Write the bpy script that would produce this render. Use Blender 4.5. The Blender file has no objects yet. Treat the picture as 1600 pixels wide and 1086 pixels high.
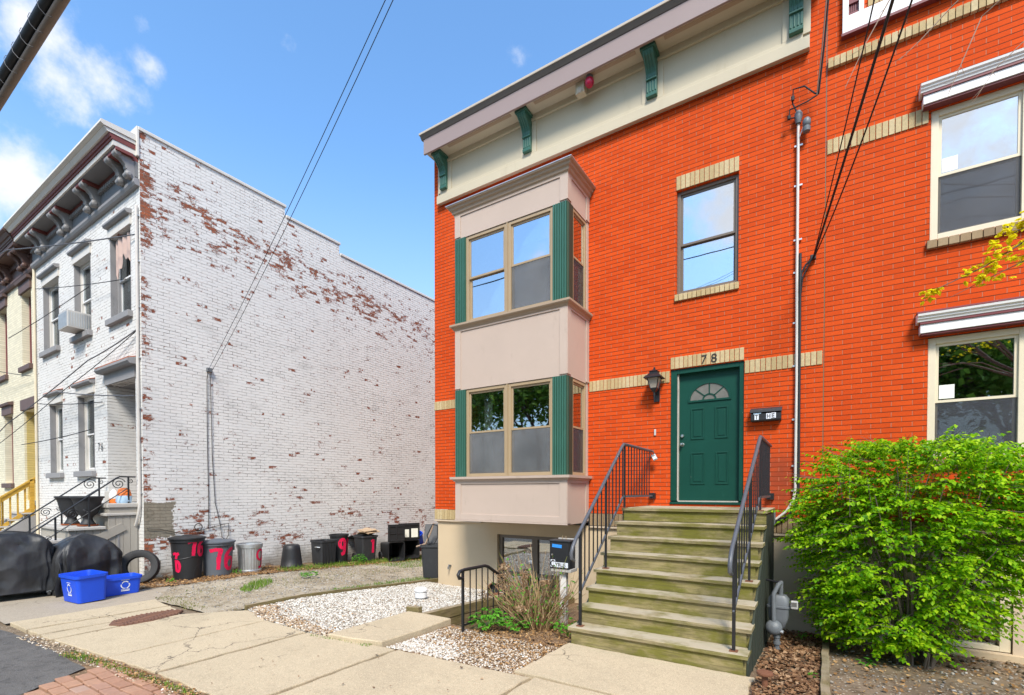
import bpy, bmesh, math, random
import numpy as np
from mathutils import Matrix, Vector

random.seed(7)
rng = np.random.default_rng(7)
C = bpy.context.scene.collection
R = math.radians
PI = math.pi

# ---------------------------------------------------------------- camera
cam_data = bpy.data.cameras.new("camera")
cam = bpy.data.objects.new("camera", cam_data)
C.objects.link(cam)
bpy.context.scene.camera = cam
cam_data.sensor_fit = 'HORIZONTAL'
cam_data.sensor_width = 36.0
cam_data.lens = 36.0 * 755 / 1600
cam_data.shift_y = 237 / 1600
cam_data.clip_start = 0.05
cam_data.clip_end = 2000
cam.location = (0, -7.9, 1.75)
cam.rotation_euler = (R(90 - 0.92), 0, math.atan(485 / 755))

# ---------------------------------------------------------------- light
SUN_AZ = (0.50, -0.78)          # horizontal direction towards the sun
SUN_EL = R(49)
world = bpy.data.worlds.new("World")
bpy.context.scene.world = world
world.use_nodes = True
wt = world.node_tree
wn = wt.nodes
wl = wt.links
wn.clear()
w_out = wn.new('ShaderNodeOutputWorld')
w_bg = wn.new('ShaderNodeBackground')
w_bg.inputs['Strength'].default_value = 0.135
sky = wn.new('ShaderNodeTexSky')
sky.sky_type = 'NISHITA'
sky.sun_disc = False
sky.sun_elevation = SUN_EL
sky.sun_rotation = math.atan2(SUN_AZ[0], SUN_AZ[1])
sky.air_density = 1.0
sky.dust_density = 1.1
sky.ozone_density = 2.5
w_geo = wn.new('ShaderNodeTexCoord')
w_noise = wn.new('ShaderNodeTexNoise')
w_noise.inputs['Scale'].default_value = 7.0
w_noise.inputs['Detail'].default_value = 7.0
w_noise.inputs['Roughness'].default_value = 0.62
wl.new(w_geo.outputs['Generated'], w_noise.inputs['Vector'])


def wmath(op, a, b=None, c=None, clamp=False):
    n = wn.new('ShaderNodeMath')
    n.operation = op
    n.use_clamp = clamp
    for i, v in enumerate((a, b, c)):
        if v is None:
            continue
        if isinstance(v, (int, float)):
            n.inputs[i].default_value = v
        else:
            wl.new(v, n.inputs[i])
    return n.outputs[0]


# clouds that stand in the sky: direction, angular radius, weight
CLOUDS = [((-0.812, 0.185, 0.556), 0.055, 1.0), ((-0.82, 0.217, 0.535), 0.062, .95), ((-0.806, 0.243, 0.54), 0.05, .9),
           ((-0.9, 0.175, 0.40), 0.055, 1.0), ((-0.91, 0.13, 0.39), 0.09, 1.0),
          ((-0.748, 0.276, 0.604), 0.022, .66), ((-0.766, 0.287, 0.576), 0.026, .8), ((-0.645, 0.417, 0.64), 0.024, .74),
          ((-0.716, 0.354, 0.602), 0.022, .46), ((-0.397, 0.635, 0.663), 0.02, .34),
          ((-0.10, -0.86, 0.50), 0.16, .8), ((-0.35, -0.85, 0.40), 0.15, .65), ((0.25, -0.85, 0.45), 0.30, 1.0),
          ((0.5, -0.75, 0.40), 0.35, 1.0), ((0.55, -0.5, 0.66), 0.4, 1.0), ((0.0, -0.93, 0.28), 0.2, .7)]
w_sum = None
for d, rad, wgt in CLOUDS:
    v = Vector(d).normalized()
    dn = wn.new('ShaderNodeVectorMath')
    dn.operation = 'DISTANCE'
    wl.new(w_geo.outputs['Generated'], dn.inputs[0])
    dn.inputs[1].default_value = v
    q = wmath('DIVIDE', dn.outputs['Value'], rad)
    q = wmath('SUBTRACT', 1.25, wmath('MULTIPLY', q, 0.8), clamp=True)
    q = wmath('MULTIPLY', q, wgt)
    w_sum = q if w_sum is None else wmath('MAXIMUM', w_sum, q)
w_c = wmath('ADD', wmath('MULTIPLY', w_sum, 0.75), wmath('MULTIPLY', wmath('SUBTRACT', w_noise.outputs['Fac'], 0.5), 1.9))
w_ramp = wn.new('ShaderNodeMapRange')
w_ramp.interpolation_type = 'SMOOTHSTEP'
w_ramp.inputs['From Min'].default_value = 0.34
w_ramp.inputs['From Max'].default_value = 0.88
wl.new(wmath('MULTIPLY', w_c, wmath('GREATER_THAN', w_sum, 0.001)), w_ramp.inputs['Value'])
w_mix = wn.new('ShaderNodeMixRGB')
w_mix.inputs['Color2'].default_value = (3.5, 3.6, 3.9, 1)
w_tint = wn.new('ShaderNodeMixRGB')
w_tint.blend_type = 'MULTIPLY'
w_tint.inputs['Fac'].default_value = 1
w_tint.inputs['Color2'].default_value = (.83, 1.10, 1.22, 1)
wl.new(sky.outputs['Color'], w_tint.inputs['Color1'])
wl.new(w_ramp.outputs['Result'], w_mix.inputs['Fac'])
# thin bright haze low over the roofs
w_sep = wn.new('ShaderNodeSeparateXYZ')
wl.new(w_geo.outputs['Generated'], w_sep.inputs[0])
w_low = wn.new('ShaderNodeMapRange')
w_low.interpolation_type = 'SMOOTHSTEP'
w_low.inputs['From Min'].default_value = 0.58
w_low.inputs['From Max'].default_value = 0.10
w_low.inputs['To Max'].default_value = 0.62
wl.new(w_sep.outputs[2], w_low.inputs['Value'])
w_haze = wn.new('ShaderNodeMixRGB')
w_haze.inputs['Color2'].default_value = (2.35, 2.75, 3.3, 1)
wl.new(w_low.outputs['Result'], w_haze.inputs['Fac'])
wl.new(w_tint.outputs['Color'], w_haze.inputs['Color1'])
wl.new(w_haze.outputs['Color'], w_mix.inputs['Color1'])
wl.new(w_mix.outputs['Color'], w_bg.inputs['Color'])
wl.new(w_bg.outputs['Background'], w_out.inputs['Surface'])

sun_d = bpy.data.lights.new("sun", 'SUN')
sun_d.energy = 2.5
sun_d.angle = R(15)             # sun behind thin bright cloud: soft shadows
sun_d.color = (1.0, 0.935, 0.84)
sun = bpy.data.objects.new("sun", sun_d)
C.objects.link(sun)
_h = Vector((SUN_AZ[0], SUN_AZ[1], 0)).normalized()
_sd = Vector((_h.x * math.cos(SUN_EL), _h.y * math.cos(SUN_EL), math.sin(SUN_EL)))
sun.rotation_euler = _sd.to_track_quat('Z', 'Y').to_euler()
sun.location = (6, -14, 16)

vs = bpy.context.scene.view_settings
vs.view_transform = 'Standard'
vs.look = 'None'
vs.gamma = 1.0
vs.exposure = 1.15

# ---------------------------------------------------------------- materials
class NT:
    def __init__(self, name):
        self.m = bpy.data.materials.new(name)
        self.m.use_nodes = True
        self.t = self.m.node_tree
        self.b = self.t.nodes['Principled BSDF']

    def n(self, kind, **kw):
        nd = self.t.nodes.new('ShaderNode' + kind)
        for k, v in kw.items():
            setattr(nd, k, v)
        return nd

    def l(self, a, b):
        self.t.links.new(a, b)

    def set(self, sock, v):
        if isinstance(v, (int, float)):
            sock.default_value = v
        elif isinstance(v, (tuple, list)):
            sock.default_value = tuple(v) + ((1,) if len(v) == 3 and sock.type == 'RGBA' else ())
        else:
            self.l(v, sock)

    def math(self, op, a, b=None, c=None, clamp=False):
        nd = self.n('Math', operation=op, use_clamp=clamp)
        for i, v in enumerate((a, b, c)):
            if v is not None:
                self.set(nd.inputs[i], v)
        return nd.outputs[0]

    def mix(self, f, a, b, blend='MIX'):
        nd = self.n('MixRGB', blend_type=blend)
        self.set(nd.inputs[0], f)
        self.set(nd.inputs[1], a)
        self.set(nd.inputs[2], b)
        return nd.outputs[0]

    def pos(self):
        return self.n('NewGeometry').outputs['Position']

    def obj(self):
        return self.n('TexCoord').outputs['Object']

    def noise(self, scale, detail=4, rough=.6, vec=None, stretch=None):
        nd = self.n('TexNoise')
        nd.inputs['Scale'].default_value = scale
        nd.inputs['Detail'].default_value = detail
        nd.inputs['Roughness'].default_value = rough
        v = vec if vec is not None else self.pos()
        if stretch:
            mp = self.n('Mapping')
            mp.inputs['Scale'].default_value = stretch
            self.l(v, mp.inputs['Vector'])
            v = mp.outputs[0]
        self.l(v, nd.inputs['Vector'])
        return nd.outputs['Fac']

    def step(self, v, lo, hi):
        nd = self.n('MapRange', interpolation_type='SMOOTHSTEP')
        self.set(nd.inputs['Value'], v)
        nd.inputs['From Min'].default_value = lo
        nd.inputs['From Max'].default_value = hi
        return nd.outputs[0]

    def sep(self, vec):
        nd = self.n('SeparateXYZ')
        self.l(vec, nd.inputs[0])
        return nd.outputs

    def comb(self, x, y, z=0.0):
        nd = self.n('CombineXYZ')
        self.set(nd.inputs[0], x)
        self.set(nd.inputs[1], y)
        self.set(nd.inputs[2], z)
        return nd.outputs[0]

    def bump(self, h, strength=.5, dist=.01):
        nd = self.n('Bump')
        nd.inputs['Strength'].default_value = strength
        nd.inputs['Distance'].default_value = dist
        self.l(h, nd.inputs['Height'])
        self.l(nd.outputs[0], self.b.inputs['Normal'])

    def base(self, c, rough=.6, metal=0.0, spec=None):
        self.set(self.b.inputs['Base Color'], c)
        self.set(self.b.inputs['Roughness'], rough)
        self.b.inputs['Metallic'].default_value = metal
        if spec is not None:
            self.b.inputs['Specular IOR Level'].default_value = spec

    def island(self):
        return self.n('NewGeometry').outputs['Random Per Island']


def dark(c, k):
    return tuple(v * k for v in c)


def paint(name, c, rough=.55, var=.12, scale=3.0, bump=.15, metal=0.0, spec=None, dirt=None, chips=None):
    """painted / plain surface with broad tonal wear and fine grain"""
    k = NT(name)
    n1 = k.noise(scale, 6, .65)
    col = k.mix(n1, dark(c, 1 - var), dark(c, 1 + var))
    if dirt:
        n2 = k.step(k.noise(scale * 2.3, 8, .7, stretch=(1, 1, .35)), .56, .74)
        col = k.mix(k.math('MULTIPLY', n2, dirt[1]), col, dirt[0])
    if chips:
        col = k.mix(k.step(k.noise(chips[1], 6, .7), chips[2], chips[2] + .025), col, chips[0])
    k.base(col, rough, metal, spec)
    k.bump(k.noise(90, 3), bump, .003)
    return k.m


def brick_coords(k, side):
    s = k.sep(k.pos())
    return (s[1] if side else s[0]), s[2], s


def red_brick(name, c1, c2, side=False, z0=0.0):
    k = NT(name)
    u, v, s = brick_coords(k, side)
    bt = k.n('TexBrick', offset=.5, squash=1.0)
    bt.inputs['Color1'].default_value = (0, 0, 0, 1)
    bt.inputs['Color2'].default_value = (1, 1, 1, 1)
    bt.inputs['Mortar'].default_value = (.5, .5, .5, 1)
    bt.inputs['Scale'].default_value = 1.0
    bt.inputs['Mortar Size'].default_value = .0056
    bt.inputs['Mortar Smooth'].default_value = .25
    bt.inputs['Brick Width'].default_value = .211
    bt.inputs['Row Height'].default_value = .0677
    wob = k.math('MULTIPLY', k.math('SUBTRACT', k.noise(3.0, 3), .5), .006)
    k.l(k.comb(u, k.math('ADD', v, wob)), bt.inputs['Vector'])
    cell = k.sep(bt.outputs['Color'])[0]
    col = k.mix(cell, c1, c2)
    col = k.mix(k.math('MULTIPLY', k.step(k.noise(.9, 7, .66, stretch=(1, 1, .6)), .38, .72), .34), col, dark(c1, .66))
    col = k.mix(k.math('MULTIPLY', k.step(k.noise(2.1, 8, .75, stretch=(2.2, 2.2, .5)), .58, .78), .20), col, (.30, .10, .055))
    col = k.mix(k.math('MULTIPLY', k.step(k.noise(26, 4, .7), .60, .78), .35), col, (.70, .26, .12))
    # bed joints are raked, with the shade under each course painted in dark, head joints are filled with lighter mortar
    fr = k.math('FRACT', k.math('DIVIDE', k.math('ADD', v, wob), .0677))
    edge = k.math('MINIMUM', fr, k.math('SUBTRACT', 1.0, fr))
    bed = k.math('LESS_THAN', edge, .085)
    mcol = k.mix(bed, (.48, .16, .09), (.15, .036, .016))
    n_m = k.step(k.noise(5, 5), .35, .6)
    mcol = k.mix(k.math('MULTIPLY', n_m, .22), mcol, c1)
    # worn, soot-greyed brick low on the right hand side of the stairs
    d2 = k.math('ADD', k.math('POWER', k.math('DIVIDE', k.math('SUBTRACT', s[0], -.55), .30), 2.0),
                k.math('POWER', k.math('DIVIDE', k.math('SUBTRACT', s[2], 1.85), .50), 2.0))
    soot = k.math('MULTIPLY', k.math('SUBTRACT', 1.0, k.step(d2, .2, 1.6)), k.math('MULTIPLY', k.noise(5, 5), .9))
    col = k.mix(soot, col, (.13, .052, .035))
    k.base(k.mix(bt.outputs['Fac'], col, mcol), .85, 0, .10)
    h = k.math('SUBTRACT', 1.0, bt.outputs['Fac'])
    h = k.math('ADD', h, k.math('MULTIPLY', k.noise(70, 4), .18))
    k.bump(h, .9, .010)
    return k.m


def peeling_brick(name, side, amount):
    """brick under old white paint that has flaked off in patches"""
    k = NT(name)
    u, v, s = brick_coords(k, side)
    bt = k.n('TexBrick', offset=.5)
    bt.inputs['Color1'].default_value = (0, 0, 0, 1)
    bt.inputs['Color2'].default_value = (1, 1, 1, 1)
    bt.inputs['Mortar'].default_value = (.5, .5, .5, 1)
    bt.inputs['Scale'].default_value = 1.0
    bt.inputs['Mortar Size'].default_value = .0048
    bt.inputs['Mortar Smooth'].default_value = .35
    bt.inputs['Brick Width'].default_value = .211
    bt.inputs['Row Height'].default_value = .0677
    w1 = k.math('MULTIPLY', k.math('SUBTRACT', k.noise(2.2, 4), .5), .030)
    w2 = k.math('MULTIPLY', k.math('SUBTRACT', k.noise(9, 4, .6, stretch=(1, 1.1, 1.3)), .5), .020)
    k.l(k.comb(k.math('ADD', u, w2), k.math('ADD', v, k.math('ADD', w1, w2))), bt.inputs['Vector'])
    cell = k.sep(bt.outputs['Color'])[0]
    fac = bt.outputs['Fac']
    bare = k.mix(cell, (.44, .125, .05), (.24, .068, .035))
    bare = k.mix(k.math('MULTIPLY', k.step(k.noise(13, 6, .7), .45, .65), .5), bare, (.26, .15, .10))
    bare = k.mix(k.math('MULTIPLY', k.step(k.noise(31, 4), .5, .65), .6), bare, (.09, .045, .03))
    bare = k.mix(fac, bare, (.20, .15, .12))
    white = k.mix(k.noise(.8, 6, .65), (.63, .605, .575), (.765, .745, .71))
    grime = k.step(k.noise(1.7, 8, .72, stretch=(1, .7, 1.5)), .54, .72)
    white = k.mix(k.math('MULTIPLY', grime, .50), white, (.40, .39, .365))
    # open, dirty joints show as dark broken lines
    jn = k.step(k.noise(5.5, 7, .74, stretch=(1, 1, 2.0)), .42, .58)
    jl = k.math('ADD', .42, k.math('MULTIPLY', k.step(k.noise(.8, 6, .7, stretch=(1, .6, 1.6)), .38, .58), .60))
    jm = k.math('MULTIPLY', fac, k.math('MULTIPLY', jl, k.math('MULTIPLY', jn, .95)))
    white = k.mix(jm, white, (.10, .075, .06))
    # where the paint has come off
    lo = k.noise(1.5, 7, .7, stretch=(1, .6, 1.5))
    hi = k.noise(8, 9, .84, stretch=(1, .75, 1.3))
    score = k.math('ADD', k.math('MULTIPLY', lo, .44), k.math('MULTIPLY', hi, .76))
    score = k.math('ADD', score, k.math('MULTIPLY', cell, .11))
    if side:
        band = k.math('SUBTRACT', v, k.math('SUBTRACT', 7.55, k.math('MULTIPLY', k.math('ADD', u, 3.7), .06)))
        band = k.math('SUBTRACT', 1.0, k.step(k.math('ABSOLUTE', band), .10, 1.15))
        low = k.math('SUBTRACT', 1.0, k.step(k.math('ABSOLUTE', k.math('SUBTRACT', v, .95)), .1, .8))
        edge = k.math('SUBTRACT', 1.0, k.step(u, -3.72, -3.45))
        score = k.math('ADD', score, k.math('MULTIPLY', band, .088))
        score = k.math('ADD', score, k.math('MULTIPLY', low, .060))
        score = k.math('ADD', score, k.math('MULTIPLY', edge, .10))
    chips = k.step(k.noise(6.2, 5, .7, stretch=(1, .7, 1.7)), .685, .705)
    lost = k.math('MULTIPLY', k.math('GREATER_THAN', cell, .965), k.step(k.noise(3.6, 5, .7), .50, .56))
    lost = k.math('MULTIPLY', lost, k.math('SUBTRACT', 1.0, fac))
    peel = k.math('MAXIMUM', k.step(score, amount, amount + .022), k.math('MAXIMUM', chips, lost))
    col = k.mix(peel, white, bare)
    if side:
        # bare grey cement patch beside the front corner, and mossy damp at the foot
        pn = k.math('MULTIPLY', k.math('SUBTRACT', k.noise(5, 7, .72), .5), .42)
        inside = k.math('MULTIPLY', k.math('LESS_THAN', k.math('ADD', u, pn), -3.22),
                        k.math('MULTIPLY', k.math('GREATER_THAN', k.math('ADD', v, pn), .80),
                               k.math('LESS_THAN', k.math('ADD', v, k.math('MULTIPLY', pn, .4)), 1.52)))
        cem = k.mix(k.noise(7, 6), (.17, .145, .105), (.33, .29, .225))
        cem = k.mix(k.math('MULTIPLY', fac, .5), cem, (.12, .10, .075))
        col = k.mix(inside, col, cem)
        damp = k.math('SUBTRACT', 1.0, k.step(k.math('ADD', v, k.math('MULTIPLY', k.noise(2.4, 6), .7)), .35, .80))
        col = k.mix(k.math('MULTIPLY', damp, .75), col, (.19, .165, .13))
    k.base(col, .78, 0, .25)
    h = k.math('ADD', k.math('MULTIPLY', k.math('SUBTRACT', 1.0, fac), .8), k.math('MULTIPLY', k.noise(24, 6, .7), .45))
    h = k.math('SUBTRACT', h, k.math('MULTIPLY', peel, .35))
    k.bump(h, .9, .012)
    return k.m


def simple_brick(name, c, mortar):
    k = NT(name)
    u, v, s = brick_coords(k, False)
    bt = k.n('TexBrick', offset=.5)
    bt.inputs['Color1'].default_value = dark(c, .9) + (1,)
    bt.inputs['Color2'].default_value = dark(c, 1.06) + (1,)
    bt.inputs['Mortar'].default_value = mortar + (1,)
    bt.inputs['Scale'].default_value = 1.0
    bt.inputs['Mortar Size'].default_value = .005
    bt.inputs['Mortar Smooth'].default_value = .4
    bt.inputs['Brick Width'].default_value = .211
    bt.inputs['Row Height'].default_value = .0677
    k.l(k.comb(u, k.math('ADD', v, k.math('MULTIPLY', k.math('SUBTRACT', k.noise(3), .5), .02))), bt.inputs['Vector'])
    col = k.mix(k.math('MULTIPLY', k.noise(1.5, 7, .65), .35), bt.outputs['Color'], dark(c, .74))
    k.base(col, .75, 0, .25)
    k.bump(k.math('ADD', k.math('SUBTRACT', 1.0, bt.outputs['Fac']), k.math('MULTIPLY', k.noise(40, 5), .3)), .8, .009)
    return k.m


def islands(name, stops, rough=.7, spec=.3, trans=None, noise=None, bump=0):
    """colour that differs from piece to piece (pebbles, leaves, pavers)"""
    k = NT(name)
    rp = k.n('ValToRGB')
    k.l(k.island(), rp.inputs[0])
    el = rp.color_ramp.elements
    while len(el) < len(stops):
        el.new(.5)
    for e, (p, c) in zip(el, stops):
        e.position = p
        e.color = tuple(c) + (1,)
    col = rp.outputs[0]
    if noise:
        col = k.mix(k.math('MULTIPLY', k.noise(noise, 5), .55), col, (.10, .08, .05))
    k.base(col, rough, 0, spec)
    if bump:
        k.bump(k.noise(60, 4), bump, .004)
    if trans:
        tr = k.n('BsdfTranslucent')
        k.l(k.mix(.0, col, col), tr.inputs['Color'])
        mx = k.n('MixShader')
        mx.inputs[0].default_value = trans
        k.l(k.b.outputs[0], mx.inputs[1])
        k.l(tr.outputs[0], mx.inputs[2])
        k.l(mx.outputs[0], k.t.nodes['Material Output'].inputs['Surface'])
    return k.m


def glass(name, refl, tint=(.75, .8, .8)):
    k = NT(name)
    gl = k.n('BsdfGlossy')
    gl.inputs['Roughness'].default_value = .012
    gl.inputs['Color'].default_value = (.93, .95, .97, 1)
    bp = k.n('Bump')
    bp.inputs['Strength'].default_value = .05
    bp.inputs['Distance'].default_value = .02
    k.l(k.noise(2.2, 1), bp.inputs['Height'])
    k.l(bp.outputs[0], gl.inputs['Normal'])
    tr = k.n('BsdfTransparent')
    tr.inputs['Color'].default_value = tint + (1,)
    lw = k.n('LayerWeight')
    lw.inputs['Blend'].default_value = .35
    f = k.math('ADD', refl, k.math('MULTIPLY', lw.outputs['Fresnel'], .35), clamp=True)
    mx = k.n('MixShader')
    k.l(f, mx.inputs[0])
    k.l(tr.outputs[0], mx.inputs[1])
    k.l(gl.outputs[0], mx.inputs[2])
    k.l(mx.outputs[0], k.t.nodes['Material Output'].inputs['Surface'])
    return k.m


def weathered_wood(name, fresh, green, grey, axis='x', moss=.5):
    k = NT(name)
    st = {'x': (1.2, 14, 14), 'y': (14, 1.2, 14), 'z': (14, 14, 1.2)}[axis]
    grain = k.noise(2.2, 8, .7, stretch=st)
    col = k.mix(k.step(grain, .3, .7), dark(fresh, .62), dark(fresh, 1.2))
    col = k.mix(k.math('MULTIPLY', k.step(k.noise(2.4, 8, .7, stretch=(.7, 1, 1.6)), .40, .60), moss), col, green)
    col = k.mix(k.math('MULTIPLY', k.step(k.noise(4.5, 8, .75), .55, .72), .55), col, dark(fresh, .38))
    fine = k.noise(7, 4, .6, stretch={'x': (.5, 11, 11), 'y': (11, .5, 11), 'z': (11, 11, .5)}[axis])
    col = k.mix(k.math('MULTIPLY', k.step(fine, .50, .66), .5), col, dark(fresh, .32))
    # worn tops go silvery
    nz = k.sep(k.n('NewGeometry').outputs['Normal'])[2]
    top = k.math('MULTIPLY', k.step(nz, .5, .95), k.step(k.noise(2.3, 5), .36, .56))
    col = k.mix(k.math('MULTIPLY', top, .9), col, k.mix(grain, dark(grey, .75), dark(grey, 1.1)))
    vor = k.n('TexVoronoi')
    vor.inputs['Scale'].default_value = 3.1
    k.l(k.pos(), vor.inputs['Vector'])
    knot = k.math('SUBTRACT', 1.0, k.step(vor.outputs['Distance'], .015, .05))
    col = k.mix(k.math('MULTIPLY', knot, .6), col, (.06, .04, .02))
    k.base(col, .82, 0, .2)
    k.bump(k.math('ADD', grain, k.math('MULTIPLY', k.noise(60, 4), .3)), .55, .006)
    return k.m


def ground_mat(name, c1, c2, c3, scale, bump=.6, dist=.02, speck=None):
    k = NT(name)
    n1 = k.noise(scale * .12, 7, .62)
    n2 = k.noise(scale, 7, .7)
    col = k.mix(k.step(n1, .35, .65), c1, c2)
    col = k.mix(k.step(n2, .48, .70), col, c3)
    if speck:
        vo = k.n('TexVoronoi')
        vo.inputs['Scale'].default_value = speck[0]
        k.l(k.pos(), vo.inputs['Vector'])
        rnd = k.sep(vo.outputs['Color'])[0]
        sm = k.math('MULTIPLY', k.math('GREATER_THAN', rnd, speck[2]), k.math('LESS_THAN', vo.outputs['Distance'], .42))
        col = k.mix(sm, col, speck[1])
    k.base(col, .9, 0, .2)
    k.bump(k.math('ADD', n2, k.math('MULTIPLY', k.noise(scale * 5, 4), .5)), bump, dist)
    return k.m


def concrete_mat(name, c):
    k = NT(name)
    n1 = k.noise(.9, 8, .62)
    col = k.mix(n1, dark(c, .80), dark(c, 1.14))
    col = k.mix(k.math('MULTIPLY', k.step(k.noise(3.3, 8, .7), .52, .74), .45), col, dark(c, .58))
    col = k.mix(k.math('MULTIPLY', k.step(k.noise(.7, 8, .7), .50, .66), .30), col, dark(c, .66))
    vo = k.n('TexVoronoi')
    vo.inputs['Scale'].default_value = 150
    k.l(k.pos(), vo.inputs['Vector'])
    rnd = k.sep(vo.outputs['Color'])
    col = k.mix(k.math('MULTIPLY', k.math('GREATER_THAN', rnd[0], .82), .45), col, dark(c, .5))
    col = k.mix(k.math('MULTIPLY', k.math('GREATER_THAN', rnd[1], .90), .5), col, dark(c, 1.45))
    # hairline cracks
    vc = k.n('TexVoronoi', feature='DISTANCE_TO_EDGE')
    vc.inputs['Scale'].default_value = .55
    wob = k.n('Mapping')
    wv = k.n('VectorMath', operation='ADD')
    k.l(k.pos(), wv.inputs[0])
    nn = k.n('TexNoise')
    nn.inputs['Scale'].default_value = 3.0
    nn.inputs['Detail'].default_value = 6
    k.l(k.pos(), nn.inputs['Vector'])
    sc = k.n('VectorMath', operation='SCALE')
    k.l(nn.outputs['Color'], sc.inputs[0])
    sc.inputs['Scale'].default_value = .5
    k.l(sc.outputs[0], wv.inputs[1])
    k.l(wv.outputs[0], vc.inputs['Vector'])
    crack = k.math('MULTIPLY', k.math('LESS_THAN', vc.outputs['Distance'], .0035), k.step(k.noise(.5, 3), .5, .6))
    col = k.mix(k.math('MULTIPLY', crack, .75), col, (.09, .07, .05))
    k.base(col, .88, 0, .25)
    k.bump(k.math('ADD', k.noise(120, 3), k.math('MULTIPLY', n1, .6)), .45, .004)
    return k.m


BR = (.63, .078, .012)
M = {}


def mesh_screen(name, c, clear):
    """dusty insect mesh: partly see-through, cloudy in patches"""
    k = NT(name)
    n1 = k.noise(2.4, 6, .62)
    k.base(k.mix(k.step(k.noise(1.3, 5, .6), .3, .7), dark(c, .78), dark(c, 1.3)), .55, 0, .35)
    tr = k.n('BsdfTransparent')
    mx = k.n('MixShader')
    k.l(k.math('SUBTRACT', 1.0, k.math('MULTIPLY', k.math('SUBTRACT', 1.1, k.math('MULTIPLY', n1, .2)), clear)), mx.inputs[0])
    k.l(tr.outputs[0], mx.inputs[1])
    k.l(k.b.outputs[0], mx.inputs[2])
    k.l(mx.outputs[0], k.t.nodes['Material Output'].inputs['Surface'])
    return k.m


def sprayed(name, c):
    k = NT(name)
    k.base(k.mix(k.noise(9, 4), dark(c, .7), dark(c, 1.1)), .6, 0, .3)
    tr = k.n('BsdfTransparent')
    mx = k.n('MixShader')
    k.l(k.step(k.noise(26, 6, .75), .30, .42), mx.inputs[0])
    k.l(tr.outputs[0], mx.inputs[1])
    k.l(k.b.outputs[0], mx.inputs[2])
    k.l(mx.outputs[0], k.t.nodes['Material Output'].inputs['Surface'])
    return k.m


def wrinkled(name, c):
    k = NT(name)
    n1 = k.noise(2.4, 3, .5, stretch=(1, 1, .7))
    vo = k.n('TexVoronoi', feature='SMOOTH_F1')
    vo.inputs['Scale'].default_value = 3.6
    vo.inputs['Smoothness'].default_value = .25
    k.l(k.pos(), vo.inputs['Vector'])
    n2 = vo.outputs['Distance']
    col = k.mix(k.step(n1, .4, .7), dark(c, .8), dark(c, 1.9))
    k.base(col, k.math('ADD', .36, k.math('MULTIPLY', n2, .3)), 0, .45)
    k.bump(k.math('ADD', k.math('MULTIPLY', n1, .7), k.math('MULTIPLY', n2, .9)), 1.0, .075)
    return k.m


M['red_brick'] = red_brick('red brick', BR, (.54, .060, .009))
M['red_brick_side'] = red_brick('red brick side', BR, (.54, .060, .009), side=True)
M['white_side'] = peeling_brick('peeling white brick side', True, .772)
M['white_front'] = peeling_brick('white brick front', False, .87)
M['cream_brick'] = simple_brick('cream painted brick', (.78, .71, .53), (.55, .48, .33))
M['yellow_brick'] = simple_brick('yellow painted recess', (.62, .49, .20), (.42, .32, .12))
M['gold_brick'] = islands('buff brick', [(0, (.50, .36, .17)), (.5, (.60, .45, .23)), (1, (.68, .54, .31))], .8, .25, noise=30, bump=.4)
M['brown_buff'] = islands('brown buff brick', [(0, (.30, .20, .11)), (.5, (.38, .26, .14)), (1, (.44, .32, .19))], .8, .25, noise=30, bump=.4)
M['mortar'] = paint('mortar', (.22, .16, .09), .9)
M['stucco'] = paint('tan stucco', (.55, .425, .275), .85, .10, 1.2, .5, dirt=((.30, .24, .15), .35))
M['stucco_b'] = paint('grey tan stucco', (.54, .43, .31), .85, .12, 1.2, .5, dirt=((.22, .18, .13), .4))
M['mauve'] = paint('mauve trim paint', (.475, .37, .30), .6, .09, 1.5, .16, dirt=((.33, .25, .19), .45))
M['mauve_dark'] = paint('dull mauve fascia', (.29, .215, .195), .5, .07, 1.5, .12, dirt=((.26, .2, .18), .25))
M['taupe'] = paint('taupe moulding', (.36, .265, .18), .55, .08, 2.5, .15, dirt=((.24, .18, .13), .3))
M['cream_panel'] = paint('cream cornice panel', (.50, .43, .305), .65, .08, 1.3, .16, dirt=((.38, .31, .20), .42))
M['soffit'] = paint('soffit', (.52, .45, .33), .65, .08)
M['tan_frame'] = paint('tan window frame', (.36, .26, .15), .45, .1, 4, .1)
M['bronze_frame'] = paint('bronze window frame', (.15, .115, .085), .45, .1, 4, .1)
M['cream_frame'] = paint('cream window frame', (.66, .57, .41), .45, .08, 4, .1)
M['white_paint'] = paint('white paint', (.76, .74, .72), .5, .06, 3, .1, dirt=((.5, .45, .4), .25))
M['maroon'] = paint('maroon trim', (.16, .030, .034), .5, .14, 4)
M['green_trim'] = paint('green fluted trim', (.034, .115, .080), .45, .18, 2.5, .1, dirt=((.09, .18, .14), .35))
M['green_dark'] = paint('dark green trim', (.012, .045, .030), .5, .15, 3)
M['green_door'] = paint('green door', (.005, .052, .036), .45, .2, 2, .08, spec=.22, chips=((.22, .25, .21), 7, .70), dirt=((.02, .10, .075), .3))
M['chip_white'] = paint('chipped white edge', (.46, .42, .36), .6, .25, 14, .3, dirt=((.15, .12, .09), .6))
M['roof_dark'] = paint('dark metal edge', (.135, .115, .10), .5, .15, 4)
M['roof_cap'] = paint('pale roof cap', (.46, .39, .31), .6, .1, 3)
M['roofing'] = paint('flat roofing', (.10, .10, .10), .9, .2, 2)
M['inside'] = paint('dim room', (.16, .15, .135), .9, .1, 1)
M['blind'] = paint('pale blind', (.62, .60, .56), .8, .08, 3)
M['curtain'] = paint('white curtain', (.72, .70, .68), .85, .1, 8)
M['screen'] = mesh_screen('insect screen', (.060, .062, .072), .55)
M['screen_lt'] = mesh_screen('clouded screen', (.16, .16, .16), .48)
M['glass_hi'] = glass('sky reflecting glass', .62)
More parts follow.
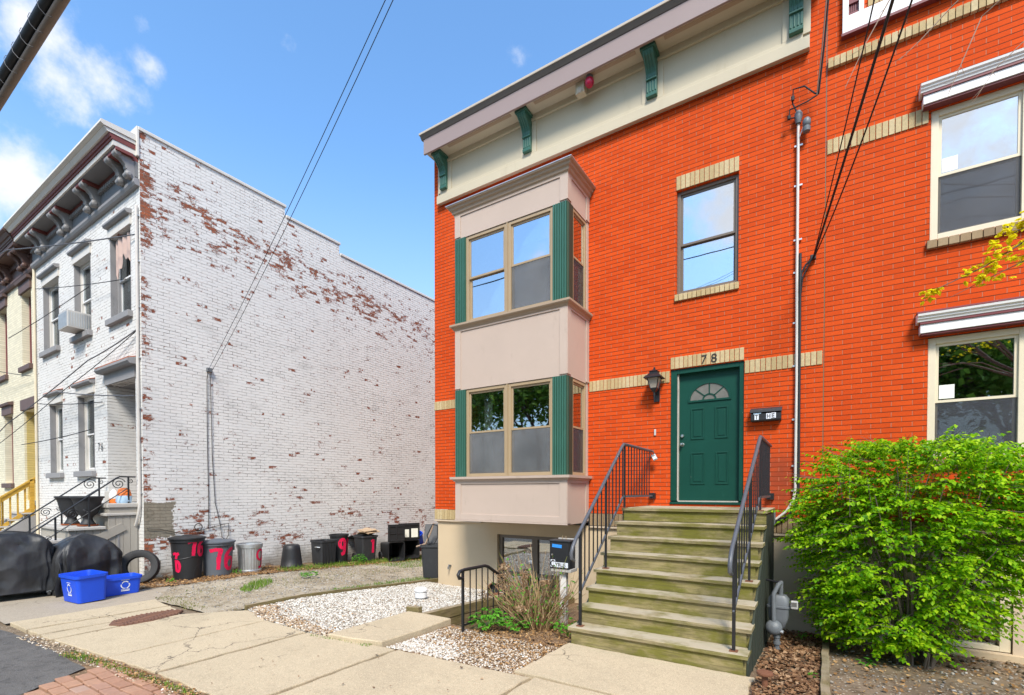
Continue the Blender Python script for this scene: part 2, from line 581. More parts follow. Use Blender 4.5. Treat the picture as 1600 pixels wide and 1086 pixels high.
M['glass'] = glass('window glass', .38)
M['glass_lo'] = glass('dull window glass', .16)
M['black_metal'] = paint('black painted iron', (.012, .012, .014), .42, .2, 8, .2, dirt=((.06, .035, .025), .3))
M['rail_top'] = paint('worn grey handrail', (.085, .088, .10), .4, .22, 9, .2, dirt=((.03, .03, .035), .6))
M['rust'] = paint('rusty iron', (.17, .065, .03), .85, .35, 9, .6)
M['rust_plate'] = paint('rusty plate', (.16, .075, .045), .85, .3, 9, .8, dirt=((.08, .05, .04), .6))
M['chrome'] = paint('satin steel', (.62, .60, .56), .28, .05, 8, .05, metal=1)
M['galv'] = paint('galvanised steel', (.55, .56, .56), .42, .25, 9, .15, metal=.8)
M['grey_metal'] = paint('grey meter paint', (.125, .135, .145), .5, .25, 9, .3, dirt=((.25, .25, .24), .3))
M['white_pipe'] = paint('grey white conduit', (.58, .54, .49), .5, .15, 5, .2, dirt=((.30, .26, .22), .4))
M['wire'] = paint('black wire', (.012, .012, .013), .6, .1)
M['wire_grey'] = paint('grey wire', (.10, .10, .11), .6, .1)
M['cable_brown'] = paint('brown cable', (.20, .15, .11), .7, .2, 5)
M['stair_wood'] = weathered_wood('mossy stair boards', (.33, .265, .15), (.145, .135, .020), (.46, .39, .28), 'x', .80)
M['riser_wood'] = weathered_wood('mossy riser boards', (.29, .235, .11), (.135, .130, .014), (.36, .30, .20), 'x', .86)
M['stair_side'] = paint('dark green stair skirt', (.026, .034, .022), .7, .25, 3, .4, dirt=((.06, .07, .03), .5))
M['timber'] = weathered_wood('mossy retaining timber', (.22, .165, .085), (.15, .13, .035), (.33, .26, .17), 'y', .5)
M['yellow_wood'] = weathered_wood('new yellow lumber', (.56, .33, .055), (.50, .31, .06), (.55, .36, .10), 'y', .3)
M['grey_paint'] = paint('grey porch paint', (.33, .30, .255), .65, .1, 2.5, .25, dirt=((.20, .18, .15), .35))
M['grey_slab'] = paint('grey stone slab', (.43, .40, .36), .75, .12, 4, .4, dirt=((.24, .22, .19), .4))
M['cornice_grey'] = paint('grey cornice paint', (.25, .24, .235), .6, .14, 4, .3, dirt=((.2, .19, .18), .4))
M['cornice_white'] = paint('pale cornice paint', (.62, .58, .525), .6, .1, 4, .3, dirt=((.32, .27, .2), .45))
M['cornice_red'] = paint('oxblood cornice paint', (.17, .040, .032), .6, .2, 4, .3)
M['cornice_slate'] = paint('slate grey panel', (.165, .165, .17), .7, .15, 3, .3)
M['cornice_brown'] = paint('brown cornice paint', (.105, .055, .042), .6, .22, 4, .3, dirt=((.28, .2, .16), .35))
M['brown_trim'] = paint('brown sill paint', (.115, .068, .058), .65, .15, 5)
M['lintel_grey'] = paint('grey lintel paint', (.26, .25, .25), .7, .15, 5, .3, dirt=((.14, .13, .13), .5))
M['plastic_black'] = paint('black plastic', (.014, .014, .0155), .52, .2, 5, .15, dirt=((.07, .065, .06), .4))
M['plastic_grey'] = paint('slate grey plastic', (.095, .105, .122), .5, .12, 4, .12, dirt=((.16, .16, .16), .3))
M['plastic_charcoal'] = paint('charcoal plastic', (.026, .027, .030), .55, .25, 5, .12, chips=((.10, .095, .09), 14, .68), dirt=((.09, .085, .08), .4))
M['plastic_blue'] = paint('blue plastic', (.008, .070, .60), .48, .16, 4, .08, chips=((.10, .18, .50), 16, .68), dirt=((.02, .10, .55), .4))
M['spray'] = sprayed('pink red spray paint', (.70, .008, .07))
M['ink_white'] = paint('white print', (.72, .74, .78), .6, .12, 20)
M['ink_black'] = paint('black print', (.012, .012, .012), .6, .1)
M['cover'] = wrinkled('black vinyl cover', (.021, .021, .0225))
M['rubber'] = paint('tyre rubber', (.028, .027, .027), .7, .2, 8, .3, dirt=((.09, .08, .07), .5))
M['terracotta'] = paint('terracotta', (.42, .11, .035), .75, .12, 6)
M['urn'] = paint('charcoal urn', (.022, .022, .024), .6, .2, 6, .3)
M['tape'] = paint('blue tape', (.03, .26, .72), .6, .1)
M['jug'] = paint('milky jug', (.72, .70, .66), .4, .05)
M['orange'] = paint('orange plastic', (.85, .20, .03), .5, .1)
M['bag_blue'] = paint('blue white bag', (.40, .55, .70), .5, .3, 12)
M['ac_white'] = paint('appliance white', (.48, .46, .43), .5, .08, 6)
M['lamp_glass'] = paint('milky lantern glass', (.34, .30, .25), .25, .1, 6)
M['red_lens'] = paint('red lens', (.42, .008, .05), .3, .1)
M['earth'] = ground_mat('earth', (.16, .115, .075), (.22, .165, .11), (.10, .075, .05), 6, speck=(60, (.40, .34, .26), .90))
M['drive'] = ground_mat('gravel drive', (.26, .20, .125), (.39, .325, .235), (.15, .115, .06), 4, speck=(70, (.50, .47, .42), .80))
M['dry_soil'] = ground_mat('dry soil', (.17, .118, .075), (.25, .18, .118), (.11, .075, .045), 7, speck=(45, (.42, .34, .25), .84))
M['leaf_soil'] = ground_mat('leaf strewn soil', (.17, .105, .06), (.24, .15, .085), (.10, .062, .036), 9, speck=(45, (.40, .27, .16), .80))
M['asphalt'] = ground_mat('asphalt', (.110, .100, .090), (.14, .128, .115), (.075, .068, .062), 12, .9, .02, speck=(120, (.17, .165, .16), .82))
M['concrete'] = concrete_mat('sidewalk concrete', (.48, .385, .255))
M['concrete_grey'] = concrete_mat('worn grey concrete', (.36, .30, .225))
M['pebble_bed'] = ground_mat('pebble grit', (.40, .35, .28), (.52, .47, .40), (.22, .17, .12), 14)
M['pebble'] = islands('white pebbles', [(0, (.22, .155, .10)), (.22, (.48, .43, .36)), (.6, (.70, .67, .61)), (1, (.46, .40, .32))], .7, .3)
M['pebble_tan'] = islands('tan stones', [(0, (.20, .13, .08)), (.35, (.38, .27, .17)), (.75, (.55, .45, .33)), (1, (.70, .66, .6))], .75, .3)
M['stone_grey'] = islands('grey stones', [(0, (.16, .14, .12)), (.5, (.30, .27, .23)), (1, (.48, .45, .41))], .85, .25)
M['dead_leaf'] = islands('dead leaves', [(0, (.085, .042, .022)), (.4, (.19, .095, .045)), (.8, (.30, .165, .08)), (1, (.44, .29, .17))], .75, .25, .15)
M['tan_leaf'] = islands('tan leaf litter', [(0, (.17, .085, .03)), (.5, (.34, .18, .065)), (1, (.50, .31, .14))], .75, .25, .15)
M['grass'] = islands('grass', [(0, (.085, .17, .015)), (.6, (.14, .27, .02)), (1, (.26, .32, .05))], .6, .3, .3)
M['weed'] = islands('weed leaves', [(0, (.05, .20, .012)), (.6, (.10, .34, .02)), (1, (.18, .44, .04))], .5, .35, .3)
M['moss'] = islands('moss', [(0, (.07, .095, .012)), (.6, (.15, .17, .025)), (1, (.24, .22, .06))], .9, .2)
M['shrub_leaf'] = islands('bright shrub leaves', [(0, (.07, .24, .003)), (.35, (.21, .47, .005)), (.75, (.40, .66, .010)), (1, (.58, .78, .025))], .5, .25, .55)
M['maple_leaf'] = islands('young yellow maple leaves', [(0, (.72, .66, .012)), (.6, (.88, .82, .02)), (.92, (.80, .74, .03)), (1, (.55, .22, .03))], .6, .2, .55)
M['far_leaf'] = islands('street tree leaves', [(0, (.06, .13, .015)), (.6, (.12, .25, .03)), (1, (.20, .34, .05))], .6, .3, .45)
M['bark'] = paint('bark', (.14, .105, .08), .9, .3, 9, .7)
M['twig'] = paint('pale twig', (.34, .24, .17), .8, .25, 12, .3)
M['dry_twig'] = islands('dry hydrangea stems', [(0, (.13, .06, .03)), (.45, (.30, .18, .09)), (.8, (.46, .32, .17)), (1, (.26, .30, .05))], .8, .25)
M['dry_bloom'] = islands('dried flower heads', [(0, (.28, .16, .085)), (.6, (.46, .30, .17)), (1, (.60, .44, .28))], .8, .25, .3)
M['paver'] = islands('brick pavers', [(0, (.40, .20, .13)), (.45, (.50, .27, .17)), (.8, (.44, .24, .17)), (1, (.62, .50, .40))], .85, .25, noise=22, bump=.5)
M['paper'] = paint('paper notice', (.74, .74, .66), .8, .05)
M['peel_post'] = paint('peeling white post', (.72, .68, .63), .7, .08, 6, .3, dirt=((.16, .09, .06), .6))

# ---------------------------------------------------------------- geometry helpers
ORIGIN = {}     # where each thing's Empty stood when its parts were modelled


class MB:
    """collects shapes and links them as ONE mesh object"""

    def __init__(self):
        self.v = []
        self.f = []

    def add(self, vs, fs):
        o = len(self.v)
        self.v.extend([tuple(p) for p in vs])
        self.f.extend([tuple(i + o for i in q) for q in fs])
        return self

    def box(self, x0, x1, y0, y1, z0, z1, mtx=None):
        vs = [(x, y, z) for z in (z0, z1) for y in (y0, y1) for x in (x0, x1)]
        if mtx is not None:
            vs = [mtx @ Vector(p) for p in vs]
        return self.add(vs, [(0, 2, 3, 1), (4, 5, 7, 6), (0, 1, 5, 4), (2, 6, 7, 3), (0, 4, 6, 2), (1, 3, 7, 5)])

    def cbox(self, c, s, rz=0.0, rx=0.0, ry=0.0):
        m = Matrix.Translation(c) @ Matrix.Rotation(rz, 4, 'Z') @ Matrix.Rotation(ry, 4, 'Y') @ Matrix.Rotation(rx, 4, 'X')
        return self.box(-s[0] / 2, s[0] / 2, -s[1] / 2, s[1] / 2, -s[2] / 2, s[2] / 2, m)

    def tube(self, pts, r, n=8, cap=True):
        pts = [Vector(p) for p in pts]
        rr = r if isinstance(r, (list, tuple)) else [r] * len(pts)
        vs, fs = [], []
        up = Vector((0, 0, 1))
        prev = None
        for i, p in enumerate(pts):
            if i == 0:
                t = pts[1] - p
            elif i == len(pts) - 1:
                t = p - pts[i - 1]
            else:
                t = (pts[i + 1] - p).normalized() + (p - pts[i - 1]).normalized()
            if t.length < 1e-9:
                t = Vector((0, 0, 1))
            t.normalize()
            if prev is None:
                a = up if abs(t.z) < .9 else Vector((1, 0, 0))
                u = t.cross(a).normalized()
            else:
                u = prev - t * prev.dot(t)
                u = u.normalized() if u.length > 1e-6 else t.cross(Vector((1, 0, 0))).normalized()
            prev = u
            w = t.cross(u)
            for k in range(n):
                a = 2 * PI * k / n
                vs.append(p + (u * math.cos(a) + w * math.sin(a)) * rr[i])
        for i in range(len(pts) - 1):
            for k in range(n):
                k2 = (k + 1) % n
                fs.append((i * n + k, i * n + k2, (i + 1) * n + k2, (i + 1) * n + k))
        if cap:
            fs.append(tuple(range(n - 1, -1, -1)))
            fs.append(tuple((len(pts) - 1) * n + k for k in range(n)))
        return self.add(vs, fs)

    def bar(self, p, q, w, d, up=(0, 0, 1)):
        """rectangular bar from p to q"""
        p, q = Vector(p), Vector(q)
        t = (q - p).normalized()
        u = t.cross(Vector(up))
        if u.length < 1e-6:
            u = t.cross(Vector((1, 0, 0)))
        u.normalize()
        v = u.cross(t)
        vs = []
        for e in (p, q):
            for a, b in ((-1, -1), (1, -1), (1, 1), (-1, 1)):
                vs.append(e + u * a * w / 2 + v * b * d / 2)
        return self.add(vs, [(0, 1, 2, 3), (7, 6, 5, 4), (0, 4, 5, 1), (1, 5, 6, 2), (2, 6, 7, 3), (3, 7, 4, 0)])

    def lathe(self, prof, n=32, c=(0, 0, 0), mtx=None, wob=None):
        vs, fs = [], []
        for i, (r, z) in enumerate(prof):
            for k in range(n):
                a = 2 * PI * k / n
                rr = r * (1 + (wob(a, z) if wob else 0))
                p = Vector((rr * math.cos(a), rr * math.sin(a), z))
                if mtx is not None:
                    p = mtx @ p
                vs.append((p[0] + c[0], p[1] + c[1], p[2] + c[2]))
        for i in range(len(prof) - 1):
            for k in range(n):
                k2 = (k + 1) % n
                fs.append((i * n + k, i * n + k2, (i + 1) * n + k2, (i + 1) * n + k))
        return self.add(vs, fs)

    def prism(self, poly, a0, a1, axis='x'):
        """polygon of (u, v) extruded along an axis: x -> (y,z), y -> (x,z), z -> (x,y)"""
        n = len(poly)

        def P(u, v, a):
            return {'x': (a, u, v), 'y': (u, a, v), 'z': (u, v, a)}[axis]
        vs = [P(u, v, a0) for u, v in poly] + [P(u, v, a1) for u, v in poly]
        fs = [tuple(range(n)), tuple(range(2 * n - 1, n - 1, -1))]
        for i in range(n):
            j = (i + 1) % n
            fs.append((i, i + n, j + n, j))
        return self.add(vs, fs)

    def loops(self, rings, cap0=False, cap1=False):
        n = len(rings[0])
        vs = [p for r in rings for p in r]
        fs = []
        for i in range(len(rings) - 1):
            for k in range(n):
                k2 = (k + 1) % n
                fs.append((i * n + k, i * n + k2, (i + 1) * n + k2, (i + 1) * n + k))
        if cap0:
            fs.append(tuple(range(n - 1, -1, -1)))
        if cap1:
            fs.append(tuple((len(rings) - 1) * n + k for k in range(n)))
        return self.add(vs, fs)

    def grid(self, fn, nu, nv):
        vs = [fn(i / nu, j / nv) for j in range(nv + 1) for i in range(nu + 1)]
        fs = []
        for j in range(nv):
            for i in range(nu):
                a = j * (nu + 1) + i
                fs.append((a, a + 1, a + nu + 2, a + nu + 1))
        return self.add(vs, fs)

    def remap(self, fn):
        self.v = [tuple(fn(*p)) for p in self.v]
        return self

    def build(self, name, m, parent=None, smooth=False, bevel=0.0, fix=True, angle=40):
        me = bpy.data.meshes.new(name)
        me.from_pydata(self.v, [], self.f)
        if fix and len(self.f) < 60000:
            bm = bmesh.new()
            bm.from_mesh(me)
            bmesh.ops.recalc_face_normals(bm, faces=bm.faces)
            bm.to_mesh(me)
            bm.free()
        me.materials.append(M[m] if isinstance(m, str) else m)
        o = bpy.data.objects.new(name, me)
        C.objects.link(o)
        if smooth:
            me.polygons.foreach_set('use_smooth', [True] * len(me.polygons))
            if angle and angle < 179:
                try:
                    me.set_sharp_from_angle(angle=R(angle))
                except Exception:
                    pass
        if bevel:
            b = o.modifiers.new('bevel', 'BEVEL')
            b.width = bevel
            b.segments = 2
            b.limit_method = 'ANGLE'
            b.angle_limit = R(40)
        if parent is not None:
            o.parent = parent
            if parent.type == 'EMPTY':
                o.matrix_parent_inverse = Matrix.Translation(-ORIGIN.get(parent.name, Vector((0, 0, 0))))
        return o


def tag(o, label=None, cat=None, group=None, kind=None):
    if label:
        o['label'] = label
    if cat:
        o['category'] = cat
    if group:
        o['group'] = group
    if kind:
        o['kind'] = kind
    return o


def thing(name, label, cat, loc=(0, 0, 0), group=None):
    o = bpy.data.objects.new(name, None)
    o.empty_display_size = .2
    C.objects.link(o)
    o.location = loc
    ORIGIN[o.name] = Vector(loc)
    return tag(o, label, cat, group)


def copy_tree(o, parent=None):
    c = o.copy()
    C.objects.link(c)
    if parent is not None:
        c.parent = parent
    for ch in list(o.children):
        copy_tree(ch, c)
    return c


def text_mesh(s, size, bold=0.0):
    """lettering as (verts, faces) in the xy plane, baseline at 0, left at 0"""
    cu = bpy.data.curves.new('lettering', 'FONT')
    cu.body = s
    cu.size = size
    cu.offset = size * bold
    o = bpy.data.objects.new('lettering', cu)
    C.objects.link(o)
    dg = bpy.context.evaluated_depsgraph_get()
    dg.update()
    me = o.evaluated_get(dg).to_mesh()
    vs = [tuple(v.co) for v in me.vertices]
    fs = [tuple(p.vertices) for p in me.polygons]
    o.evaluated_get(dg).to_mesh_clear()
    bpy.data.objects.remove(o)
    bpy.data.curves.remove(cu)
    return vs, fs


def wall_holes(mb, u0, u1, v0, v1, holes, depth, P):
    """front face of a wall with rectangular openings and their reveals; P(u, d, v) -> point"""
    us = sorted(set([u0, u1] + [min(max(h[i], u0), u1) for h in holes for i in (0, 1)]))
    vs_ = sorted(set([v0, v1] + [min(max(h[i], v0), v1) for h in holes for i in (2, 3)]))
    for i in range(len(us) - 1):
        for j in range(len(vs_) - 1):
            cu, cv = (us[i] + us[i + 1]) / 2, (vs_[j] + vs_[j + 1]) / 2
            if any(h[0] < cu < h[1] and h[2] < cv < h[3] for h in holes):
                continue
            a, b, c, d = us[i], us[i + 1], vs_[j], vs_[j + 1]
            mb.add([P(a, 0, c), P(b, 0, c), P(b, 0, d), P(a, 0, d)], [(0, 1, 2, 3)])
            mb.add([P(a, depth, c), P(b, depth, c), P(b, depth, d), P(a, depth, d)], [(3, 2, 1, 0)])
    for a, b, c, d in holes:
        for p, q in (((a, c), (b, c)), ((b, c), (b, d)), ((b, d), (a, d)), ((a, d), (a, c))):
            mb.add([P(p[0], 0, p[1]), P(q[0], 0, q[1]), P(q[0], depth, q[1]), P(p[0], depth, p[1])], [(0, 1, 2, 3)])


def front(y):            # local (u, d, v) -> a wall facing the street
    return lambda u, d, v: (u, y + d, v)


def facing_right(x):     # local (u, d, v) -> a wall facing +X, u runs along Y
    return lambda u, d, v: (x - d, u, v)


def ring(mb, u0, u1, v0, v1, w, d0, d1, wb=None):
    """rectangular frame of four butted bars, local (u, d, v)"""
    wb = wb or w
    mb.box(u0, u0 + w, d0, d1, v0, v1)
    mb.box(u1 - w, u1, d0, d1, v0, v1)
    mb.box(u0 + w, u1 - w, d0, d1, v1 - w, v1)
    mb.box(u0 + w, u1 - w, d0, d1, v0, v0 + wb)


def sash_window(parent, u0, u1, v0, v1, mid, frame_m, fw, glass_up, glass_lo, mp, d=0.0, screen=None, sash_m=None,
                behind=None, direct=False, low_mid=0):
    """double hung window; parts hang under the window frame. Outer face of the frame at depth d"""
    sash_m = sash_m or frame_m
    f = MB()
    ring(f, u0, u1, v0, v1, fw, d, d + .09)
    fo = f.remap(mp).build('window', frame_m, parent, bevel=.004)
    a0, a1, b0, b1 = u0 + fw, u1 - fw, v0 + fw, v1 - fw
    s = .032
    up = MB()
    ring(up, a0, a1, mid - .018, b1, s, d + .025, d + .055)
    up.remap(mp).build('upper_sash', sash_m, fo)
    lo = MB()
    ring(lo, a0, a1, b0, mid + .018, s, d + .057, d + .085)
    if low_mid:
        lo.box(a0 + s, a1 - s, d + .06, d + .082, mid - low_mid - .012, mid - low_mid + .012)
    lo.remap(mp).build('lower_sash', sash_m, fo)
    g = MB().box(a0 + s - .004, a1 - s + .004, d + .038, d + .043, mid + .010, b1 - s + .004)
    g.remap(mp).build('pane', glass_up, fo)
    g = MB().box(a0 + s - .004, a1 - s + .004, d + .068, d + .073, b0 + s - .004, mid - .010)
    g.remap(mp).build('pane', glass_lo, fo)
    if screen:
        g = MB().box(a0 + .004, a1 - .004, d + .030, d + .034, b0 + .004, mid - .022)
        g.remap(mp).build('insect_screen', screen, fo)
    if behind:
        for (bu0, bu1, bv0, bv1, bm_) in behind:
            g = MB()
            nn = 26
            pts = []
            for i in range(nn + 1):
                t = i / nn
                pts.append((bu0 + (bu1 - bu0) * t, d + .16 + .014 * math.sin(t * 40)))
            for i in range(nn):
                (x_a, d_a), (x_b, d_b) = pts[i], pts[i + 1]
                g.add([(x_a, d_a, bv0), (x_b, d_b, bv0), (x_b, d_b, bv1), (x_a, d_a, bv1)], [(0, 1, 2, 3)])
            g.remap(mp).build('curtain', bm_, fo)
    return fo


def soldier(mb, x0, x1, z0, z1, y0=-.012, y1=.02, pitch=.0677):
    n = max(1, round((x1 - x0) / pitch))
    p = (x1 - x0) / n
    for i in range(n):
        j = random.uniform(-.0015, .0015)
        mb.box(x0 + i * p + .004, x0 + (i + 1) * p - .004, y0 + j, y1, z0 + .004, z1 - .004)


def smoothstep(a, b, x):
    t = min(max((x - a) / (b - a), 0), 1)
    return t * t * (3 - 2 * t)


def G(x, y):
    """ground height: pavement is level, the lots fall gently away from the street"""
    t = smoothstep(-9.5, -6.5, x)
    gl = 0.0 if y < -2.4 else -.055 * (y + 2.4)
    gr = 0.0 if y < -3.1 else -.075 * (y + 3.1)
    if y > 0.5:
        gr = -.27 - .05 * (y - .5)
    return gl * (1 - t) + gr * t


def scatter(name, verts, faces, pos, scl, rot, mat_name, normals=None, smooth=False, rows=None):
    """many copies of one small shape baked into one mesh; rot = (n,3) euler, scl = (n,3) or (n,)"""
    v = np.array(verts, float)
    n = len(pos)
    pos = np.asarray(pos, float)
    scl = np.asarray(scl, float)
    if scl.ndim == 1:
        scl = np.repeat(scl[:, None], 3, 1)
    rot = np.asarray(rot, float)
    cx_, sx_ = np.cos(rot[:, 0]), np.sin(rot[:, 0])
    cy_, sy_ = np.cos(rot[:, 1]), np.sin(rot[:, 1])
    cz_, sz_ = np.cos(rot[:, 2]), np.sin(rot[:, 2])
    Rm = np.empty((n, 3, 3))
    Rm[:, 0, 0] = cz_ * cy_
    Rm[:, 0, 1] = cz_ * sy_ * sx_ - sz_ * cx_
    Rm[:, 0, 2] = cz_ * sy_ * cx_ + sz_ * sx_
    Rm[:, 1, 0] = sz_ * cy_
    Rm[:, 1, 1] = sz_ * sy_ * sx_ + cz_ * cx_
    Rm[:, 1, 2] = sz_ * sy_ * cx_ - cz_ * sx_
    Rm[:, 2, 0] = -sy_
    Rm[:, 2, 1] = cy_ * sx_
    Rm[:, 2, 2] = cy_ * cx_
    P = np.einsum('nij,nvj->nvi', Rm, v[None] * scl[:, None, :]) + pos[:, None, :]
    nv = len(v)
    P = P.reshape(-1, 3)
    k = len(faces[0])
    F = (np.array(faces)[None] + (np.arange(n) * nv)[:, None, None]).reshape(-1, k)
    me = bpy.data.meshes.new(name)
    me.vertices.add(len(P))
    me.vertices.foreach_set('co', P.ravel())
    me.loops.add(F.size)
    me.loops.foreach_set('vertex_index', F.ravel().astype(np.int32))
    me.polygons.add(len(F))
    me.polygons.foreach_set('loop_start', (np.arange(len(F)) * k).astype(np.int32))
    me.update(calc_edges=True)
    me.validate()
    me.materials.append(M[mat_name])
    if smooth:
        me.polygons.foreach_set('use_smooth', [True] * len(me.polygons))
    o = bpy.data.objects.new(name, me)
    C.objects.link(o)
    return o


def pebble_shape(seed=1):
    bm = bmesh.new()
    bmesh.ops.create_icosphere(bm, subdivisions=1, radius=1)
    r_ = random.Random(seed)
    for v in bm.verts:
        v.co *= r_.uniform(.78, 1.15)
        v.co.z *= .62
    vs = [tuple(v.co) for v in bm.verts]
    fs = [tuple(v.index for v in f.verts) for f in bm.faces]
    bm.free()
    return vs, fs


PEB_V, PEB_F = pebble_shape()
LEAF_V = [(0, 0, 0), (.33, .45, .10), (0, 1, -.05), (-.33, .45, .10)]
LEAF_F = [(0, 1, 2), (0, 2, 3)]
CURL_V = [(-.5, -.4, .12), (.45, -.5, 0), (.55, .35, .16), (0, .55, .02), (-.5, .4, .20), (0, 0, 0)]
CURL_F = [(0, 1, 5), (1, 2, 5), (2, 3, 5), (3, 4, 5), (4, 0, 5)]
BLADE_V = [(-.5, 0, 0), (.5, 0, 0), (.32, .10, .5), (-.32, .10, .5), (0, .38, 1.0)]
BLADE_F = [(0, 1, 2), (0, 2, 3), (3, 2, 4)]


def in_poly(x, y, poly):
    c = False
    j = len(poly) - 1
    for i in range(len(poly)):
        xi, yi = poly[i]
        xj, yj = poly[j]
        if (yi > y) != (yj > y) and x < (xj - xi) * (y - yi) / (yj - yi) + xi:
            c = not c
        j = i
    return c


def rand_in(poly, n, bad=()):
    xs = [p[0] for p in poly]
    ys = [p[1] for p in poly]
    out = []
    while len(out) < n:
        x, y = random.uniform(min(xs), max(xs)), random.uniform(min(ys), max(ys))
        if in_poly(x, y, poly) and not any(in_poly(x, y, b) for b in bad):
            out.append((x, y))
    return out


def sheet(name, poly, dz, m, step=.18, rough=.0, kind='structure', bad=None, z_fn=None):
    """a ground layer that follows the slope of the lot, dz above the earth"""
    xs = [p[0] for p in poly]
    ys = [p[1] for p in poly]
    nx = max(1, int((max(xs) - min(xs)) / step))
    ny = max(1, int((max(ys) - min(ys)) / step))
    bm = bmesh.new()
    vv = {}
    for j in range(ny + 1):
        for i in range(nx + 1):
            vv[i, j] = bm.verts.new((min(xs) + (max(xs) - min(xs)) * i / nx, min(ys) + (max(ys) - min(ys)) * j / ny, 0))
    for j in range(ny):
        for i in range(nx):
            bm.faces.new((vv[i, j], vv[i + 1, j], vv[i + 1, j + 1], vv[i, j + 1]))
    n = len(poly)
    area = sum(poly[i][0] * poly[(i + 1) % n][1] - poly[(i + 1) % n][0] * poly[i][1] for i in range(n))
    convex = poly if area > 0 else poly[::-1]
    for i in range(n):
        a, b = Vector(convex[i] + (0,)), Vector(convex[(i + 1) % n] + (0,))
        t = b - a
        no = Vector((t.y, -t.x, 0)).normalized()
        bmesh.ops.bisect_plane(bm, geom=bm.verts[:] + bm.edges[:] + bm.faces[:], plane_co=a, plane_no=no, clear_outer=True)
    if bad:
        (a0, b0), (a1, b1) = bad
        for co, no in (((a0, 0, 0), (1, 0, 0)), ((a1, 0, 0), (1, 0, 0)), ((0, b0, 0), (0, 1, 0)), ((0, b1, 0), (0, 1, 0))):
            bmesh.ops.bisect_plane(bm, geom=bm.verts[:] + bm.edges[:] + bm.faces[:], plane_co=co, plane_no=no)
        kill = [f for f in bm.faces if a0 < f.calc_center_median().x < a1 and b0 < f.calc_center_median().y < b1]
        bmesh.ops.delete(bm, geom=kill, context='FACES')
    for v in bm.verts:
        z = z_fn(v.co.x, v.co.y) if z_fn else G(v.co.x, v.co.y)
        v.co.z = z + dz + (random.uniform(-rough, rough) if rough else 0)
    bmesh.ops.recalc_face_normals(bm, faces=bm.faces)
    me = bpy.data.meshes.new(name)
    bm.to_mesh(me)
    bm.free()
    if len(me.polygons) and me.polygons[0].normal.z < 0:
        me.flip_normals()
    me.materials.append(M[m])
    me.polygons.foreach_set('use_smooth', [True] * len(me.polygons))
    o = bpy.data.objects.new(name, me)
    C.objects.link(o)
    o['kind'] = kind
    return o

# ================================================================ red brick house (78)
M['fan_glass'] = paint('fanlight glass', (.16, .155, .14), .12, .35, 9)
HA = thing('brick_row_house', 'orange red brick row house with two storey mauve bay window and green door', 'house', (-3.5, 0, 0))
w = MB()
wall_holes(w, -7.05, -.006, 1.37, 9.0, [(-1.98, -1.08, 4.86, 6.49), (-2.06, -.99, 1.545, 3.69), (-5.70, -3.56, 1.5, 6.85)], .20, front(0))
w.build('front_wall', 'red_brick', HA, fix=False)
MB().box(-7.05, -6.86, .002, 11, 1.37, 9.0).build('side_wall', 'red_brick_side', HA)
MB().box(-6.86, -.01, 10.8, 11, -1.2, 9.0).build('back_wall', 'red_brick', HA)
w = MB()
wall_holes(w, -7.0, -.006, -1.2, 1.14, [(-5.45, -3.95, -1.0, .90)], .2, front(.035))
w.box(-7.0, -6.86, .037, 11, -1.2, 1.14)
w.build('foundation', 'stucco', HA, fix=False)
MB().box(-.62, -.004, .028, .034, -1.0, 1.139).build('foundation_skim', 'stucco_b', HA)
s = MB()
s.box(-6.86, -.01, .2, 10.8, 8.84, 8.96)
s.build('roof', 'roofing', HA)
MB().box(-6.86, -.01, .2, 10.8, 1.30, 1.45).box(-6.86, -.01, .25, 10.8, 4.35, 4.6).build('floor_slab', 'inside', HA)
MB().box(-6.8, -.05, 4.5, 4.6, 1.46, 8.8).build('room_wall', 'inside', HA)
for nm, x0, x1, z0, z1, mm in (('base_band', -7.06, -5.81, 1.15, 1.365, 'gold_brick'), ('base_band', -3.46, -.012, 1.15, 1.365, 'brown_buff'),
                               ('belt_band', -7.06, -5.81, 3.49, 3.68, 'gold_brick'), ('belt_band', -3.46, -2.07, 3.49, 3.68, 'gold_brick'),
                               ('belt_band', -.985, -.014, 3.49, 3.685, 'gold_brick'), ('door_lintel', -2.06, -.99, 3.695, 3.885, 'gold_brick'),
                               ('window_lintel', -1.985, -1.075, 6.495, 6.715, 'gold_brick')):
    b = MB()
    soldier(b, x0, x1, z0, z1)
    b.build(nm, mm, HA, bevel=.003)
b = MB()
soldier(b, -2.0, -1.065, 4.755, 4.862, -.035, .16)
b.build('window_sill', 'gold_brick', HA, bevel=.003)
MB().box(-7.06, -5.81, -.016, .04, 1.115, 1.145).build('water_table', 'stucco_b', HA)
MB().box(-3.46, -.012, -.01, .04, 1.115, 1.145).build('water_table', 'stucco_b', HA)
MB().box(-.0055, .0055, .006, .19, 1.37, 9.0).build('movement_joint', 'mortar', HA)
sash_window(HA, -1.98, -1.08, 4.865, 6.49, 5.66, 'bronze_frame', .05, 'glass_hi', 'glass_hi', front(.05))
# basement window pair under the bay
f = MB()
ring(f, -5.44, -3.96, -1.0, .90, .07, .10, .17)
f.box(-4.68, -4.56, .095, .17, -.93, .83)
f.box(-5.37, -3.97, .105, .16, .10, .17)
fb = f.build('basement_window', 'bronze_frame', HA)
MB().box(-5.37, -4.68, .135, .14, -.93, .83).box(-4.56, -4.03, .135, .14, -.93, .83).build('pane', 'glass', fb)
bl = MB()
for i in range(22):
    z = .80 - i * .045
    bl.cbox((-5.02, .22, z), (.68, .045, .003), rx=.9)
    bl.cbox((-4.3, .22, z), (.52, .045, .003), rx=.9)
bl.build('blind', 'blind', fb)

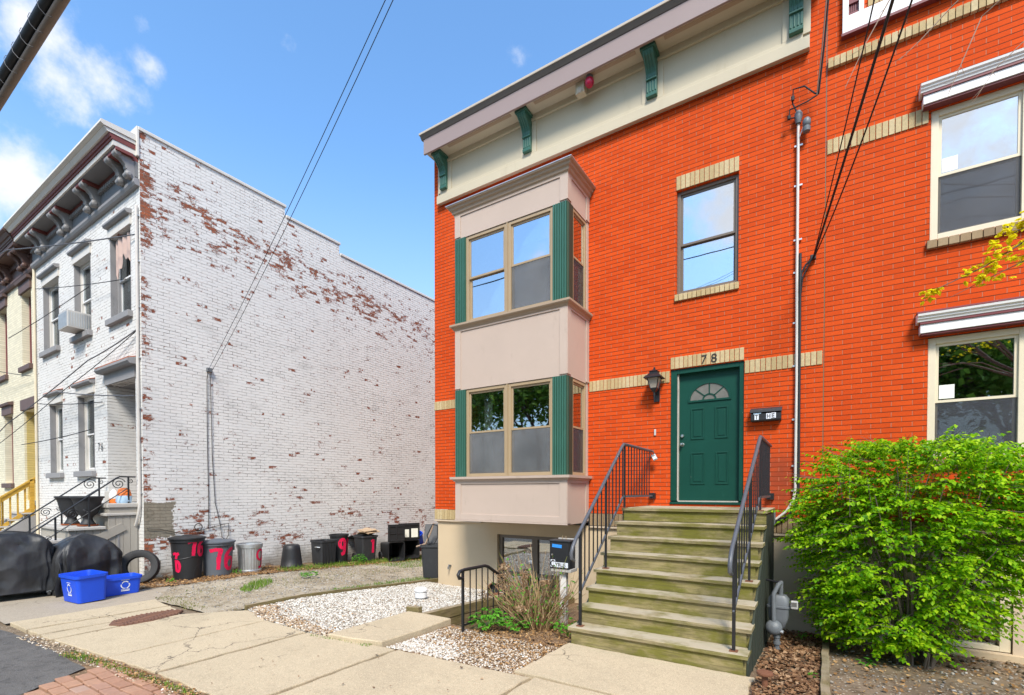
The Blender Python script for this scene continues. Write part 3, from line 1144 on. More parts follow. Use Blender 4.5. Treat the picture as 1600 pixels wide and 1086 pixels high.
# door
dr = MB()
dr.box(-2.06, -1.965, .02, .14, 1.60, 3.69).box(-1.075 + .02, -.99, .02, .14, 1.60, 3.69).box(-1.965, -1.055, .02, .14, 3.615, 3.69)
dr.box(-2.06, -.99, -.02, .14, 1.548, 1.585)
fr = dr.build('door_frame', 'green_door', HA, bevel=.004)
MB().box(-1.962, -1.945, .05, .12, 1.60, 3.615).box(-1.945, -1.065, .03, .10, 1.586, 1.604).build('weather_strip', 'chip_white', fr)
d_ = MB().box(-1.945, -1.055, .105, .15, 1.606, 3.615).build('door', 'green_door', HA)
for (a, b_, c, e) in ((-1.77, -1.565, 2.57, 3.06), (-1.41, -1.22, 2.57, 3.06), (-1.77, -1.555, 1.86, 2.365), (-1.40, -1.21, 1.86, 2.365)):
    p = MB()
    ring(p, a, b_, c, e, .022, .094, .106)
    p.box(a + .045, b_ - .045, .097, .106, c + .045, e - .045)
    p.build('door_panel', 'green_door', d_, bevel=.006)
fan = MB()
cxf, czf, rx_, rz_ = -1.492, 3.185, .315, .275
N = 24
for i in range(N):
    a, b_ = PI * i / N, PI * (i + 1) / N
    for (k0, k1) in ((1.0, .90),):
        q = []
        for t, k in ((a, k0), (b_, k0), (b_, k1), (a, k1)):
            q.append((cxf + rx_ * k * math.cos(t), czf + rz_ * k * math.sin(t)))
        fan.prism(q, .088, .106, 'y')
    q = [(cxf + .30 * rx_ * k * math.cos(t), czf + .30 * rz_ * k * math.sin(t)) for t, k in ((a, 1.1), (b_, 1.1), (b_, .85), (a, .85))]
    fan.prism(q, .093, .106, 'y')
fan.box(cxf - rx_, cxf + rx_, .088, .106, czf - .028, czf)
for t in (PI * .24, PI * .5, PI * .76):
    fan.bar((cxf + .3 * rx_ * math.cos(t), .099, czf + .3 * rz_ * math.sin(t)), (cxf + .93 * rx_ * math.cos(t), .099, czf + .93 * rz_ * math.sin(t)), .016, .012, (0, 1, 0))
fan.build('fanlight_frame', 'green_door', d_)
MB().prism([(cxf + .92 * rx_ * math.cos(PI * i / N), czf + .92 * rz_ * math.sin(PI * i / N)) for i in range(N + 1)], .100, .1045, 'y').build('fanlight_pane', 'fan_glass', d_)
ym = Matrix.Rotation(R(90), 4, 'X')
kb = MB().lathe([(0, .075), (.018, .072), (.027, .055), (.027, .045), (.014, .03), (.012, .012), (.030, .010), (.030, 0)], 20, (-1.895, .105, 2.50), ym)
kb.build('door_knob', 'chrome', d_, smooth=True)
MB().lathe([(0, .035), (.022, .033), (.028, .02), (.030, 0)], 20, (-1.893, .105, 2.635), ym).build('deadbolt', 'chrome', d_, smooth=True)
vs_, fs_ = text_mesh('7 8', .185)
MB().add([(-1.60 + x * 1.02, -.022, 3.722 + y) for x, y, z in vs_], fs_).build('house_number', 'ink_black', HA, fix=False)

# bay window body
bx0, bx1, by = -5.79, -3.48, -.84
bay = MB()
for z0, z1 in ((1.205, 1.955), (3.63, 4.775), (6.42, 6.885)):
    bay.box(bx0, bx1, by, 0, z0, z1)
bay.box(bx1 - .05, bx1 - .002, -.075, 0, 1.95, 3.63).box(bx1 - .05, bx1 - .002, -.075, 0, 4.77, 6.42)
bay.box(bx0 + .002, bx0 + .05, -.075, 0, 1.95, 3.63).box(bx0 + .002, bx0 + .05, -.075, 0, 4.77, 6.42)
bay_o = bay.build('bay', 'mauve', HA)
for z0, z1 in ((1.205, 1.945), (3.63, 4.765), (6.42, 6.88)):
    tr = MB()
    t_ = .016
    a, b_ = bx0 - t_, bx1 + t_
    wv = .10 if z1 - z0 < .9 else .12
    bot = .13 if z0 < 2 else (.16 if z0 < 4 else .20)
    top = .06
    tr.box(a, b_, by - t_, by, z0 - .004, z0 + .02) if z0 < 2 else None
    tr.box(bx0, bx0 + .13, by - t_, by - .001, z0 + .021, z1)
    tr.box(bx1 - .13, bx1, by - t_, by - .001, z0 + .021, z1)
    tr.box(bx0 + .13, bx1 - .13, by - t_, by - .001, z1 - top, z1)
    if z0 < 2:
        tr.box(bx0 + .13, bx1 - .13, by - t_, by - .001, z0 + .021, z0 + bot)
    tr.box(bx1 + .001, bx1 + t_, by - t_, by + .12, z0 + .021, z1)
    tr.box(bx1 + .001, bx1 + t_, -.12, -.002, z0 + .021, z1)
    tr.box(bx1 + .001, bx1 + t_, by + .12, -.12, z1 - top, z1)
    tr.build('panel_trim', 'mauve', bay_o, bevel=.003)


def bay_mould(prof, x0, x1, y1):
    """moulding that wraps the two sides and the front of the bay; prof = [(projection, z)]"""
    rings = []
    for p, z in prof:
        rings.append([(x0 - p, 0, z), (x0 - p, y1 - p, z), (x1 + p, y1 - p, z), (x1 + p, 0, z)])
    mb = MB()
    n = 4
    vs, fs = [q for r in rings for q in r], []
    for i in range(len(rings) - 1):
        for k in range(3):
            fs.append((i * n + k, i * n + k + 1, (i + 1) * n + k + 1, (i + 1) * n + k))
    fs.append((0, 1, 2, 3))
    m_ = (len(rings) - 1) * n
    fs.append((m_ + 3, m_ + 2, m_ + 1, m_))
    return mb.add(vs, fs)


bay_mould([(0, 6.83), (.015, 6.835), (.018, 6.865), (.04, 6.885), (.05, 6.925), (.08, 6.945), (.088, 6.975), (.12, 6.99), (.124, 7.01)], bx0, bx1, by).build('bay_cornice', 'taupe', bay_o)
bay_mould([(.125, 7.008), (.133, 7.010), (.133, 7.022), (.0, 7.07)], bx0, bx1, by).build('bay_flashing', 'galv', bay_o)
bay_mould([(0, 4.73), (.02, 4.735), (.04, 4.77), (.07, 4.79), (.08, 4.805), (.08, 4.838)], bx0, bx1, by).build('bay_sill', 'taupe', bay_o)
bay_mould([(0, 1.925), (.025, 1.935), (.04, 1.96), (.078, 1.975), (.082, 2.018)], bx0, bx1, by).build('bay_sill', 'mauve', bay_o)
for z0, z1 in ((2.02, 3.628), (4.84, 6.418)):
    for a, b_ in ((bx0, bx0 + .24), (bx1 - .26, bx1)):
        nfl = 6
        prof = [(a, by + .05)]
        wd = b_ - a
        for i in range(nfl):
            u = a + wd * i / nfl
            s_ = wd / nfl
            prof += [(u + s_ * .0, by - .012), (u + s_ * .58, by - .012), (u + s_ * .66, by + .010), (u + s_ * .92, by + .010)]
        prof += [(b_, by - .012), (b_, by + .05)]
        MB().prism(prof, z0, z1, 'z').build('pilaster', 'green_trim', bay_o)
    MB().box(bx1 - .03, bx1 + .006, by + .051, by + .20, z0, z1).box(bx0 - .006, bx0 + .03, by + .051, by + .20, z0, z1).build('corner_return', 'green_dark', bay_o)
facing_left = lambda x: (lambda u, d, v: (x + d, u, v))
for z0, z1, mid, g1, g2 in ((2.022, 3.625, 2.835, 'glass', 'glass_lo'), (4.842, 6.415, 5.66, 'glass_hi', 'glass_hi')):
    upper = z0 > 4
    beh = [(-5.46, -5.16, z0 + .05, z1 - .1, 'curtain')] if upper else [(-5.25, -5.08, z0 + .05, z1 - .1, 'curtain')]
    sash_window(HA, -5.548, -4.652, z0, z1, mid, 'tan_frame', .055, g1, g2, front(by + .015), screen=None if upper else 'screen_lt', behind=beh)
    sash_window(HA, -4.628, -3.742, z0, z1, mid, 'tan_frame', .055, g1, 'glass' if upper else g2, front(by + .015), screen='screen_lt')
    MB().box(-4.651, -4.629, by + .0, by + .08, z0, z1).build('mullion', 'tan_frame', HA)
    sash_window(HA, by + .205, -.078, z0, z1, mid, 'tan_frame', .05, g1, g2, facing_right(bx1 - .01), screen='screen')
    sash_window(HA, by + .205, -.078, z0, z1, mid, 'tan_frame', .05, g1, g2, facing_left(bx0 + .01))

# roof cornice
cn = MB()
cn.box(-6.90, -.20, -.055, .0, 7.82, 8.70)
cor = cn.build('cornice', 'cream_panel', HA)
tb = MB()
tb.box(-6.90, -.20, -.10, -.056, 7.80, 7.965)
tb.box(-6.82, -.28, -.080, -.056, 7.966, 8.02)
for xb in (-6.70, -4.67, -2.35, -.36):
    tb.box(xb - .17, xb + .17, -.078, -.056, 8.021, 8.60)
tb.box(-6.90, -.20, -.10, -.056, 8.60, 8.70)
tb.build('cornice_trim', 'cream_panel', cor, bevel=.004)
MB().box(-6.93, .0, -.41, -.002, 8.70, 8.725).build('soffit', 'soffit', cor)
sv = MB()
for x0, x1 in ((-6.4, -4.9), (-4.4, -2.55), (-2.1, -.6)):
    sv.box(x0, x1, -.35, -.28, 8.694, 8.703)
sv.build('soffit_vent', 'taupe', cor)
MB().box(-6.95, .02, -.44, -.40, 8.66, 8.96).build('fascia', 'mauve_dark', cor, bevel=.004)
MB().prism([(-.50, 9.03), (-.45, 8.962), (-.35, 8.962), (-.35, 9.03)], -7.0, .02, 'x').build('gutter_edge', 'roof_dark', cor)
MB().box(-7.02, .02, -.51, .30, 9.032, 9.075).build('roof_edge', 'roof_cap', cor, bevel=.006)
for xb in (-6.70, -4.67, -2.35, -.36):
    hw = .085
    pr = [(-.078, 8.69), (-.34, 8.69), (-.345, 8.63), (-.315, 8.58), (-.25, 8.53), (-.19, 8.47), (-.155, 8.40), (-.145, 8.335),
          (-.165, 8.33), (-.165, 8.305), (-.135, 8.30), (-.125, 8.12), (-.145, 8.10), (-.14, 8.06), (-.11, 8.05), (-.078, 8.05)]
    bk = MB().prism(pr, xb - hw, xb + hw, 'x')
    bk.box(xb - hw - .035, xb + hw + .035, -.36, -.079, 8.645, 8.692)
    for i in range(4):
        u = xb - hw + .02 + i * (2 * hw - .04) / 3
        bk.tube([(u, -.335, 8.62), (u, -.312, 8.573), (u, -.248, 8.522), (u, -.188, 8.463), (u, -.152, 8.395), (u, -.143, 8.345)], .013, 6)
        bk.tube([(u, -.134, 8.29), (u, -.126, 8.13)], .012, 6)
    bk.build('cornice_bracket', 'green_trim', HA, bevel=.004)

# ================================================================ red brick house on the right
HB = thing('brick_row_house', 'orange red brick row house with white hooded windows, attached behind the green bush', 'house', (3.5, 0, 0))
w = MB()
wall_holes(w, .006, 7.2, 1.37, 11.5, [(1.09, 2.86, 4.86, 6.46), (1.09, 2.86, 2.16, 3.66)], .2, front(.001))
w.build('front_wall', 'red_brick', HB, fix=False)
w = MB()
wall_holes(w, .006, 7.2, -1.0, 1.14, [(1.16, 1.90, -.17, 1.05)], .2, front(.036))
w.build('foundation', 'stucco_b', HB, fix=False)
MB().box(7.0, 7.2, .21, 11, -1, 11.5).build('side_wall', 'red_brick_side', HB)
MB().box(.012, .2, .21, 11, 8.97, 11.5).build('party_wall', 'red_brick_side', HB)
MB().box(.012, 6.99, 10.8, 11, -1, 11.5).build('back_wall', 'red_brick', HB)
MB().box(.21, 6.99, .21, 10.8, 11.2, 11.4).build('roof', 'roofing', HB)
MB().box(.012, 6.99, .21, 10.8, 1.30, 1.45).box(.012, 6.99, .21, 10.8, 4.35, 4.6).box(.012, 6.99, .21, 10.8, 7.3, 7.5).build('floor_slab', 'inside', HB)
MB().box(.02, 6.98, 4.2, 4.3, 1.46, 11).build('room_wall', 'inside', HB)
for nm, x0, x1, z0, z1, mm, y0 in (('belt_band', .012, 1.07, 6.315, 6.515, 'gold_brick', -.012), ('belt_band', 2.9, 7.18, 6.315, 6.515, 'gold_brick', -.012),
                                   ('upper_band', .012, 7.18, 7.44, 7.575, 'gold_brick', -.05), ('base_band', .012, 7.18, 1.15, 1.365, 'brown_buff', -.012),
                                   ('upper_band', .44, .62, 8.06, 8.22, 'gold_brick', -.02)):
    b = MB()
    soldier(b, x0, x1, z0, z1, y0)
    b.build(nm, mm, HB, bevel=.003)
for z in (4.75, 2.045):
    b = MB()
    soldier(b, 1.06, 2.90, z, z + .105, -.05, .16, .10)
    b.build('window_sill', 'brown_buff', HB, bevel=.003)
for z0, z1, mid, hz, g2 in ((4.862, 6.455, 5.66, 6.49, 'glass'), (2.162, 3.655, 2.87, 3.70, 'glass')):
    for a, b_ in ((1.095, 1.98), (2.0, 2.855)):
        wo = sash_window(HB, a, b_, z0, z1, mid, 'cream_frame', .075, 'glass_hi' if z0 > 4 else 'glass', g2, front(.02), screen='screen')
        if a < 1.5:
            MB().box(a + .115, a + .26, .0562, .0572, mid + .03, mid + .20).build('window_notice', 'paper', wo)
    hx0, hx1 = 1.0, 2.98
    hd = MB().box(hx0, hx1, -.125, 0, hz, hz + .105).build('window_hood', 'white_paint', HB, bevel=.004)
    MB().box(hx0 - .005, hx1 + .005, -.14, 0, hz + .106, hz + .135).box(hx0 + .01, hx1 - .01, -.11, 0, hz - .022, hz - .001).build('hood_strip', 'maroon', hd)
    MB().prism([(0, hz + .136), (-.145, hz + .136), (-.15, hz + .155), (-.165, hz + .17), (-.165, hz + .185), (-.185, hz + .20), (-.19, hz + .225), (0, hz + .255)],
               hx0 - .03, hx1 + .03, 'x').build('hood_crown', 'white_paint', hd)
    MB().box(hx0 - .03, hx1 + .03, -.10, 0, hz + .256, hz + .275).build('hood_cap', 'maroon', hd)
ub = MB()
ub.box(.17, .235, -.07, 0, 8.015, 9.6).box(.345, .40, -.07, 0, 8.015, 9.6).box(.17, 4.5, -.07, 0, 7.80, 8.014)
uo = ub.build('upper_frame', 'white_paint', HB, bevel=.004)
mr = MB().box(.236, .344, -.02, 0, 8.016, 9.6).box(.236, .344, -.05, -.021, 8.016, 8.05).box(.236, .344, -.05, -.021, 8.17, 8.20)
for i in range(5):
    mr.box(.242 + i * .021, .254 + i * .021, -.032, -.021, 8.05, 8.17)
mr.build('maroon_panel', 'maroon', uo)
MB().box(.16, 4.5, -.085, 0, 7.765, 7.798).build('frame_ledge', 'maroon', uo)
f = MB()
ring(f, 1.17, 1.89, -.16, 1.04, .10, .06, .16, .06)
bw = f.build('basement_window', 'cream_frame', HB, bevel=.004)
MB().box(1.27, 1.79, .09, .13, .42, .47).box(1.27, 1.79, .10, .12, .03, .06).build('sash_rail', 'cream_frame', bw)
MB().box(1.27, 1.79, .135, .14, -.10, .94).build('pane', 'glass_lo', bw)
MB().box(1.12, 2.3, -.03, .2, -.30, -.175).build('basement_sill', 'stucco', HB)

# ================================================================ white house (76)
WX0, WX1, WY = -18.1, -11.4, -3.76
HW = thing('painted_brick_house', 'white painted brick house with flaking side wall and bracketed grey cornice', 'house', (-14.7, -3, 0))
sd = MB()
sd.prism([(WY + .002, -.6), (12, -.6), (12, 8.34), (.93, 8.34), (.93, 8.62), (-.69, 8.62), (-.69, 8.86), (WY + .002, 8.86)], WX1 - .30, WX1, 'x')
sd.build('side_wall', 'white_side', HW)
cp = MB()
for a, b_, z in ((WY - .02, -.66, 8.862), (-.69, .96, 8.622), (.93, 12, 8.342)):
    cp.box(WX1 - .33, WX1 + .03, a if a < -1 else a + .031, b_, z, z + .07)
cp.box(WX1 - .33, WX1 + .02, WY - .05, WY - .003, 8.35, 8.93)
cp.build('coping', 'cornice_white', HW, bevel=.01)
w = MB()
UW = [(-12.92, -11.86), (-15.12, -14.05), (-17.45, -16.22)]
LW = [(-17.05, -16.08), (-14.98, -13.95)]
holes = [(a, b_, 5.42, 7.16) for a, b_ in UW] + [(a, b_, 2.22, 4.0) for a, b_ in LW] + [(-13.2, -11.72, 1.52, 4.06)]
wall_holes(w, WX0, WX1 - .001, -.6, 8.5, holes, .22, front(WY))
w.build('front_wall', 'white_front', HW, fix=False)
MB().box(WX0, WX1 - .31, -3.5, 11.9, 8.15, 8.28).build('roof', 'roofing', HW)
MB().box(WX0 + .01, WX1 - .31, 11.7, 11.9, -.6, 8.14).build('back_wall', 'white_front', HW)
MB().box(WX0 + .01, WX0 + .2, -3.5, 11.7, -.6, 8.14).build('party_wall', 'inside', HW)
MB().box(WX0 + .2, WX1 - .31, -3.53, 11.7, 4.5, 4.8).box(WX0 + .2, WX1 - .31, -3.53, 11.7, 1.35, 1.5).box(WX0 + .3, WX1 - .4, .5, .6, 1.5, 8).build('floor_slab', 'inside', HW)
# recessed doorway
MB().box(-13.42, -13.202, WY + .22, -3.0, 1.52, 4.06).build('recess_side', 'white_front', HW)
MB().box(-11.718, -11.70, WY + .22, -3.0, 1.52, 4.06).build('recess_side', 'white_front', HW)
MB().box(-13.2, -11.72, WY + .22, -3.0, 4.061, 4.15).build('recess_ceiling', 'lintel_grey', HW)
MB().box(-13.2, -11.72, -3.0, -2.95, 1.52, 4.06).build('front_door', 'cornice_brown', HW)
for i, (a, b_) in enumerate(UW + LW):
    z0, z1 = (5.42, 7.16) if i < 3 else (2.22, 4.0)
    MB().box(a - .07, b_ + .07, WY - .09, WY + .16, z0 - .125, z0).build('window_sill', 'lintel_grey', HW, bevel=.008)
    lt = MB()
    lt.box(a - .04, b_ + .04, WY - .035, WY + .01, z1 + .002, z1 + .20)
    lo_ = lt.build('window_lintel', 'cornice_white', HW)
    MB().prism([(WY, z1 + .201), (WY - .09, z1 + .201), (WY - .12, z1 + .235), (WY - .12, z1 + .275), (WY, z1 + .31)], a - .07, b_ + .07, 'x').build('lintel_cap', 'lintel_grey', lo_, bevel=.006)
    if i >= 3:
        MB().prism([(WY - .005, z1 + .312), (WY - .115, z1 + .278), (WY - .115, z1 + .292), (WY - .005, z1 + .327)], a - .08, b_ + .08, 'x').build('lintel_flashing', 'terracotta', lo_)
    MB().box(a, a + .014, WY - .004, WY + .109, z0, z1).build('window_jamb', 'lintel_grey', HW)
    MB().box(b_ - .014, b_, WY - .004, WY + .109, z0, z1).build('window_jamb', 'lintel_grey', HW)
    mid = z0 + (z1 - z0) * .5
    beh = [(a + .1, a + .55, z0 + .7, z1 - .1, 'curtain')] if i in (0, 1) else None
    sash_window(HW, a + .016, b_ - .016, z0 + .003, z1 - .003, mid, 'cornice_white' if i else 'lintel_grey', .06, 'glass_lo', 'glass_lo', front(WY + .11), sash_m='white_paint', behind=beh)
# tattered cloth hanging at the near upper window
tc = MB()
tc.grid(lambda u, v: (-12.78 + .86 * u, WY + .055 + .02 * math.sin(u * 23), 7.10 - v * (.42 + .38 * (math.sin(u * 9 + .6) * .5 + .5) * (1 if u < .45 else .35) + .05 * math.sin(u * 47))), 30, 8)
tc.build('ragged_cloth', paint('faded pink cloth', (.50, .36, .31), .9, .15, 9), HW, fix=False)
MB().box(-13.24, -11.68, WY - .035, WY + .01, 4.062, 4.30).build('door_lintel', 'lintel_grey', HW)
MB().prism([(WY, 4.301), (WY - .14, 4.301), (WY - .18, 4.35), (WY - .18, 4.40), (WY, 4.46)], -13.34, -11.58, 'x').build('door_hood', 'lintel_grey', HW, bevel=.006)
MB().prism([(WY - .005, 4.462), (WY - .17, 4.407), (WY - .17, 4.424), (WY - .005, 4.480)], -13.32, -11.60, 'x').build('hood_flashing', 'terracotta', HW)
vs_, fs_ = text_mesh('7 6', .26)
MB().add([(-13.74 + x * .92, WY - .012, 2.66 + y) for x, y, z in vs_], fs_).build('house_number', 'ink_black', HW, fix=False)


def big_cornice(parent, x0, x1, y0, top, mats, pairs, end):
    """bracketed wooden cornice along a front wall; mats = (cap, band, pale, panel, bracket, frieze)"""
    cap, band, pale, panel, brk, frz = mats
    b = top
    co = MB().prism([(y0, b), (y0 - .60, b - .03), (y0 - .61, b - .09), (y0 - .56, b - .12), (y0, b - .12)], x0, x1, 'x').build('cornice', cap, parent)
    MB().prism([(y0, b - .122), (y0 - .55, b - .122), (y0 - .50, b - .19), (y0 - .48, b - .19), (y0, b - .19)], x0, x1 - .02, 'x').build('cornice_cyma', pale, co)
    MB().prism([(y0, b - .192), (y0 - .47, b - .192), (y0 - .455, b - .23), (y0 - .455, b - .25), (y0 - .435, b - .25), (y0 - .43, b - .29), (y0, b - .29)], x0, x1 - .03, 'x').build('cornice_band', band, co)
    MB().box(x0, x1 - .04, y0 - .41, y0, b - .39, b - .292).build('cornice_fascia', pale, co)
    MB().box(x0, x1 - .05, y0 - .375, y0, b - .41, b - .392).build('cornice_soffit', panel, co)
    MB().box(x0, x1 - .05, y0 - .055, y0, b - .80, b - .50).build('frieze', panel, co)
    MB().box(x0, x1 - .05, y0 - .10, y0, b - .50, b - .412).build('frieze_band', band, co)
    dn = MB()
    x = x0 + .1
    while x < x1 - .15:
        dn.box(x, x + .055, y0 - .115, y0 - .056, b - .60, b - .52)
        x += .10
    dn.build('dentil_row', brk, co)
    MB().prism([(y0, b - .98), (y0 - .07, b - .98), (y0 - .10, b - .93), (y0 - .10, b - .87), (y0 - .06, b - .84), (y0, b - .84)], x0, x1, 'x').build('frieze_moulding', frz, co, bevel=.006)
    for xc in pairs:
        for dx in (-.19, .19):
            xx = xc + dx
            if not (x0 + .05 < xx < x1 - .05):
                continue
            hw = .060
            bk = MB()
            bk.prism([(y0 - .056, b - .415), (y0 - .34, b - .415), (y0 - .375, b - .45), (y0 - .36, b - .52), (y0 - .27, b - .55), (y0 - .20, b - .62), (y0 - .18, b - .70),
                      (y0 - .20, b - .78), (y0 - .17, b - .84), (y0 - .10, b - .86), (y0 - .056, b - .83)], xx - hw, xx + hw, 'x')
            for (yy, zz, r_) in ((y0 - .325, b - .475, .062), (y0 - .155, b - .80, .058)):
                mt = Matrix.Rotation(R(90), 4, 'Y')
                bk.lathe([(0, -hw - .035), (r_ * .5, -hw - .034), (r_, -hw - .012), (r_, hw + .012), (r_ * .5, hw + .034), (0, hw + .035)], 14, (xx, yy, zz), mt)
            for u in (-.045, 0, .045):
                bk.tube([(xx + u, y0 - .36, b - .52), (xx + u, y0 - .272, b - .553), (xx + u, y0 - .203, b - .622), (xx + u, y0 - .182, b - .70)], .016, 6)
            bk.build('cornice_bracket', brk, parent, smooth=True, angle=35)
        MB().box(xc - .32, xc + .32, y0 - .372, y0 - .101, b - .47, b - .411).build('bracket_block', band, parent)


big_cornice(HW, WX0, WX1 - .005, WY, 8.76, ('cornice_white', 'cornice_red', 'cornice_white', 'cornice_slate', 'cornice_grey', 'lintel_grey'),
            (-11.72, -13.50, -15.25, -16.98), True)

# ================================================================ cream house at the far left
HC = thing('painted_brick_house', 'cream painted brick house with brown cornice and brown windows at the left edge', 'house', (-21, -3, 0))
w = MB()
CW = [(-19.42, -18.52), (-21.95, -20.95), (-24.4, -23.4)]
holes = [(a, b_, 5.3, 7.38) for a, b_ in CW] + [(-21.4, -20.5, 2.0, 4.08), (-19.35, -18.25, 1.5, 4.05)]
wall_holes(w, -26, WX0 - .004, -.6, 8.2, holes, .35, front(WY + .002))
w.build('front_wall', 'cream_brick', HC, fix=False)
MB().box(-26, WX0 - .01, -3.4, 10, 8.0, 8.1).build('roof', 'roofing', HC)
MB().box(-19.5, -18.24, -3.4, -2.9, 1.5, 4.06).build('door_recess', 'yellow_brick', HC)
MB().box(-18.255, -18.235, WY + .05, -3.4, 1.5, 4.06).box(-19.365, -19.345, WY + .05, -3.4, 1.5, 4.06).build('recess_side', 'yellow_brick', HC)
MB().box(-19.45, -18.15, WY - .06, WY + .1, 4.06, 4.36).build('door_lintel', 'brown_trim', HC, bevel=.006)
for i, (a, b_) in enumerate(CW + [(-21.4, -20.5)]):
    z0, z1 = (5.3, 7.38) if i < 3 else (2.0, 4.08)
    MB().box(a - .08, b_ + .08, WY - .08, WY + .2, z0 - .14, z0 - .001).build('window_sill', 'brown_trim', HC, bevel=.006)
    MB().box(a - .08, b_ + .08, WY - .05, WY + .1, z1 + .001, z1 + .26).build('window_lintel', 'brown_trim', HC, bevel=.006)
    MB().prism([(WY, z1 + .261), (WY - .11, z1 + .261), (WY - .13, z1 + .33), (WY, z1 + .37)], a - .12, b_ + .12, 'x').build('lintel_cap', 'brown_trim', HC)
    sash_window(HC, a + .003, b_ - .003, z0 + .003, z1 - .003, (z0 + z1) / 2, 'maroon', .07, 'glass', 'glass', front(WY + .16), sash_m='brown_trim')
MB().box(-26, WX0 - .01, -2.6, -2.5, -.6, 8).build('room_wall', 'inside', HC)
big_cornice(HC, -26, WX0 - .03, WY, 8.72, ('cornice_brown', 'cornice_brown', 'brown_trim', 'cornice_brown', 'cornice_brown', 'brown_trim'),
            (-18.6, -20.3, -22.0), False)

# ================================================================ ground and paving
WELL = ((-4.68, -2.86), (-3.84, .02))
sheet('ground', [(-70, -70), (70, -70), (70, 70), (-70, 70)], -.05, 'earth', step=.5, bad=WELL)
sheet('street', [(-70, -30), (70, -30), (70, -7.1), (-70, -7.1)], -.034, 'asphalt', step=2)
sheet('driveway_apron', [(-14, -7.2), (-5.55, -7.2), (-6.32, -5.98), (-7.6, -6.12), (-9.9, -6.16), (-14, -6.16)], -.022, 'asphalt', step=.2, rough=.006)
sheet('driveway', [(-11.39, -4.5), (-7.34, -4.4), (-7.34, 11), (-11.39, 11)], -.020, 'drive', step=.12, rough=.007)
sheet('old_pavement', [(-26, -6.16), (-9.15, -6.16), (-9.15, -4.40), (-10.2, -3.78), (-26, -3.78)], -.014, 'concrete_grey', step=.3, rough=.003)
sheet('leaf_strip', [(-11.39, -4.3), (-10.35, -4.3), (-10.05, -3.2), (-10.2, 0), (-10.3, 8), (-11.39, 8)], -.010, 'leaf_soil', step=.10, rough=.012)
sheet('pebble_ground', [(-7.26, -3.95), (-6.6, -4.22), (-4.69, -4.22), (-4.69, .03), (-7.26, .03)], -.022, 'pebble_bed', step=.12, rough=.008)
sheet('mulch_ground', [(-4.69, -4.12), (-2.4, -3.98), (-2.4, -2.87), (-4.69, -2.87)], -.034, 'leaf_soil', step=.1, rough=.010)
sheet('mulch_ground', [(-3.83, -2.869), (-.62, -2.869), (-.62, .03), (-3.83, .03)], -.030, 'leaf_soil', step=.12, rough=.010)
sheet('soil_bed', [(-.60, -3.95), (8, -3.95), (8, .03), (-.60, .03)], -.018, 'dry_soil', step=.10, rough=.014)
sheet('dirt_edge', [(-6.3, -6.02), (6, -6.02), (6, -5.8), (-6.3, -5.74)], -.020, 'leaf_soil', step=.08, rough=.012)

# concrete slabs of the pavement: each one its own slab with slightly uneven edges
slabs = [[(-9.12, -6.12), (-8.47, -6.10), (-8.42, -4.52), (-9.1, -4.44)], [(-8.45, -6.10), (-8.06, -6.08), (-8.0, -4.57), (-8.40, -4.52)],
         [(-8.03, -6.08), (-7.66, -6.06), (-7.72, -4.66), (-7.97, -4.57)],
         [(-7.63, -6.06), (-6.33, -5.94), (-6.35, -4.20), (-7.12, -4.02), (-7.69, -4.66)],
         [(-6.32, -5.94), (-5.42, -5.85), (-5.40, -4.24), (-6.34, -4.20)],
         [(-5.395, -5.85), (-3.99, -5.82), (-3.98, -4.09), (-5.375, -4.24)],
         [(-3.965, -5.82), (-2.34, -5.81), (-2.31, -3.99), (-3.955, -4.09)],
         [(-2.315, -5.81), (-.62, -5.80), (-.60, -3.97), (-2.28, -3.98)],
         [(-.60, -5.80), (1.1, -5.80), (1.1, -3.97), (-.575, -3.97)], [(1.12, -5.8), (2.9, -5.8), (2.9, -3.97), (1.12, -3.97)],
         [(-2.52, -3.94), (-.52, -3.93), (-.52, -2.86), (-2.47, -2.86)]]
for pts in slabs:
    loop = []
    n = len(pts)
    for i in range(n):
        a, b = Vector(pts[i]), Vector(pts[(i + 1) % n])
        L = (b - a).length
        m = max(2, int(L / .12))
        for j in range(m):
            p = a.lerp(b, j / m)
            nrm = Vector((-(b - a).y, (b - a).x)).normalized()
            p += nrm * random.uniform(.001, .024)
            loop.append((p.x, p.y))
    dz = random.uniform(-.004, .004)
    c = Vector((sum(p[0] for p in loop) / len(loop), sum(p[1] for p in loop) / len(loop)))
    ins = [((p[0] - c.x) * .994 + c.x, (p[1] - c.y) * .994 + c.y) for p in loop]
    mb = MB().loops([[(x, y, -.06) for x, y in loop], [(x, y, -.008 + dz) for x, y in loop], [(x, y, dz) for x, y in ins]], False, True)
    tag(mb.build('pavement_slab', 'concrete'), kind='structure')

# bricks laid between kerb line and pavement
pv = MB()
row = 0
y = -7.35
while y < -6.0:
    x = -6.6 + (.11 if row % 2 else 0)
    while x < 3:
        edge = -6.22 + (y + 6.0) * -.62
        if x > edge:
            pv.cbox((x + random.uniform(-.006, .006), y + random.uniform(-.005, .005), -.035 + random.uniform(-.006, .006)), (.188, .108, .05), random.uniform(-.05, .05), random.uniform(-.03, .03), random.uniform(-.03, .03))
        x += .205
    y += .122
    row += 1
tag(pv.build('brick_paving', 'paver', bevel=.006), kind='structure')
sheet('paving_joint_soil', [(-6.4, -7.4), (3, -7.4), (3, -6.0), (-6.4, -6.0)], -.034, 'leaf_soil', step=.1, rough=.006)

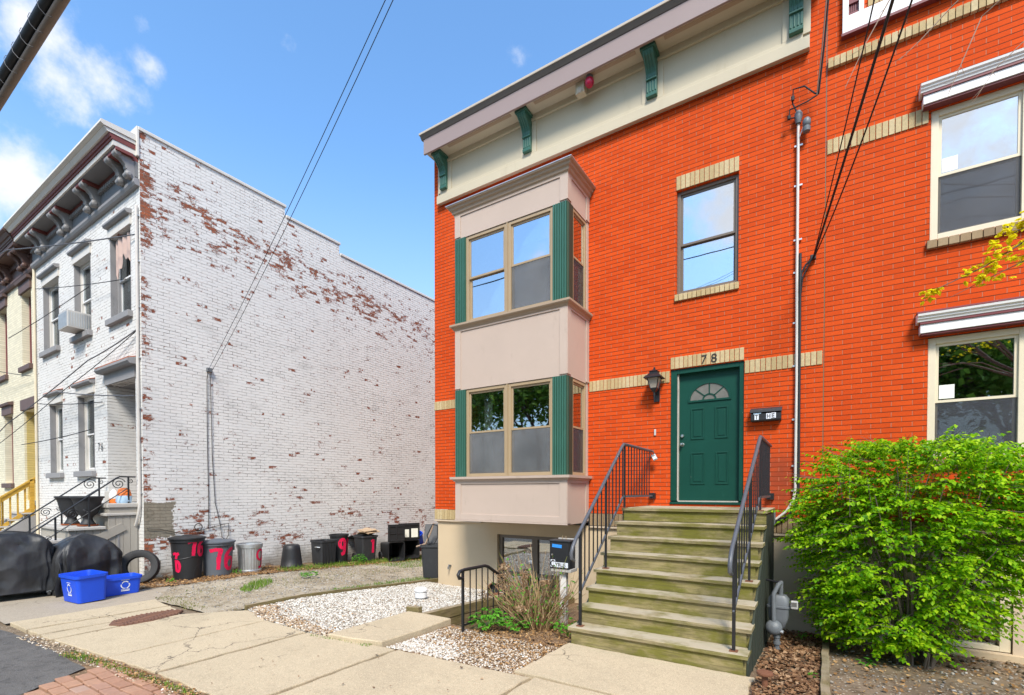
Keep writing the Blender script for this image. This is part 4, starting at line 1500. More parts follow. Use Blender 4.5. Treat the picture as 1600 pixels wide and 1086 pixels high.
# concrete landing at the head of the basement steps
pd = MB()
pl = [(-4.97, -4.24), (-4.60, -4.20), (-4.20, -4.10), (-4.17, -3.5), (-4.19, -2.90), (-4.69, -2.90), (-4.95, -2.92)]
pc = (-4.55, -3.5)
pd.loops([[(x, y, -.14) for x, y in pl], [(x, y, .034) for x, y in pl], [((x - pc[0]) * .98 + pc[0], (y - pc[1]) * .98 + pc[1], .046) for x, y in pl]], False, True)
tag(pd.build('concrete_landing', 'concrete'), 'raised concrete slab at the head of the basement steps', 'slab')
ws = MB()
for i in range(5):
    ws.box(-4.665, -3.855, -2.885 + i * .26, -2.62 + i * .26, -1.2, -.14 - i * .19)
ws.box(-4.665, -3.855, -1.585, .03, -1.2, -1.08)
tag(ws.build('basement_steps', 'concrete_grey', bevel=.008), 'sunken grey basement steps dropping under the bay window', 'steps')

for (nm, x, label) in (('retaining_wall', -4.735, 'mossy timber retaining wall between white gravel and basement steps'),
                       ('retaining_wall', -3.785, 'timber retaining wall on the dry shrub side of the basement steps')):
    t = thing(nm, label, 'retaining wall', (x, -1.5, -.6))
    for k in range(6):
        top = (.035 if x < -4 else -.02) - k * .15
        j = random.uniform(-.008, .008)
        sl = .075
        mb = MB()
        y0, y1 = -2.92 + random.uniform(-.03, .03), .02
        vs = [(x - .05 + j, y0, top - .145), (x + .05 + j, y0, top - .145), (x - .05 + j, y1, top - .145 - sl * 1.9), (x + .05 + j, y1, top - .145 - sl * 1.9),
              (x - .05 + j, y0, top), (x + .05 + j, y0, top), (x - .05 + j, y1, top - sl * 1.9), (x + .05 + j, y1, top - sl * 1.9)]
        mb.add(vs, [(0, 2, 3, 1), (4, 5, 7, 6), (0, 1, 5, 4), (2, 6, 7, 3), (0, 4, 6, 2), (1, 3, 7, 5)])
        mb.build('timber', 'timber', t, bevel=.006)
MB().bar((-5.02, -2.86, .015), (-4.80, -2.84, .025), .09, .16).build('end_timber', 'timber', bpy.data.objects['retaining_wall'], bevel=.006)


def ground_bar(name, x0, y0, x1, y1, w, h, lift, m, label, cat):
    mb = MB()
    n = 14
    rings = []
    for i in range(n + 1):
        t = i / n
        x, y = x0 + (x1 - x0) * t + random.uniform(-.006, .006), y0 + (y1 - y0) * t
        z = G(x, y) + lift + random.uniform(-.006, .006)
        rings.append([(x - w / 2, y, z - h), (x + w / 2, y, z - h), (x + w / 2, y, z), (x - w / 2, y, z)])
    mb.loops(rings, True, True)
    return tag(mb.build(name, m, bevel=.004), label, cat)


ground_bar('edging_board', -7.30, -3.97, -7.30, .6, .045, .15, .035, 'timber', 'low brown edging board between driveway and white pebbles', 'edging')
ground_bar('edging_board', .03, -3.9, .05, -.02, .07, .14, .05, 'timber', 'mossy edging timber running to the wall beside the gas meter', 'edging')

# rusted plate set in the broken pavement
rp = MB()
PLY = [(-8.02, -5.36), (-7.82, -5.46), (-7.62, -5.36), (-7.60, -5.05), (-7.70, -4.72), (-7.88, -4.56), (-8.06, -4.66), (-8.10, -5.0)]
rp.prism(PLY, -.02, .010, 'z')
for i in range(16):
    y = -5.36 + i * .05
    xs = [x for x in np.linspace(-8.2, -7.5, 60) if in_poly(x, y, PLY)]
    if len(xs) > 2:
        rp.tube([(a, y + .015 * math.sin(a * 25 + i), .014) for a in xs[1:-1]], .011, 5)
tag(rp.build('rusty_plate', 'rust_plate'), 'rusty ridged metal plate set in the broken pavement', 'utility plate')

# ================================================================ wooden front stairs
TN, RISE, RUN = 7, .19, .244
ST = thing('wooden_stairs', 'mossy wooden front stairs climbing to the green door', 'stairs', (-1.5, -1.5, 0))
for k in range(TN):
    yn, z = -2.88 + RUN * k, .19 + RISE * k
    j = random.uniform(-.006, .006)
    MB().box(-2.46 + j, -.578 + j, yn, yn + .285, z - .042, z + random.uniform(-.002, .002)).build('tread', 'stair_wood', ST, bevel=.005)
    MB().box(-2.43, -.625, yn + .028, yn + .062, z - (RISE if k else .30), z - .046).build('riser', 'riser_wood', ST, bevel=.003)
MB().box(-2.42, -.66 + .075, -1.14, -1.105, 1.335, 1.470).build('riser', 'riser_wood', ST, bevel=.003)
for i, (a, b) in enumerate(((-1.17, -.89), (-.885, -.60), (-.595, -.31), (-.305, -.004))):
    MB().box(-2.44, -.57, a, b, 1.474, 1.515 + random.uniform(-.002, .002)).build('landing_board', 'stair_wood', ST, bevel=.004)
for x0, x1, nm in ((-.64, -.602, 'stringer'), (-2.425, -2.388, 'stringer')):
    poly = [(-2.815, -.10)]
    for k in range(TN):
        yn, z = -2.88 + RUN * k, .19 + RISE * k
        poly += [(yn + .064, z - RISE + (0 if k else .03)), (yn + .064, z - .044), (yn + RUN + .062, z - .044)]
    poly += [(-1.10, 1.46), (-.9, 1.46), (-.9, 1.0), (-2.4, -.15)]
    MB().prism(poly, x0, x1, 'x').build(nm, 'stair_wood', ST)
for x0, x1 in ((-.600, -.580), (-2.42 - .02, -2.427)):
    poly = [(-2.80, -.25), (-2.80, .10), (-1.12, 1.30), (-1.12, 1.47), (-.03, 1.47), (-.03, -.5)]
    MB().prism(poly, x0, x1, 'x').build('side_skirt', 'stair_side', ST)
bt = MB()
for i in range(11):
    y = -2.5 + i * .235
    zt = min(1.45, .10 + (y + 2.80) * .714 - .02)
    bt.box(-.5795, -.574, y, y + .018, -.25, zt)
bt.build('skirt_batten', 'stair_side', ST)


def stair_rail(xf, label, end_y):
    t = thing('stair_railing', label, 'railing', (xf(-2.8), -2.8, .19))

    def top(y):
        return 1.13 + (y + 3.0) * .804 if y < -1.42 else 2.40

    def bot(y):
        return .41 + (y + 3.0) * .804 if y < -1.42 else 1.68
    for y, zb, r_ in ((-2.78, .19, .030), (-2.03, .76, .024), (-1.36, 1.515, .024)):
        MB().cbox((xf(y), y, (zb + top(y)) / 2), (r_, r_, top(y) - zb - .01)).build('post', 'black_metal', t)
        MB().cbox((xf(y), y, zb + .005), (.075, .075, .010)).build('base_plate', 'rust', t)
    hr = MB()
    hr.tube([(xf(-3.0), -2.95, .97), (xf(-3.0), -3.01, 1.0), (xf(-3.0), -3.02, 1.06), (xf(-3), -2.98, 1.13), (xf(-2.9), -2.9, top(-2.9)), (xf(-2.2), -2.2, top(-2.2)),
             (xf(-1.46), -1.46, top(-1.46)), (xf(-1.4), -1.40, 2.405), (xf(-1.3), -1.3, 2.408), (xf(end_y), end_y, 2.40)], .021, 10)
    hr.build('handrail', 'rail_top', t, smooth=True)
    br = MB()
    br.bar((xf(-2.80), -2.80, bot(-2.80)), (xf(-1.42), -1.42, bot(-1.42)), .018, .030)
    br.bar((xf(-1.42), -1.42, 1.68), (xf(end_y), end_y, 1.68), .018, .030)
    br.build('bottom_rail', 'rail_top', t)
    y = -2.66
    while y < end_y - .05:
        if min(abs(y + 2.03), abs(y + 1.36)) > .05:
            MB().cbox((xf(y), y, (bot(y) + top(y)) / 2), (.013, .013, top(y) - bot(y) - .01)).build('baluster', 'black_metal', t)
        y += .122
    MB().cbox((xf(end_y), -.03, 1.68), (.09, .06, .09)).build('wall_bracket', 'black_metal', t)
    return t


stair_rail(lambda y: -2.35 + .02 * smoothstep(-3, -1.4, y), 'black iron stair railing on the bay window side', -.05)
stair_rail(lambda y: -.72 + .09 * smoothstep(-3, -1.2, y), 'black iron stair railing on the gas meter side', -.05)

# key lock box on the end of the rail
t = thing('key_lockbox', 'grey key lock box hanging on the railing beside the door', 'lockbox', (-2.29, -.14, 2.31))
m4 = Matrix.Translation((-2.275, -.13, 2.30)) @ Matrix.Rotation(R(-28), 4, 'Y')
MB().box(-.035, .035, -.022, .022, -.055, .045, m4).build('lockbox_body', 'galv', t, bevel=.008)
MB().box(-.026, .026, -.028, -.0225, -.035, .012, m4).build('dial_panel', 'white_paint', t)
MB().tube([m4 @ Vector(p) for p in ((-.022, 0, .045), (-.022, 0, .085), (-.012, 0, .10), (.012, 0, .10), (.022, 0, .085), (.022, 0, .045))], .007, 8).build('shackle', 'black_metal', t)

# railing beside the basement steps
t = thing('basement_railing', 'short black railing with curled end beside the basement steps', 'railing', (-3.8, -3.1, 0))
tp = lambda y: .745 if y < -2.62 else .745 - (y + 2.62) * .56
hr = MB().tube([(-3.8, -3.13, .66), (-3.8, -3.20, .665), (-3.8, -3.225, .71), (-3.8, -3.19, .75), (-3.8, -3.1, .76), (-3.8, -2.66, .755), (-3.8, -2.58, .73), (-3.8, -1.5, tp(-1.5) + .01)], .022, 10)
hr.build('handrail', 'black_metal', t, smooth=True)
for y, zb in ((-3.13, -.02), (-2.17, -.20)):
    MB().cbox((-3.8, y, (zb + tp(y)) / 2), (.028, .028, tp(y) - zb)).build('post', 'black_metal', t)
MB().bar((-3.8, -3.1, .06), (-3.8, -2.62, .06), .014, .025).bar((-3.8, -2.62, .06), (-3.8, -1.5, -.56), .014, .025).build('bottom_rail', 'black_metal', t)
y = -2.98
while y < -1.55:
    if abs(y + 2.17) > .05:
        zb = .06 if y < -2.62 else .06 - (y + 2.62) * .55
        MB().cbox((-3.8, y, (zb + tp(y)) / 2), (.012, .012, tp(y) - zb)).build('baluster', 'black_metal', t)
    y += .13

# ================================================================ things on the red front
# lantern
t = thing('wall_lantern', 'black wall lantern beside the green door', 'lantern', (-2.26, 0, 3.4))
lx, ly = -2.27, -.17
MB().box(lx - .045, lx + .045, -.03, -.013, 3.20, 3.42).build('backplate', 'black_metal', t, bevel=.004)
MB().tube([(lx, -.03, 3.34), (lx, -.09, 3.30), (lx, -.15, 3.31), (lx, ly, 3.36)], .010, 8).build('arm', 'black_metal', t)
sq = lambda r, z: [(lx + r * a, ly + r * b, z) for a, b in ((-1, -1), (1, -1), (1, 1), (-1, 1))]
MB().loops([sq(.048, 3.395), sq(.088, 3.555)], True, True).build('lantern_glass', 'lamp_glass', t)
fb_ = MB()
for a, b in ((-1, -1), (1, -1), (1, 1), (-1, 1)):
    fb_.bar((lx + .05 * a, ly + .05 * b, 3.39), (lx + .09 * a, ly + .09 * b, 3.56), .010, .010)
fb_.loops([sq(.02, 3.33), sq(.052, 3.385), sq(.052, 3.397)], True, True)
fb_.tube([(lx, ly, 3.335), (lx, ly, 3.25), (lx, ly, 3.17)], [.018, .013, .004], 8)
fb_.build('lantern_frame', 'black_metal', t)
MB().loops([sq(.135, 3.548), sq(.135, 3.562), sq(.062, 3.632), sq(.062, 3.650), sq(.072, 3.656), sq(.03, 3.685), sq(.012, 3.70), sq(.012, 3.725)], True, True).build('lantern_roof', 'black_metal', t)

tag(MB().box(-2.315, -2.285, -.022, -.001, 2.66, 2.76).build('doorbell', 'ac_white', bevel=.005), 'small pale doorbell on the brick beside the door', 'doorbell')

# wall mounted letter box with tile letters
t = thing('wall_mailbox', 'black wall mailbox with white letter tiles beside the green door', 'mailbox', (-.69, 0, 2.85))
MB().prism([(-.004, 2.76), (-.105, 2.76), (-.115, 2.78), (-.115, 2.865), (-.09, 2.90), (-.004, 2.925)], -.885, -.50, 'x').build('box_body', 'plastic_black', t, bevel=.004)
MB().prism([(-.004, 2.94), (-.004, 2.965), (-.125, 2.925), (-.13, 2.885), (-.118, 2.885), (-.112, 2.912)], -.895, -.49, 'x').build('lid', 'plastic_charcoal', t, bevel=.003)
for ch, x0, wd, z0 in (('T', -.835, .055, 2.782), ('H', -.685, .062, 2.786), ('E', -.618, .055, 2.792)):
    b = MB().box(x0, x0 + wd, -.118, -.1152, z0, z0 + .078).build('letter_tile', 'ink_white', t)
    vs_, fs_ = text_mesh(ch, .088, .02)
    MB().add([(x0 + .006 + x * .78, -.1190, z0 + .008 + y) for x, y, z in vs_], fs_).build('letter', 'ink_black', b, fix=False)
MB().cbox((-.80, -.118, 2.872), (.10, .003, .014), 0, 0, -.05).build('sticker', 'bag_blue', t)

# service mast
t = thing('service_mast', 'grey white electric conduit mast running up the red wall', 'conduit', (-.32, 0, 1.3))
mx = -.325
MB().tube([(mx, -.045, 6.85), (mx, -.045, 4.7), (mx + .008, -.045, 3.3), (mx + .004, -.045, 1.78), (mx - .02, -.05, 1.62), (mx - .10, -.06, 1.47), (mx - .22, -.065, 1.36), (-.60, -.065, 1.33)], .0185, 12).build('conduit', 'white_pipe', t, smooth=True)
MB().tube([(mx + .038, -.05, 5.05), (mx + .040, -.05, 3.3), (mx + .042, -.05, 1.75), (mx + .02, -.04, 1.58), (mx - .08, -.05, 1.40), (-.60, -.05, 1.28)], .018, 8).build('cable', 'wire', t)
st_ = MB()
for z in (6.55, 6.0, 5.25, 4.8, 4.1, 3.5, 2.75, 2.1, 1.75):
    st_.box(mx - .045, mx + .055, -.030, -.0125, z, z + .022)
st_.build('strap', 'galv', t)
wh = MB().lathe([(0, 7.02), (.03, 7.01), (.05, 6.97), (.05, 6.92), (.035, 6.86), (.03, 6.84)], 16, (mx, -.06, 0))
wh.build('weatherhead', 'grey_metal', t, smooth=True)
ins = MB().lathe([(0, .0), (.045, .01), (.05, .06), (.035, .08), (.05, .10), (.05, .16), (.03, .19), (0, .20)], 16, (-.225, -.10, 6.66))
ins.build('insulator', 'grey_metal', t, smooth=True)
MB().tube([(mx, -.05, 6.62), (-.27, -.08, 6.74), (-.225, -.10, 6.84)], .008, 6).build('guy_strap', 'galv', t)
MB().tube([(mx, -.06, 6.96), (mx - .07, -.10, 7.12), (mx - .06, -.14, 7.28), (-.25, -.16, 7.25), (-.13, -.16, 7.10), (-.09, -.16, 7.08)], .010, 8).tube(
    [(mx, -.06, 6.93), (mx - .11, -.12, 6.92), (mx - .10, -.14, 7.02), (-.22, -.16, 7.03), (-.10, -.16, 7.07)], .009, 8).build('drip_loop', 'wire', t)
MB().lathe([(0, 0), (.02, .005), (.022, .06), (0, .065)], 10, (mx - .065, -.13, 7.13)).lathe([(0, 0), (.02, .005), (.022, .05), (0, .055)], 10, (mx - .11, -.12, 6.90)).build('splice', 'wire', t)
for z in (1.28,):
    MB().box(-.63, -.56, -.11, -.013, 1.27, 1.46).build('junction_box', 'grey_metal', t, bevel=.01)

# flood lamp and red alarm beneath the cornice
t = thing('security_light', 'small tan lamp under the cornice soffit', 'lamp', (-3.5, -.3, 8.69))
MB().box(-3.60, -3.44, -.30, -.17, 8.50, 8.698).build('lamp_housing', 'cream_panel', t, bevel=.01)
MB().lathe([(0, .0), (.03, .005), (.04, .03), (0, .03)], 14, (-3.51, -.30, 8.54), Matrix.Rotation(R(110), 4, 'X')).build('lamp_lens', 'lamp_glass', t, smooth=True)
t = thing('alarm_light', 'round red alarm light under the cornice soffit', 'alarm', (-3.34, -.3, 8.69))
MB().lathe([(0, 8.53), (.05, 8.535), (.075, 8.57), (.075, 8.63), (.05, 8.66)], 16, (-3.34, -.30, 0)).build('red_dome', 'red_lens', t, smooth=True)
MB().lathe([(.055, 8.655), (.06, 8.66), (.06, 8.698), (0, 8.698)], 16, (-3.34, -.30, 0)).build('alarm_base', 'grey_metal', t)

# dryer vent + pipe stub on the tan foundation
tag(MB().tube([(-6.64, .04, .17), (-6.64, -.04, .17), (-6.64, -.06, .15), (-6.64, -.06, .11)], .014, 8).lathe([(0, 0), (.028, .0), (.028, .012), (0, .012)], 12, (-6.64, -.02, .185)).build('hose_tap', 'grey_metal', smooth=True),
    'small grey hose tap on the tan foundation wall', 'tap')
t = thing('cleanout_cap', 'white plastic pipe cap standing in the white pebbles', 'pipe cap', (-5.83, -1.74, -.12))
MB().lathe([(.075, -.16), (.075, .02), (.105, .025), (.105, .10), (.085, .105), (.085, .12), (.11, .125), (.115, .15), (.08, .19), (0, .20)], 22, (-5.83, -1.74, -.10)).build('cap_body', 'white_paint', t, smooth=True)
t = thing('fallen_lamp', 'rusty round lamp head lying on the pebbles by the wall', 'lamp head', (-5.2, -.5, -.19))
mm4 = Matrix.Rotation(R(82), 4, 'Y') @ Matrix.Rotation(R(20), 4, 'X')
MB().lathe([(0, -.14), (.05, -.135), (.10, -.06), (.115, 0), (.105, .0), (.09, -.06), (0, -.10)], 22, (-5.16, -.52, -.08), mm4).build('lamp_shell', 'plastic_charcoal', t, smooth=True)
MB().lathe([(.117, -.015), (.125, -.01), (.125, .012), (.112, .012)], 22, (-5.16, -.52, -.08), mm4).build('rim', 'rust', t, smooth=True)
MB().cbox((-5.05, -.50, -.17), (.16, .10, .06), .4).build('mount', 'rust', t, bevel=.01)

# mailbox on the peeling post
px_, py_ = -3.08, -1.80
t = thing('post_mailbox', 'black mailbox on a peeling white wooden post in the dry shrub', 'mailbox', (px_, py_, -.1))
MB().cbox((px_, py_ + .06, .25), (.095, .095, .78), R(8)).build('post', 'peel_post', t, bevel=.004)
MB().box(px_ - .15, px_ + .16, py_ - .05, py_ + .16, .62, .665).box(px_ - .13, px_ + .185, py_ + .135, py_ + .16, .666, 1.08).build('mount_board', 'grey_slab', t, bevel=.004)
MB().box(px_ - .165, px_ + .145, py_ - .06, py_ + .13, .667, 1.045).build('box_body', 'plastic_black', t, bevel=.006)
MB().box(px_ - .175, px_ + .155, py_ - .075, py_ + .133, 1.046, 1.066).build('lid', 'plastic_charcoal', t, bevel=.005)
MB().box(px_ - .15, px_ + .13, py_ - .066, py_ - .0605, .70, 1.03).build('door', 'plastic_black', t, bevel=.004)
MB().cbox((px_ - .045, py_ - .070, .985), (.15, .004, .045), 0, 0, .06).build('tape_strip', 'tape', t)
MB().lathe([(0, .012), (.013, .01), (.014, 0)], 12, (px_ - .12, py_ - .066, .86), ym).build('lock', 'chrome', t, smooth=True)
lt = MB().box(px_ - .145, px_ - .075, py_ - .0695, py_ - .0665, .688, .790).box(px_ - .073, px_ + .125, py_ - .0695, py_ - .0665, .688, .757).build('letter_tile', 'ink_white', t)
vs_, fs_ = text_mesh('C', .125, .025)
MB().add([(px_ - .148 + x * .78, py_ - .071, .695 + y) for x, y, z in vs_], fs_).build('letter', 'ink_black', lt, fix=False)
vs_, fs_ = text_mesh('YRUS', .076, .02)
MB().add([(px_ - .072 + x * .90, py_ - .071, .696 + y) for x, y, z in vs_], fs_).build('letter', 'ink_black', lt, fix=False)
MB().box(px_ - .06, px_ - .052, py_ + .12, py_ + .13, 1.066, 1.12).box(px_ - .005, px_ + .003, py_ + .12, py_ + .13, 1.066, 1.12).build('hanger', 'tan_frame', t)

# gas meter and rusty pipe
gx, gy = -.43, -1.30
t = thing('gas_meter', 'grey gas meter on pipes beside the wooden stairs', 'gas meter', (gx, gy, -.2))
MB().tube([(gx - .01, gy - .10, -.25), (gx - .01, gy - .10, -.12), (gx - .01, gy - .10, .05)], [.020, .026, .034], 12).build('riser_pipe', 'grey_metal', t, smooth=True)
for z in (-.14, -.06, .02):
    MB().tube([(gx - .01, gy - .10, z), (gx - .01, gy - .10, z + .035)], .040, 10).build('pipe_coupling', 'grey_metal', t)
MB().lathe([(0, -.06), (.05, -.055), (.085, -.02), (.09, .0), (.085, .02), (.05, .05), (0, .055)], 20, (gx - .04, gy - .13, .14), Matrix.Rotation(R(75), 4, 'X')).build('regulator', 'grey_metal', t, smooth=True)
MB().tube([(gx - .04, gy - .13, .12), (gx + .06, gy - .15, .10)], .022, 8).build('vent_spout', 'galv', t)
rr_ = lambda w_, d_, z: [(gx + w_ * math.copysign(abs(math.cos(a)) ** .5, math.cos(a)), gy + d_ * math.copysign(abs(math.sin(a)) ** .5, math.sin(a)), z) for a in [2 * PI * i / 28 for i in range(28)]]
MB().loops([rr_(.03, .04, .10), rr_(.07, .07, .13), rr_(.105, .085, .24), rr_(.115, .09, .36), rr_(.125, .10, .365), rr_(.125, .10, .385), rr_(.115, .09, .39), rr_(.11, .085, .47), rr_(.08, .06, .51)], True, True).build('meter_body', 'grey_metal', t, smooth=True)
MB().tube([(gx - .04, gy - .13, .16), (gx - .045, gy - .12, .38), (gx - .045, gy - .11, .54), (gx + .0, gy - .07, .64), (gx + .02, gy, .66), (gx + .02, gy + .02, .50)], .026, 10).build('inlet_pipe', 'grey_metal', t, smooth=True)
MB().tube([(gx + .02, gy + .0, .655), (gx - .08, gy + .03, .665), (-.57, gy + .05, .67)], .014, 8).build('outlet_pipe', 'black_metal', t, smooth=True)
MB().cbox((gx + .165, gy - .07, .42), (.075, .06, .095)).build('dial_housing', 'ac_white', t, bevel=.012)
MB().cbox((gx + .165, gy - .102, .43), (.052, .004, .05)).build('dial_window', 'fan_glass', t)
RPX, RPY = -.42, -3.06
t = thing('rusty_pipe', 'rusty capped pipe standing beside the bottom stair', 'pipe', (RPX, RPY, 0))
MB().lathe([(.026, -.20), (.026, .11)], 16, (RPX, RPY, 0)).build('pipe', 'rust', t, smooth=True)
MB().lathe([(.026, .105), (.066, .112), (.07, .125), (.066, .136), (.03, .142), (0, .142)], 20, (RPX, RPY, 0)).build('cap', 'rust', t, smooth=True)

# ================================================================ porch of the white house
PO = thing('front_porch', 'grey painted porch with stone slabs and boarded side at the white house door', 'porch', (-12.4, -4.2, 0))
PX0, PX1 = -13.30, -11.60
MB().box(PX0 + .04, PX1 - .04, -4.22, WY - .001, -.2, 1.27).build('porch_base', 'grey_paint', PO)
MB().box(PX0, PX1, -4.28, WY - .002, 1.43, 1.515).build('landing_slab', 'grey_slab', PO, bevel=.015)
MB().box(PX0 + .02, PX1 - .03, -4.25, WY - .002, 1.33, 1.429).build('landing_riser', 'grey_paint', PO)
MB().box(PX0 - .01, PX1 + .01, -4.31, WY - .003, 1.272, 1.328).build('ledge_slab', 'grey_slab', PO, bevel=.012)
zs = [1.08, .865, .65, .435, .22]
for k, z in enumerate(zs):
    y0 = -4.88 - .26 * k if k else -4.88
    y1 = -4.31 if k == 0 else y0 + .30
    MB().box(PX0 - (.02 if k == 0 else 0), PX1 + (.03 if k == 0 else -.02), y0, y1, z - .06, z).build('step_slab', 'grey_slab', PO, bevel=.012)
    MB().box(PX0 + .03, PX1 - .05, y0 + .04, y0 + .30, -.1, z - .061).build('step_riser', 'grey_paint', PO)
sb = MB()
y = -4.85
while y < WY - .09:
    zt = 1.02 if y < -4.3 else 1.27
    sb.box(PX1 - .045, PX1 - .022, y, y + .113, -.1, zt - .004)
    y += .118
sb.build('side_boards', 'grey_paint', PO, bevel=.003)
bb = MB()
bb.bar((PX1 - .008, -5.9, .05), (PX1 - .008, -4.02, 1.06), .025, .16)
bb.bar((PX1 - .010, -4.55, .42), (PX1 - .010, -3.95, .42), .02, .05)
bb.build('side_brace', 'grey_paint', PO)
MB().box(PX1 - .021, PX1 - .012, -4.12, -4.095, -.05, 1.0).build('gap_strip', 'lintel_grey', PO)


def spiral(c, r0, turns, a0, x, n=40, sgn=1):
    return [(x, c[0] + r0 * (1 - .86 * i / n) * math.cos(a0 + sgn * turns * 2 * PI * i / n), c[1] + r0 * (1 - .86 * i / n) * math.sin(a0 + sgn * turns * 2 * PI * i / n)) for i in range(n + 1)]


def scroll_rail(x, label):
    t = thing('porch_railing', label, 'railing', (x, -4.2, 1.5))
    tp_ = lambda y: 2.04 + (y + 4.08) * .815 if y < -4.08 else 2.04
    MB().tube([(x, -6.05, .30), (x, -6.1, .36), (x, -6.05, tp_(-6.05)), (x, -4.12, tp_(-4.12)), (x, -4.06, 2.04), (x, -3.80, 2.04)], .014, 8).build('handrail', 'black_metal', t)
    MB().tube([(x, -6.0, tp_(-6) - .24), (x, -3.92, tp_(-3.92 - .0) - .22 if False else 1.82)], .010, 6).build('lower_rail', 'black_metal', t)
    for y, zb in ((-3.92, 1.51), (-4.54, 1.08), (-5.02, .86), (-6.0, .0)):
        MB().cbox((x, y, (zb + tp_(y)) / 2), (.026, .026, tp_(y) - zb)).build('post', 'black_metal', t)
    sc = MB()
    for (yy, zz, r_) in ((-4.08, 1.90, .115), (-4.78, 1.33, .09), (-5.30, .86, .10), (-5.62, .62, .09)):
        sc.tube(spiral((yy, zz), r_, 2.0, R(20), x), .008, 6)
        sc.tube(spiral((yy + .19, zz + .05), r_ * .45, 1.4, R(160), x, 24, -1), .007, 6)
    sc.build('scroll_work', 'black_metal', t)


scroll_rail(-11.66, 'black scrolled iron railing on the near side of the grey porch')
scroll_rail(-13.2, 'black scrolled iron railing on the far side of the grey porch')

ur_prof = [(0, 0), (.118, 0), (.122, .015), (.11, .03), (.078, .09), (.072, .125), (.10, .165), (.15, .21), (.18, .28), (.195, .36), (.212, .44), (.238, .505), (.26, .52), (.26, .545), (.235, .55), (.20, .50), (.0, .46)]
for (x, y, lb) in ((-11.98, -4.47, 'near'), (-12.56, -4.55, 'far')):
    u = tag(MB().lathe(ur_prof, 36, (x, y, 1.108)).build('planter_urn', 'urn', smooth=True, angle=50),
            'charcoal urn on the porch step, %s' % ('nearer the white wall corner' if lb == 'near' else 'further from the white wall corner'), 'urn', 'urns on the porch step')
    tag(MB().lathe([(0, 0), (.15, 0), (.175, .025), (.165, .026), (.145, .012), (0, .010)], 30, (x, y, 1.082)).build('plant_saucer', 'terracotta', smooth=True),
        'terracotta saucer under the charcoal urn %s' % ('nearer the white wall corner' if lb == 'near' else 'further from the white wall corner'), 'saucer', 'saucers under the urns')
t = thing('plastic_jug', 'milky plastic jug with orange base on the porch landing', 'jug', (-11.98, -4.05, 1.515))
MB().lathe([(.0, .09), (.082, .09), (.085, .15), (.075, .20), (.04, .255), (.024, .27), (.024, .285), (0, .286)], 18, (-11.98, -4.05, 1.515)).build('jug_body', 'jug', t, smooth=True)
MB().lathe([(0, .001), (.08, .001), (.086, .02), (.084, .089), (0, .089)], 18, (-11.98, -4.05, 1.515)).build('jug_base', 'orange', t, smooth=True)
t = thing('salt_bag', 'crumpled blue and orange plastic bag on the porch landing', 'bag', (-11.76, -3.93, 1.515))
MB().lathe([(0, 0), (.11, .0), (.13, .04), (.125, .11), (.12, .15), (0, .16)], 22, (-11.78, -3.95, 1.515), None, lambda a, z: .09 * math.sin(3 * a + z * 20)).build('bag_body', 'bag_blue', t, smooth=True)
MB().lathe([(.11, .15), (.12, .18), (.11, .22), (.085, .28), (.04, .31), (0, .30)], 22, (-11.78, -3.95, 1.51), None, lambda a, z: .12 * math.sin(4 * a + z * 30)).build('bag_top', 'orange', t, smooth=True)
tag(MB().cbox((-12.42, -3.93, 1.64), (.2, .2, .25), .3).build('stone_block', 'grey_slab', bevel=.02), 'rough brown stone block behind the jug on the porch', 'block')

# window air conditioner
t = thing('air_conditioner', 'white window air conditioner in the middle upper window', 'air conditioner', (-14.6, -4.0, 5.45))
MB().box(-14.88, -14.28, -4.12, -3.66, 5.46, 5.84).build('ac_case', 'ac_white', t, bevel=.01)
gv = MB()
for i in range(12):
    gv.box(-14.86 + i * .047, -14.835 + i * .047, -4.126, -4.1205, 5.49, 5.81)
for i in range(9):
    gv.box(-14.2795, -14.274, -4.10 + i * .045, -4.08 + i * .045, 5.50, 5.80)
gv.build('ac_grille', 'galv', t)

# downpipe at the corner
t = thing('corner_pipe', 'thin white conduit down the white house corner', 'conduit', (-11.47, -3.8, 1))
MB().tube([(-11.47, -3.80, 7.4), (-11.47, -3.80, 5.2), (-11.49, -3.80, 4.3), (-11.47, -3.80, 1.5), (-11.50, -3.81, 1.32), (-11.58, -3.82, 1.12), (-11.63, -3.82, 1.06)], .028, 10).build('conduit', 'white_pipe', t, smooth=True)
c_ = MB()
for z in (7.2, 6.3, 5.4, 4.4, 3.4, 2.4, 1.7):
    c_.box(-11.51, -11.43, -3.795, -3.762, z, z + .025)
c_.build('strap', 'galv', t)
tag(MB().tube([(-18.06, -3.80, 7.8), (-18.06, -3.80, 4.5), (-18.06, -3.80, 1.0), (-18.06, -3.80, .0)], .03, 8).build('downpipe', 'cream_frame', smooth=True), 'slim cream downpipe between the white and the cream house', 'downpipe')

# yellow lumber stair railing and grey steps of the cream house
t = thing('lumber_railing', 'new yellow lumber stair railing at the cream house', 'railing', (-18.4, -4.5, 0))
for y in (-3.85, -4.5, -5.2, -5.9):
    zt = 2.14 + (y + 3.78) * .80
    MB().box(-18.36, -18.27, y - .045, y + .045, zt - 1.05, zt).build('post', 'yellow_wood', t, bevel=.004)
for dz, h in ((0, .04), (-.09, .09), (-.80, .09)):
    MB().bar((-18.315, -6.0, 2.14 + (-6.0 + 3.78) * .80 + dz), (-18.315, -3.77, 2.14 + dz), .09 if dz == 0 else .04, h).build('rail', 'yellow_wood', t)
y = -3.98
while y > -5.9:
    MB().box(-18.36, -18.325, y - .018, y + .018, 2.12 + (y + 3.78) * .8 - .86, 2.12 + (y + 3.78) * .8 - .02).build('baluster', 'yellow_wood', t)
    y -= .145
t = thing('side_steps', 'grey wooden steps below the yellow lumber railing', 'steps', (-18.9, -4.6, 0))
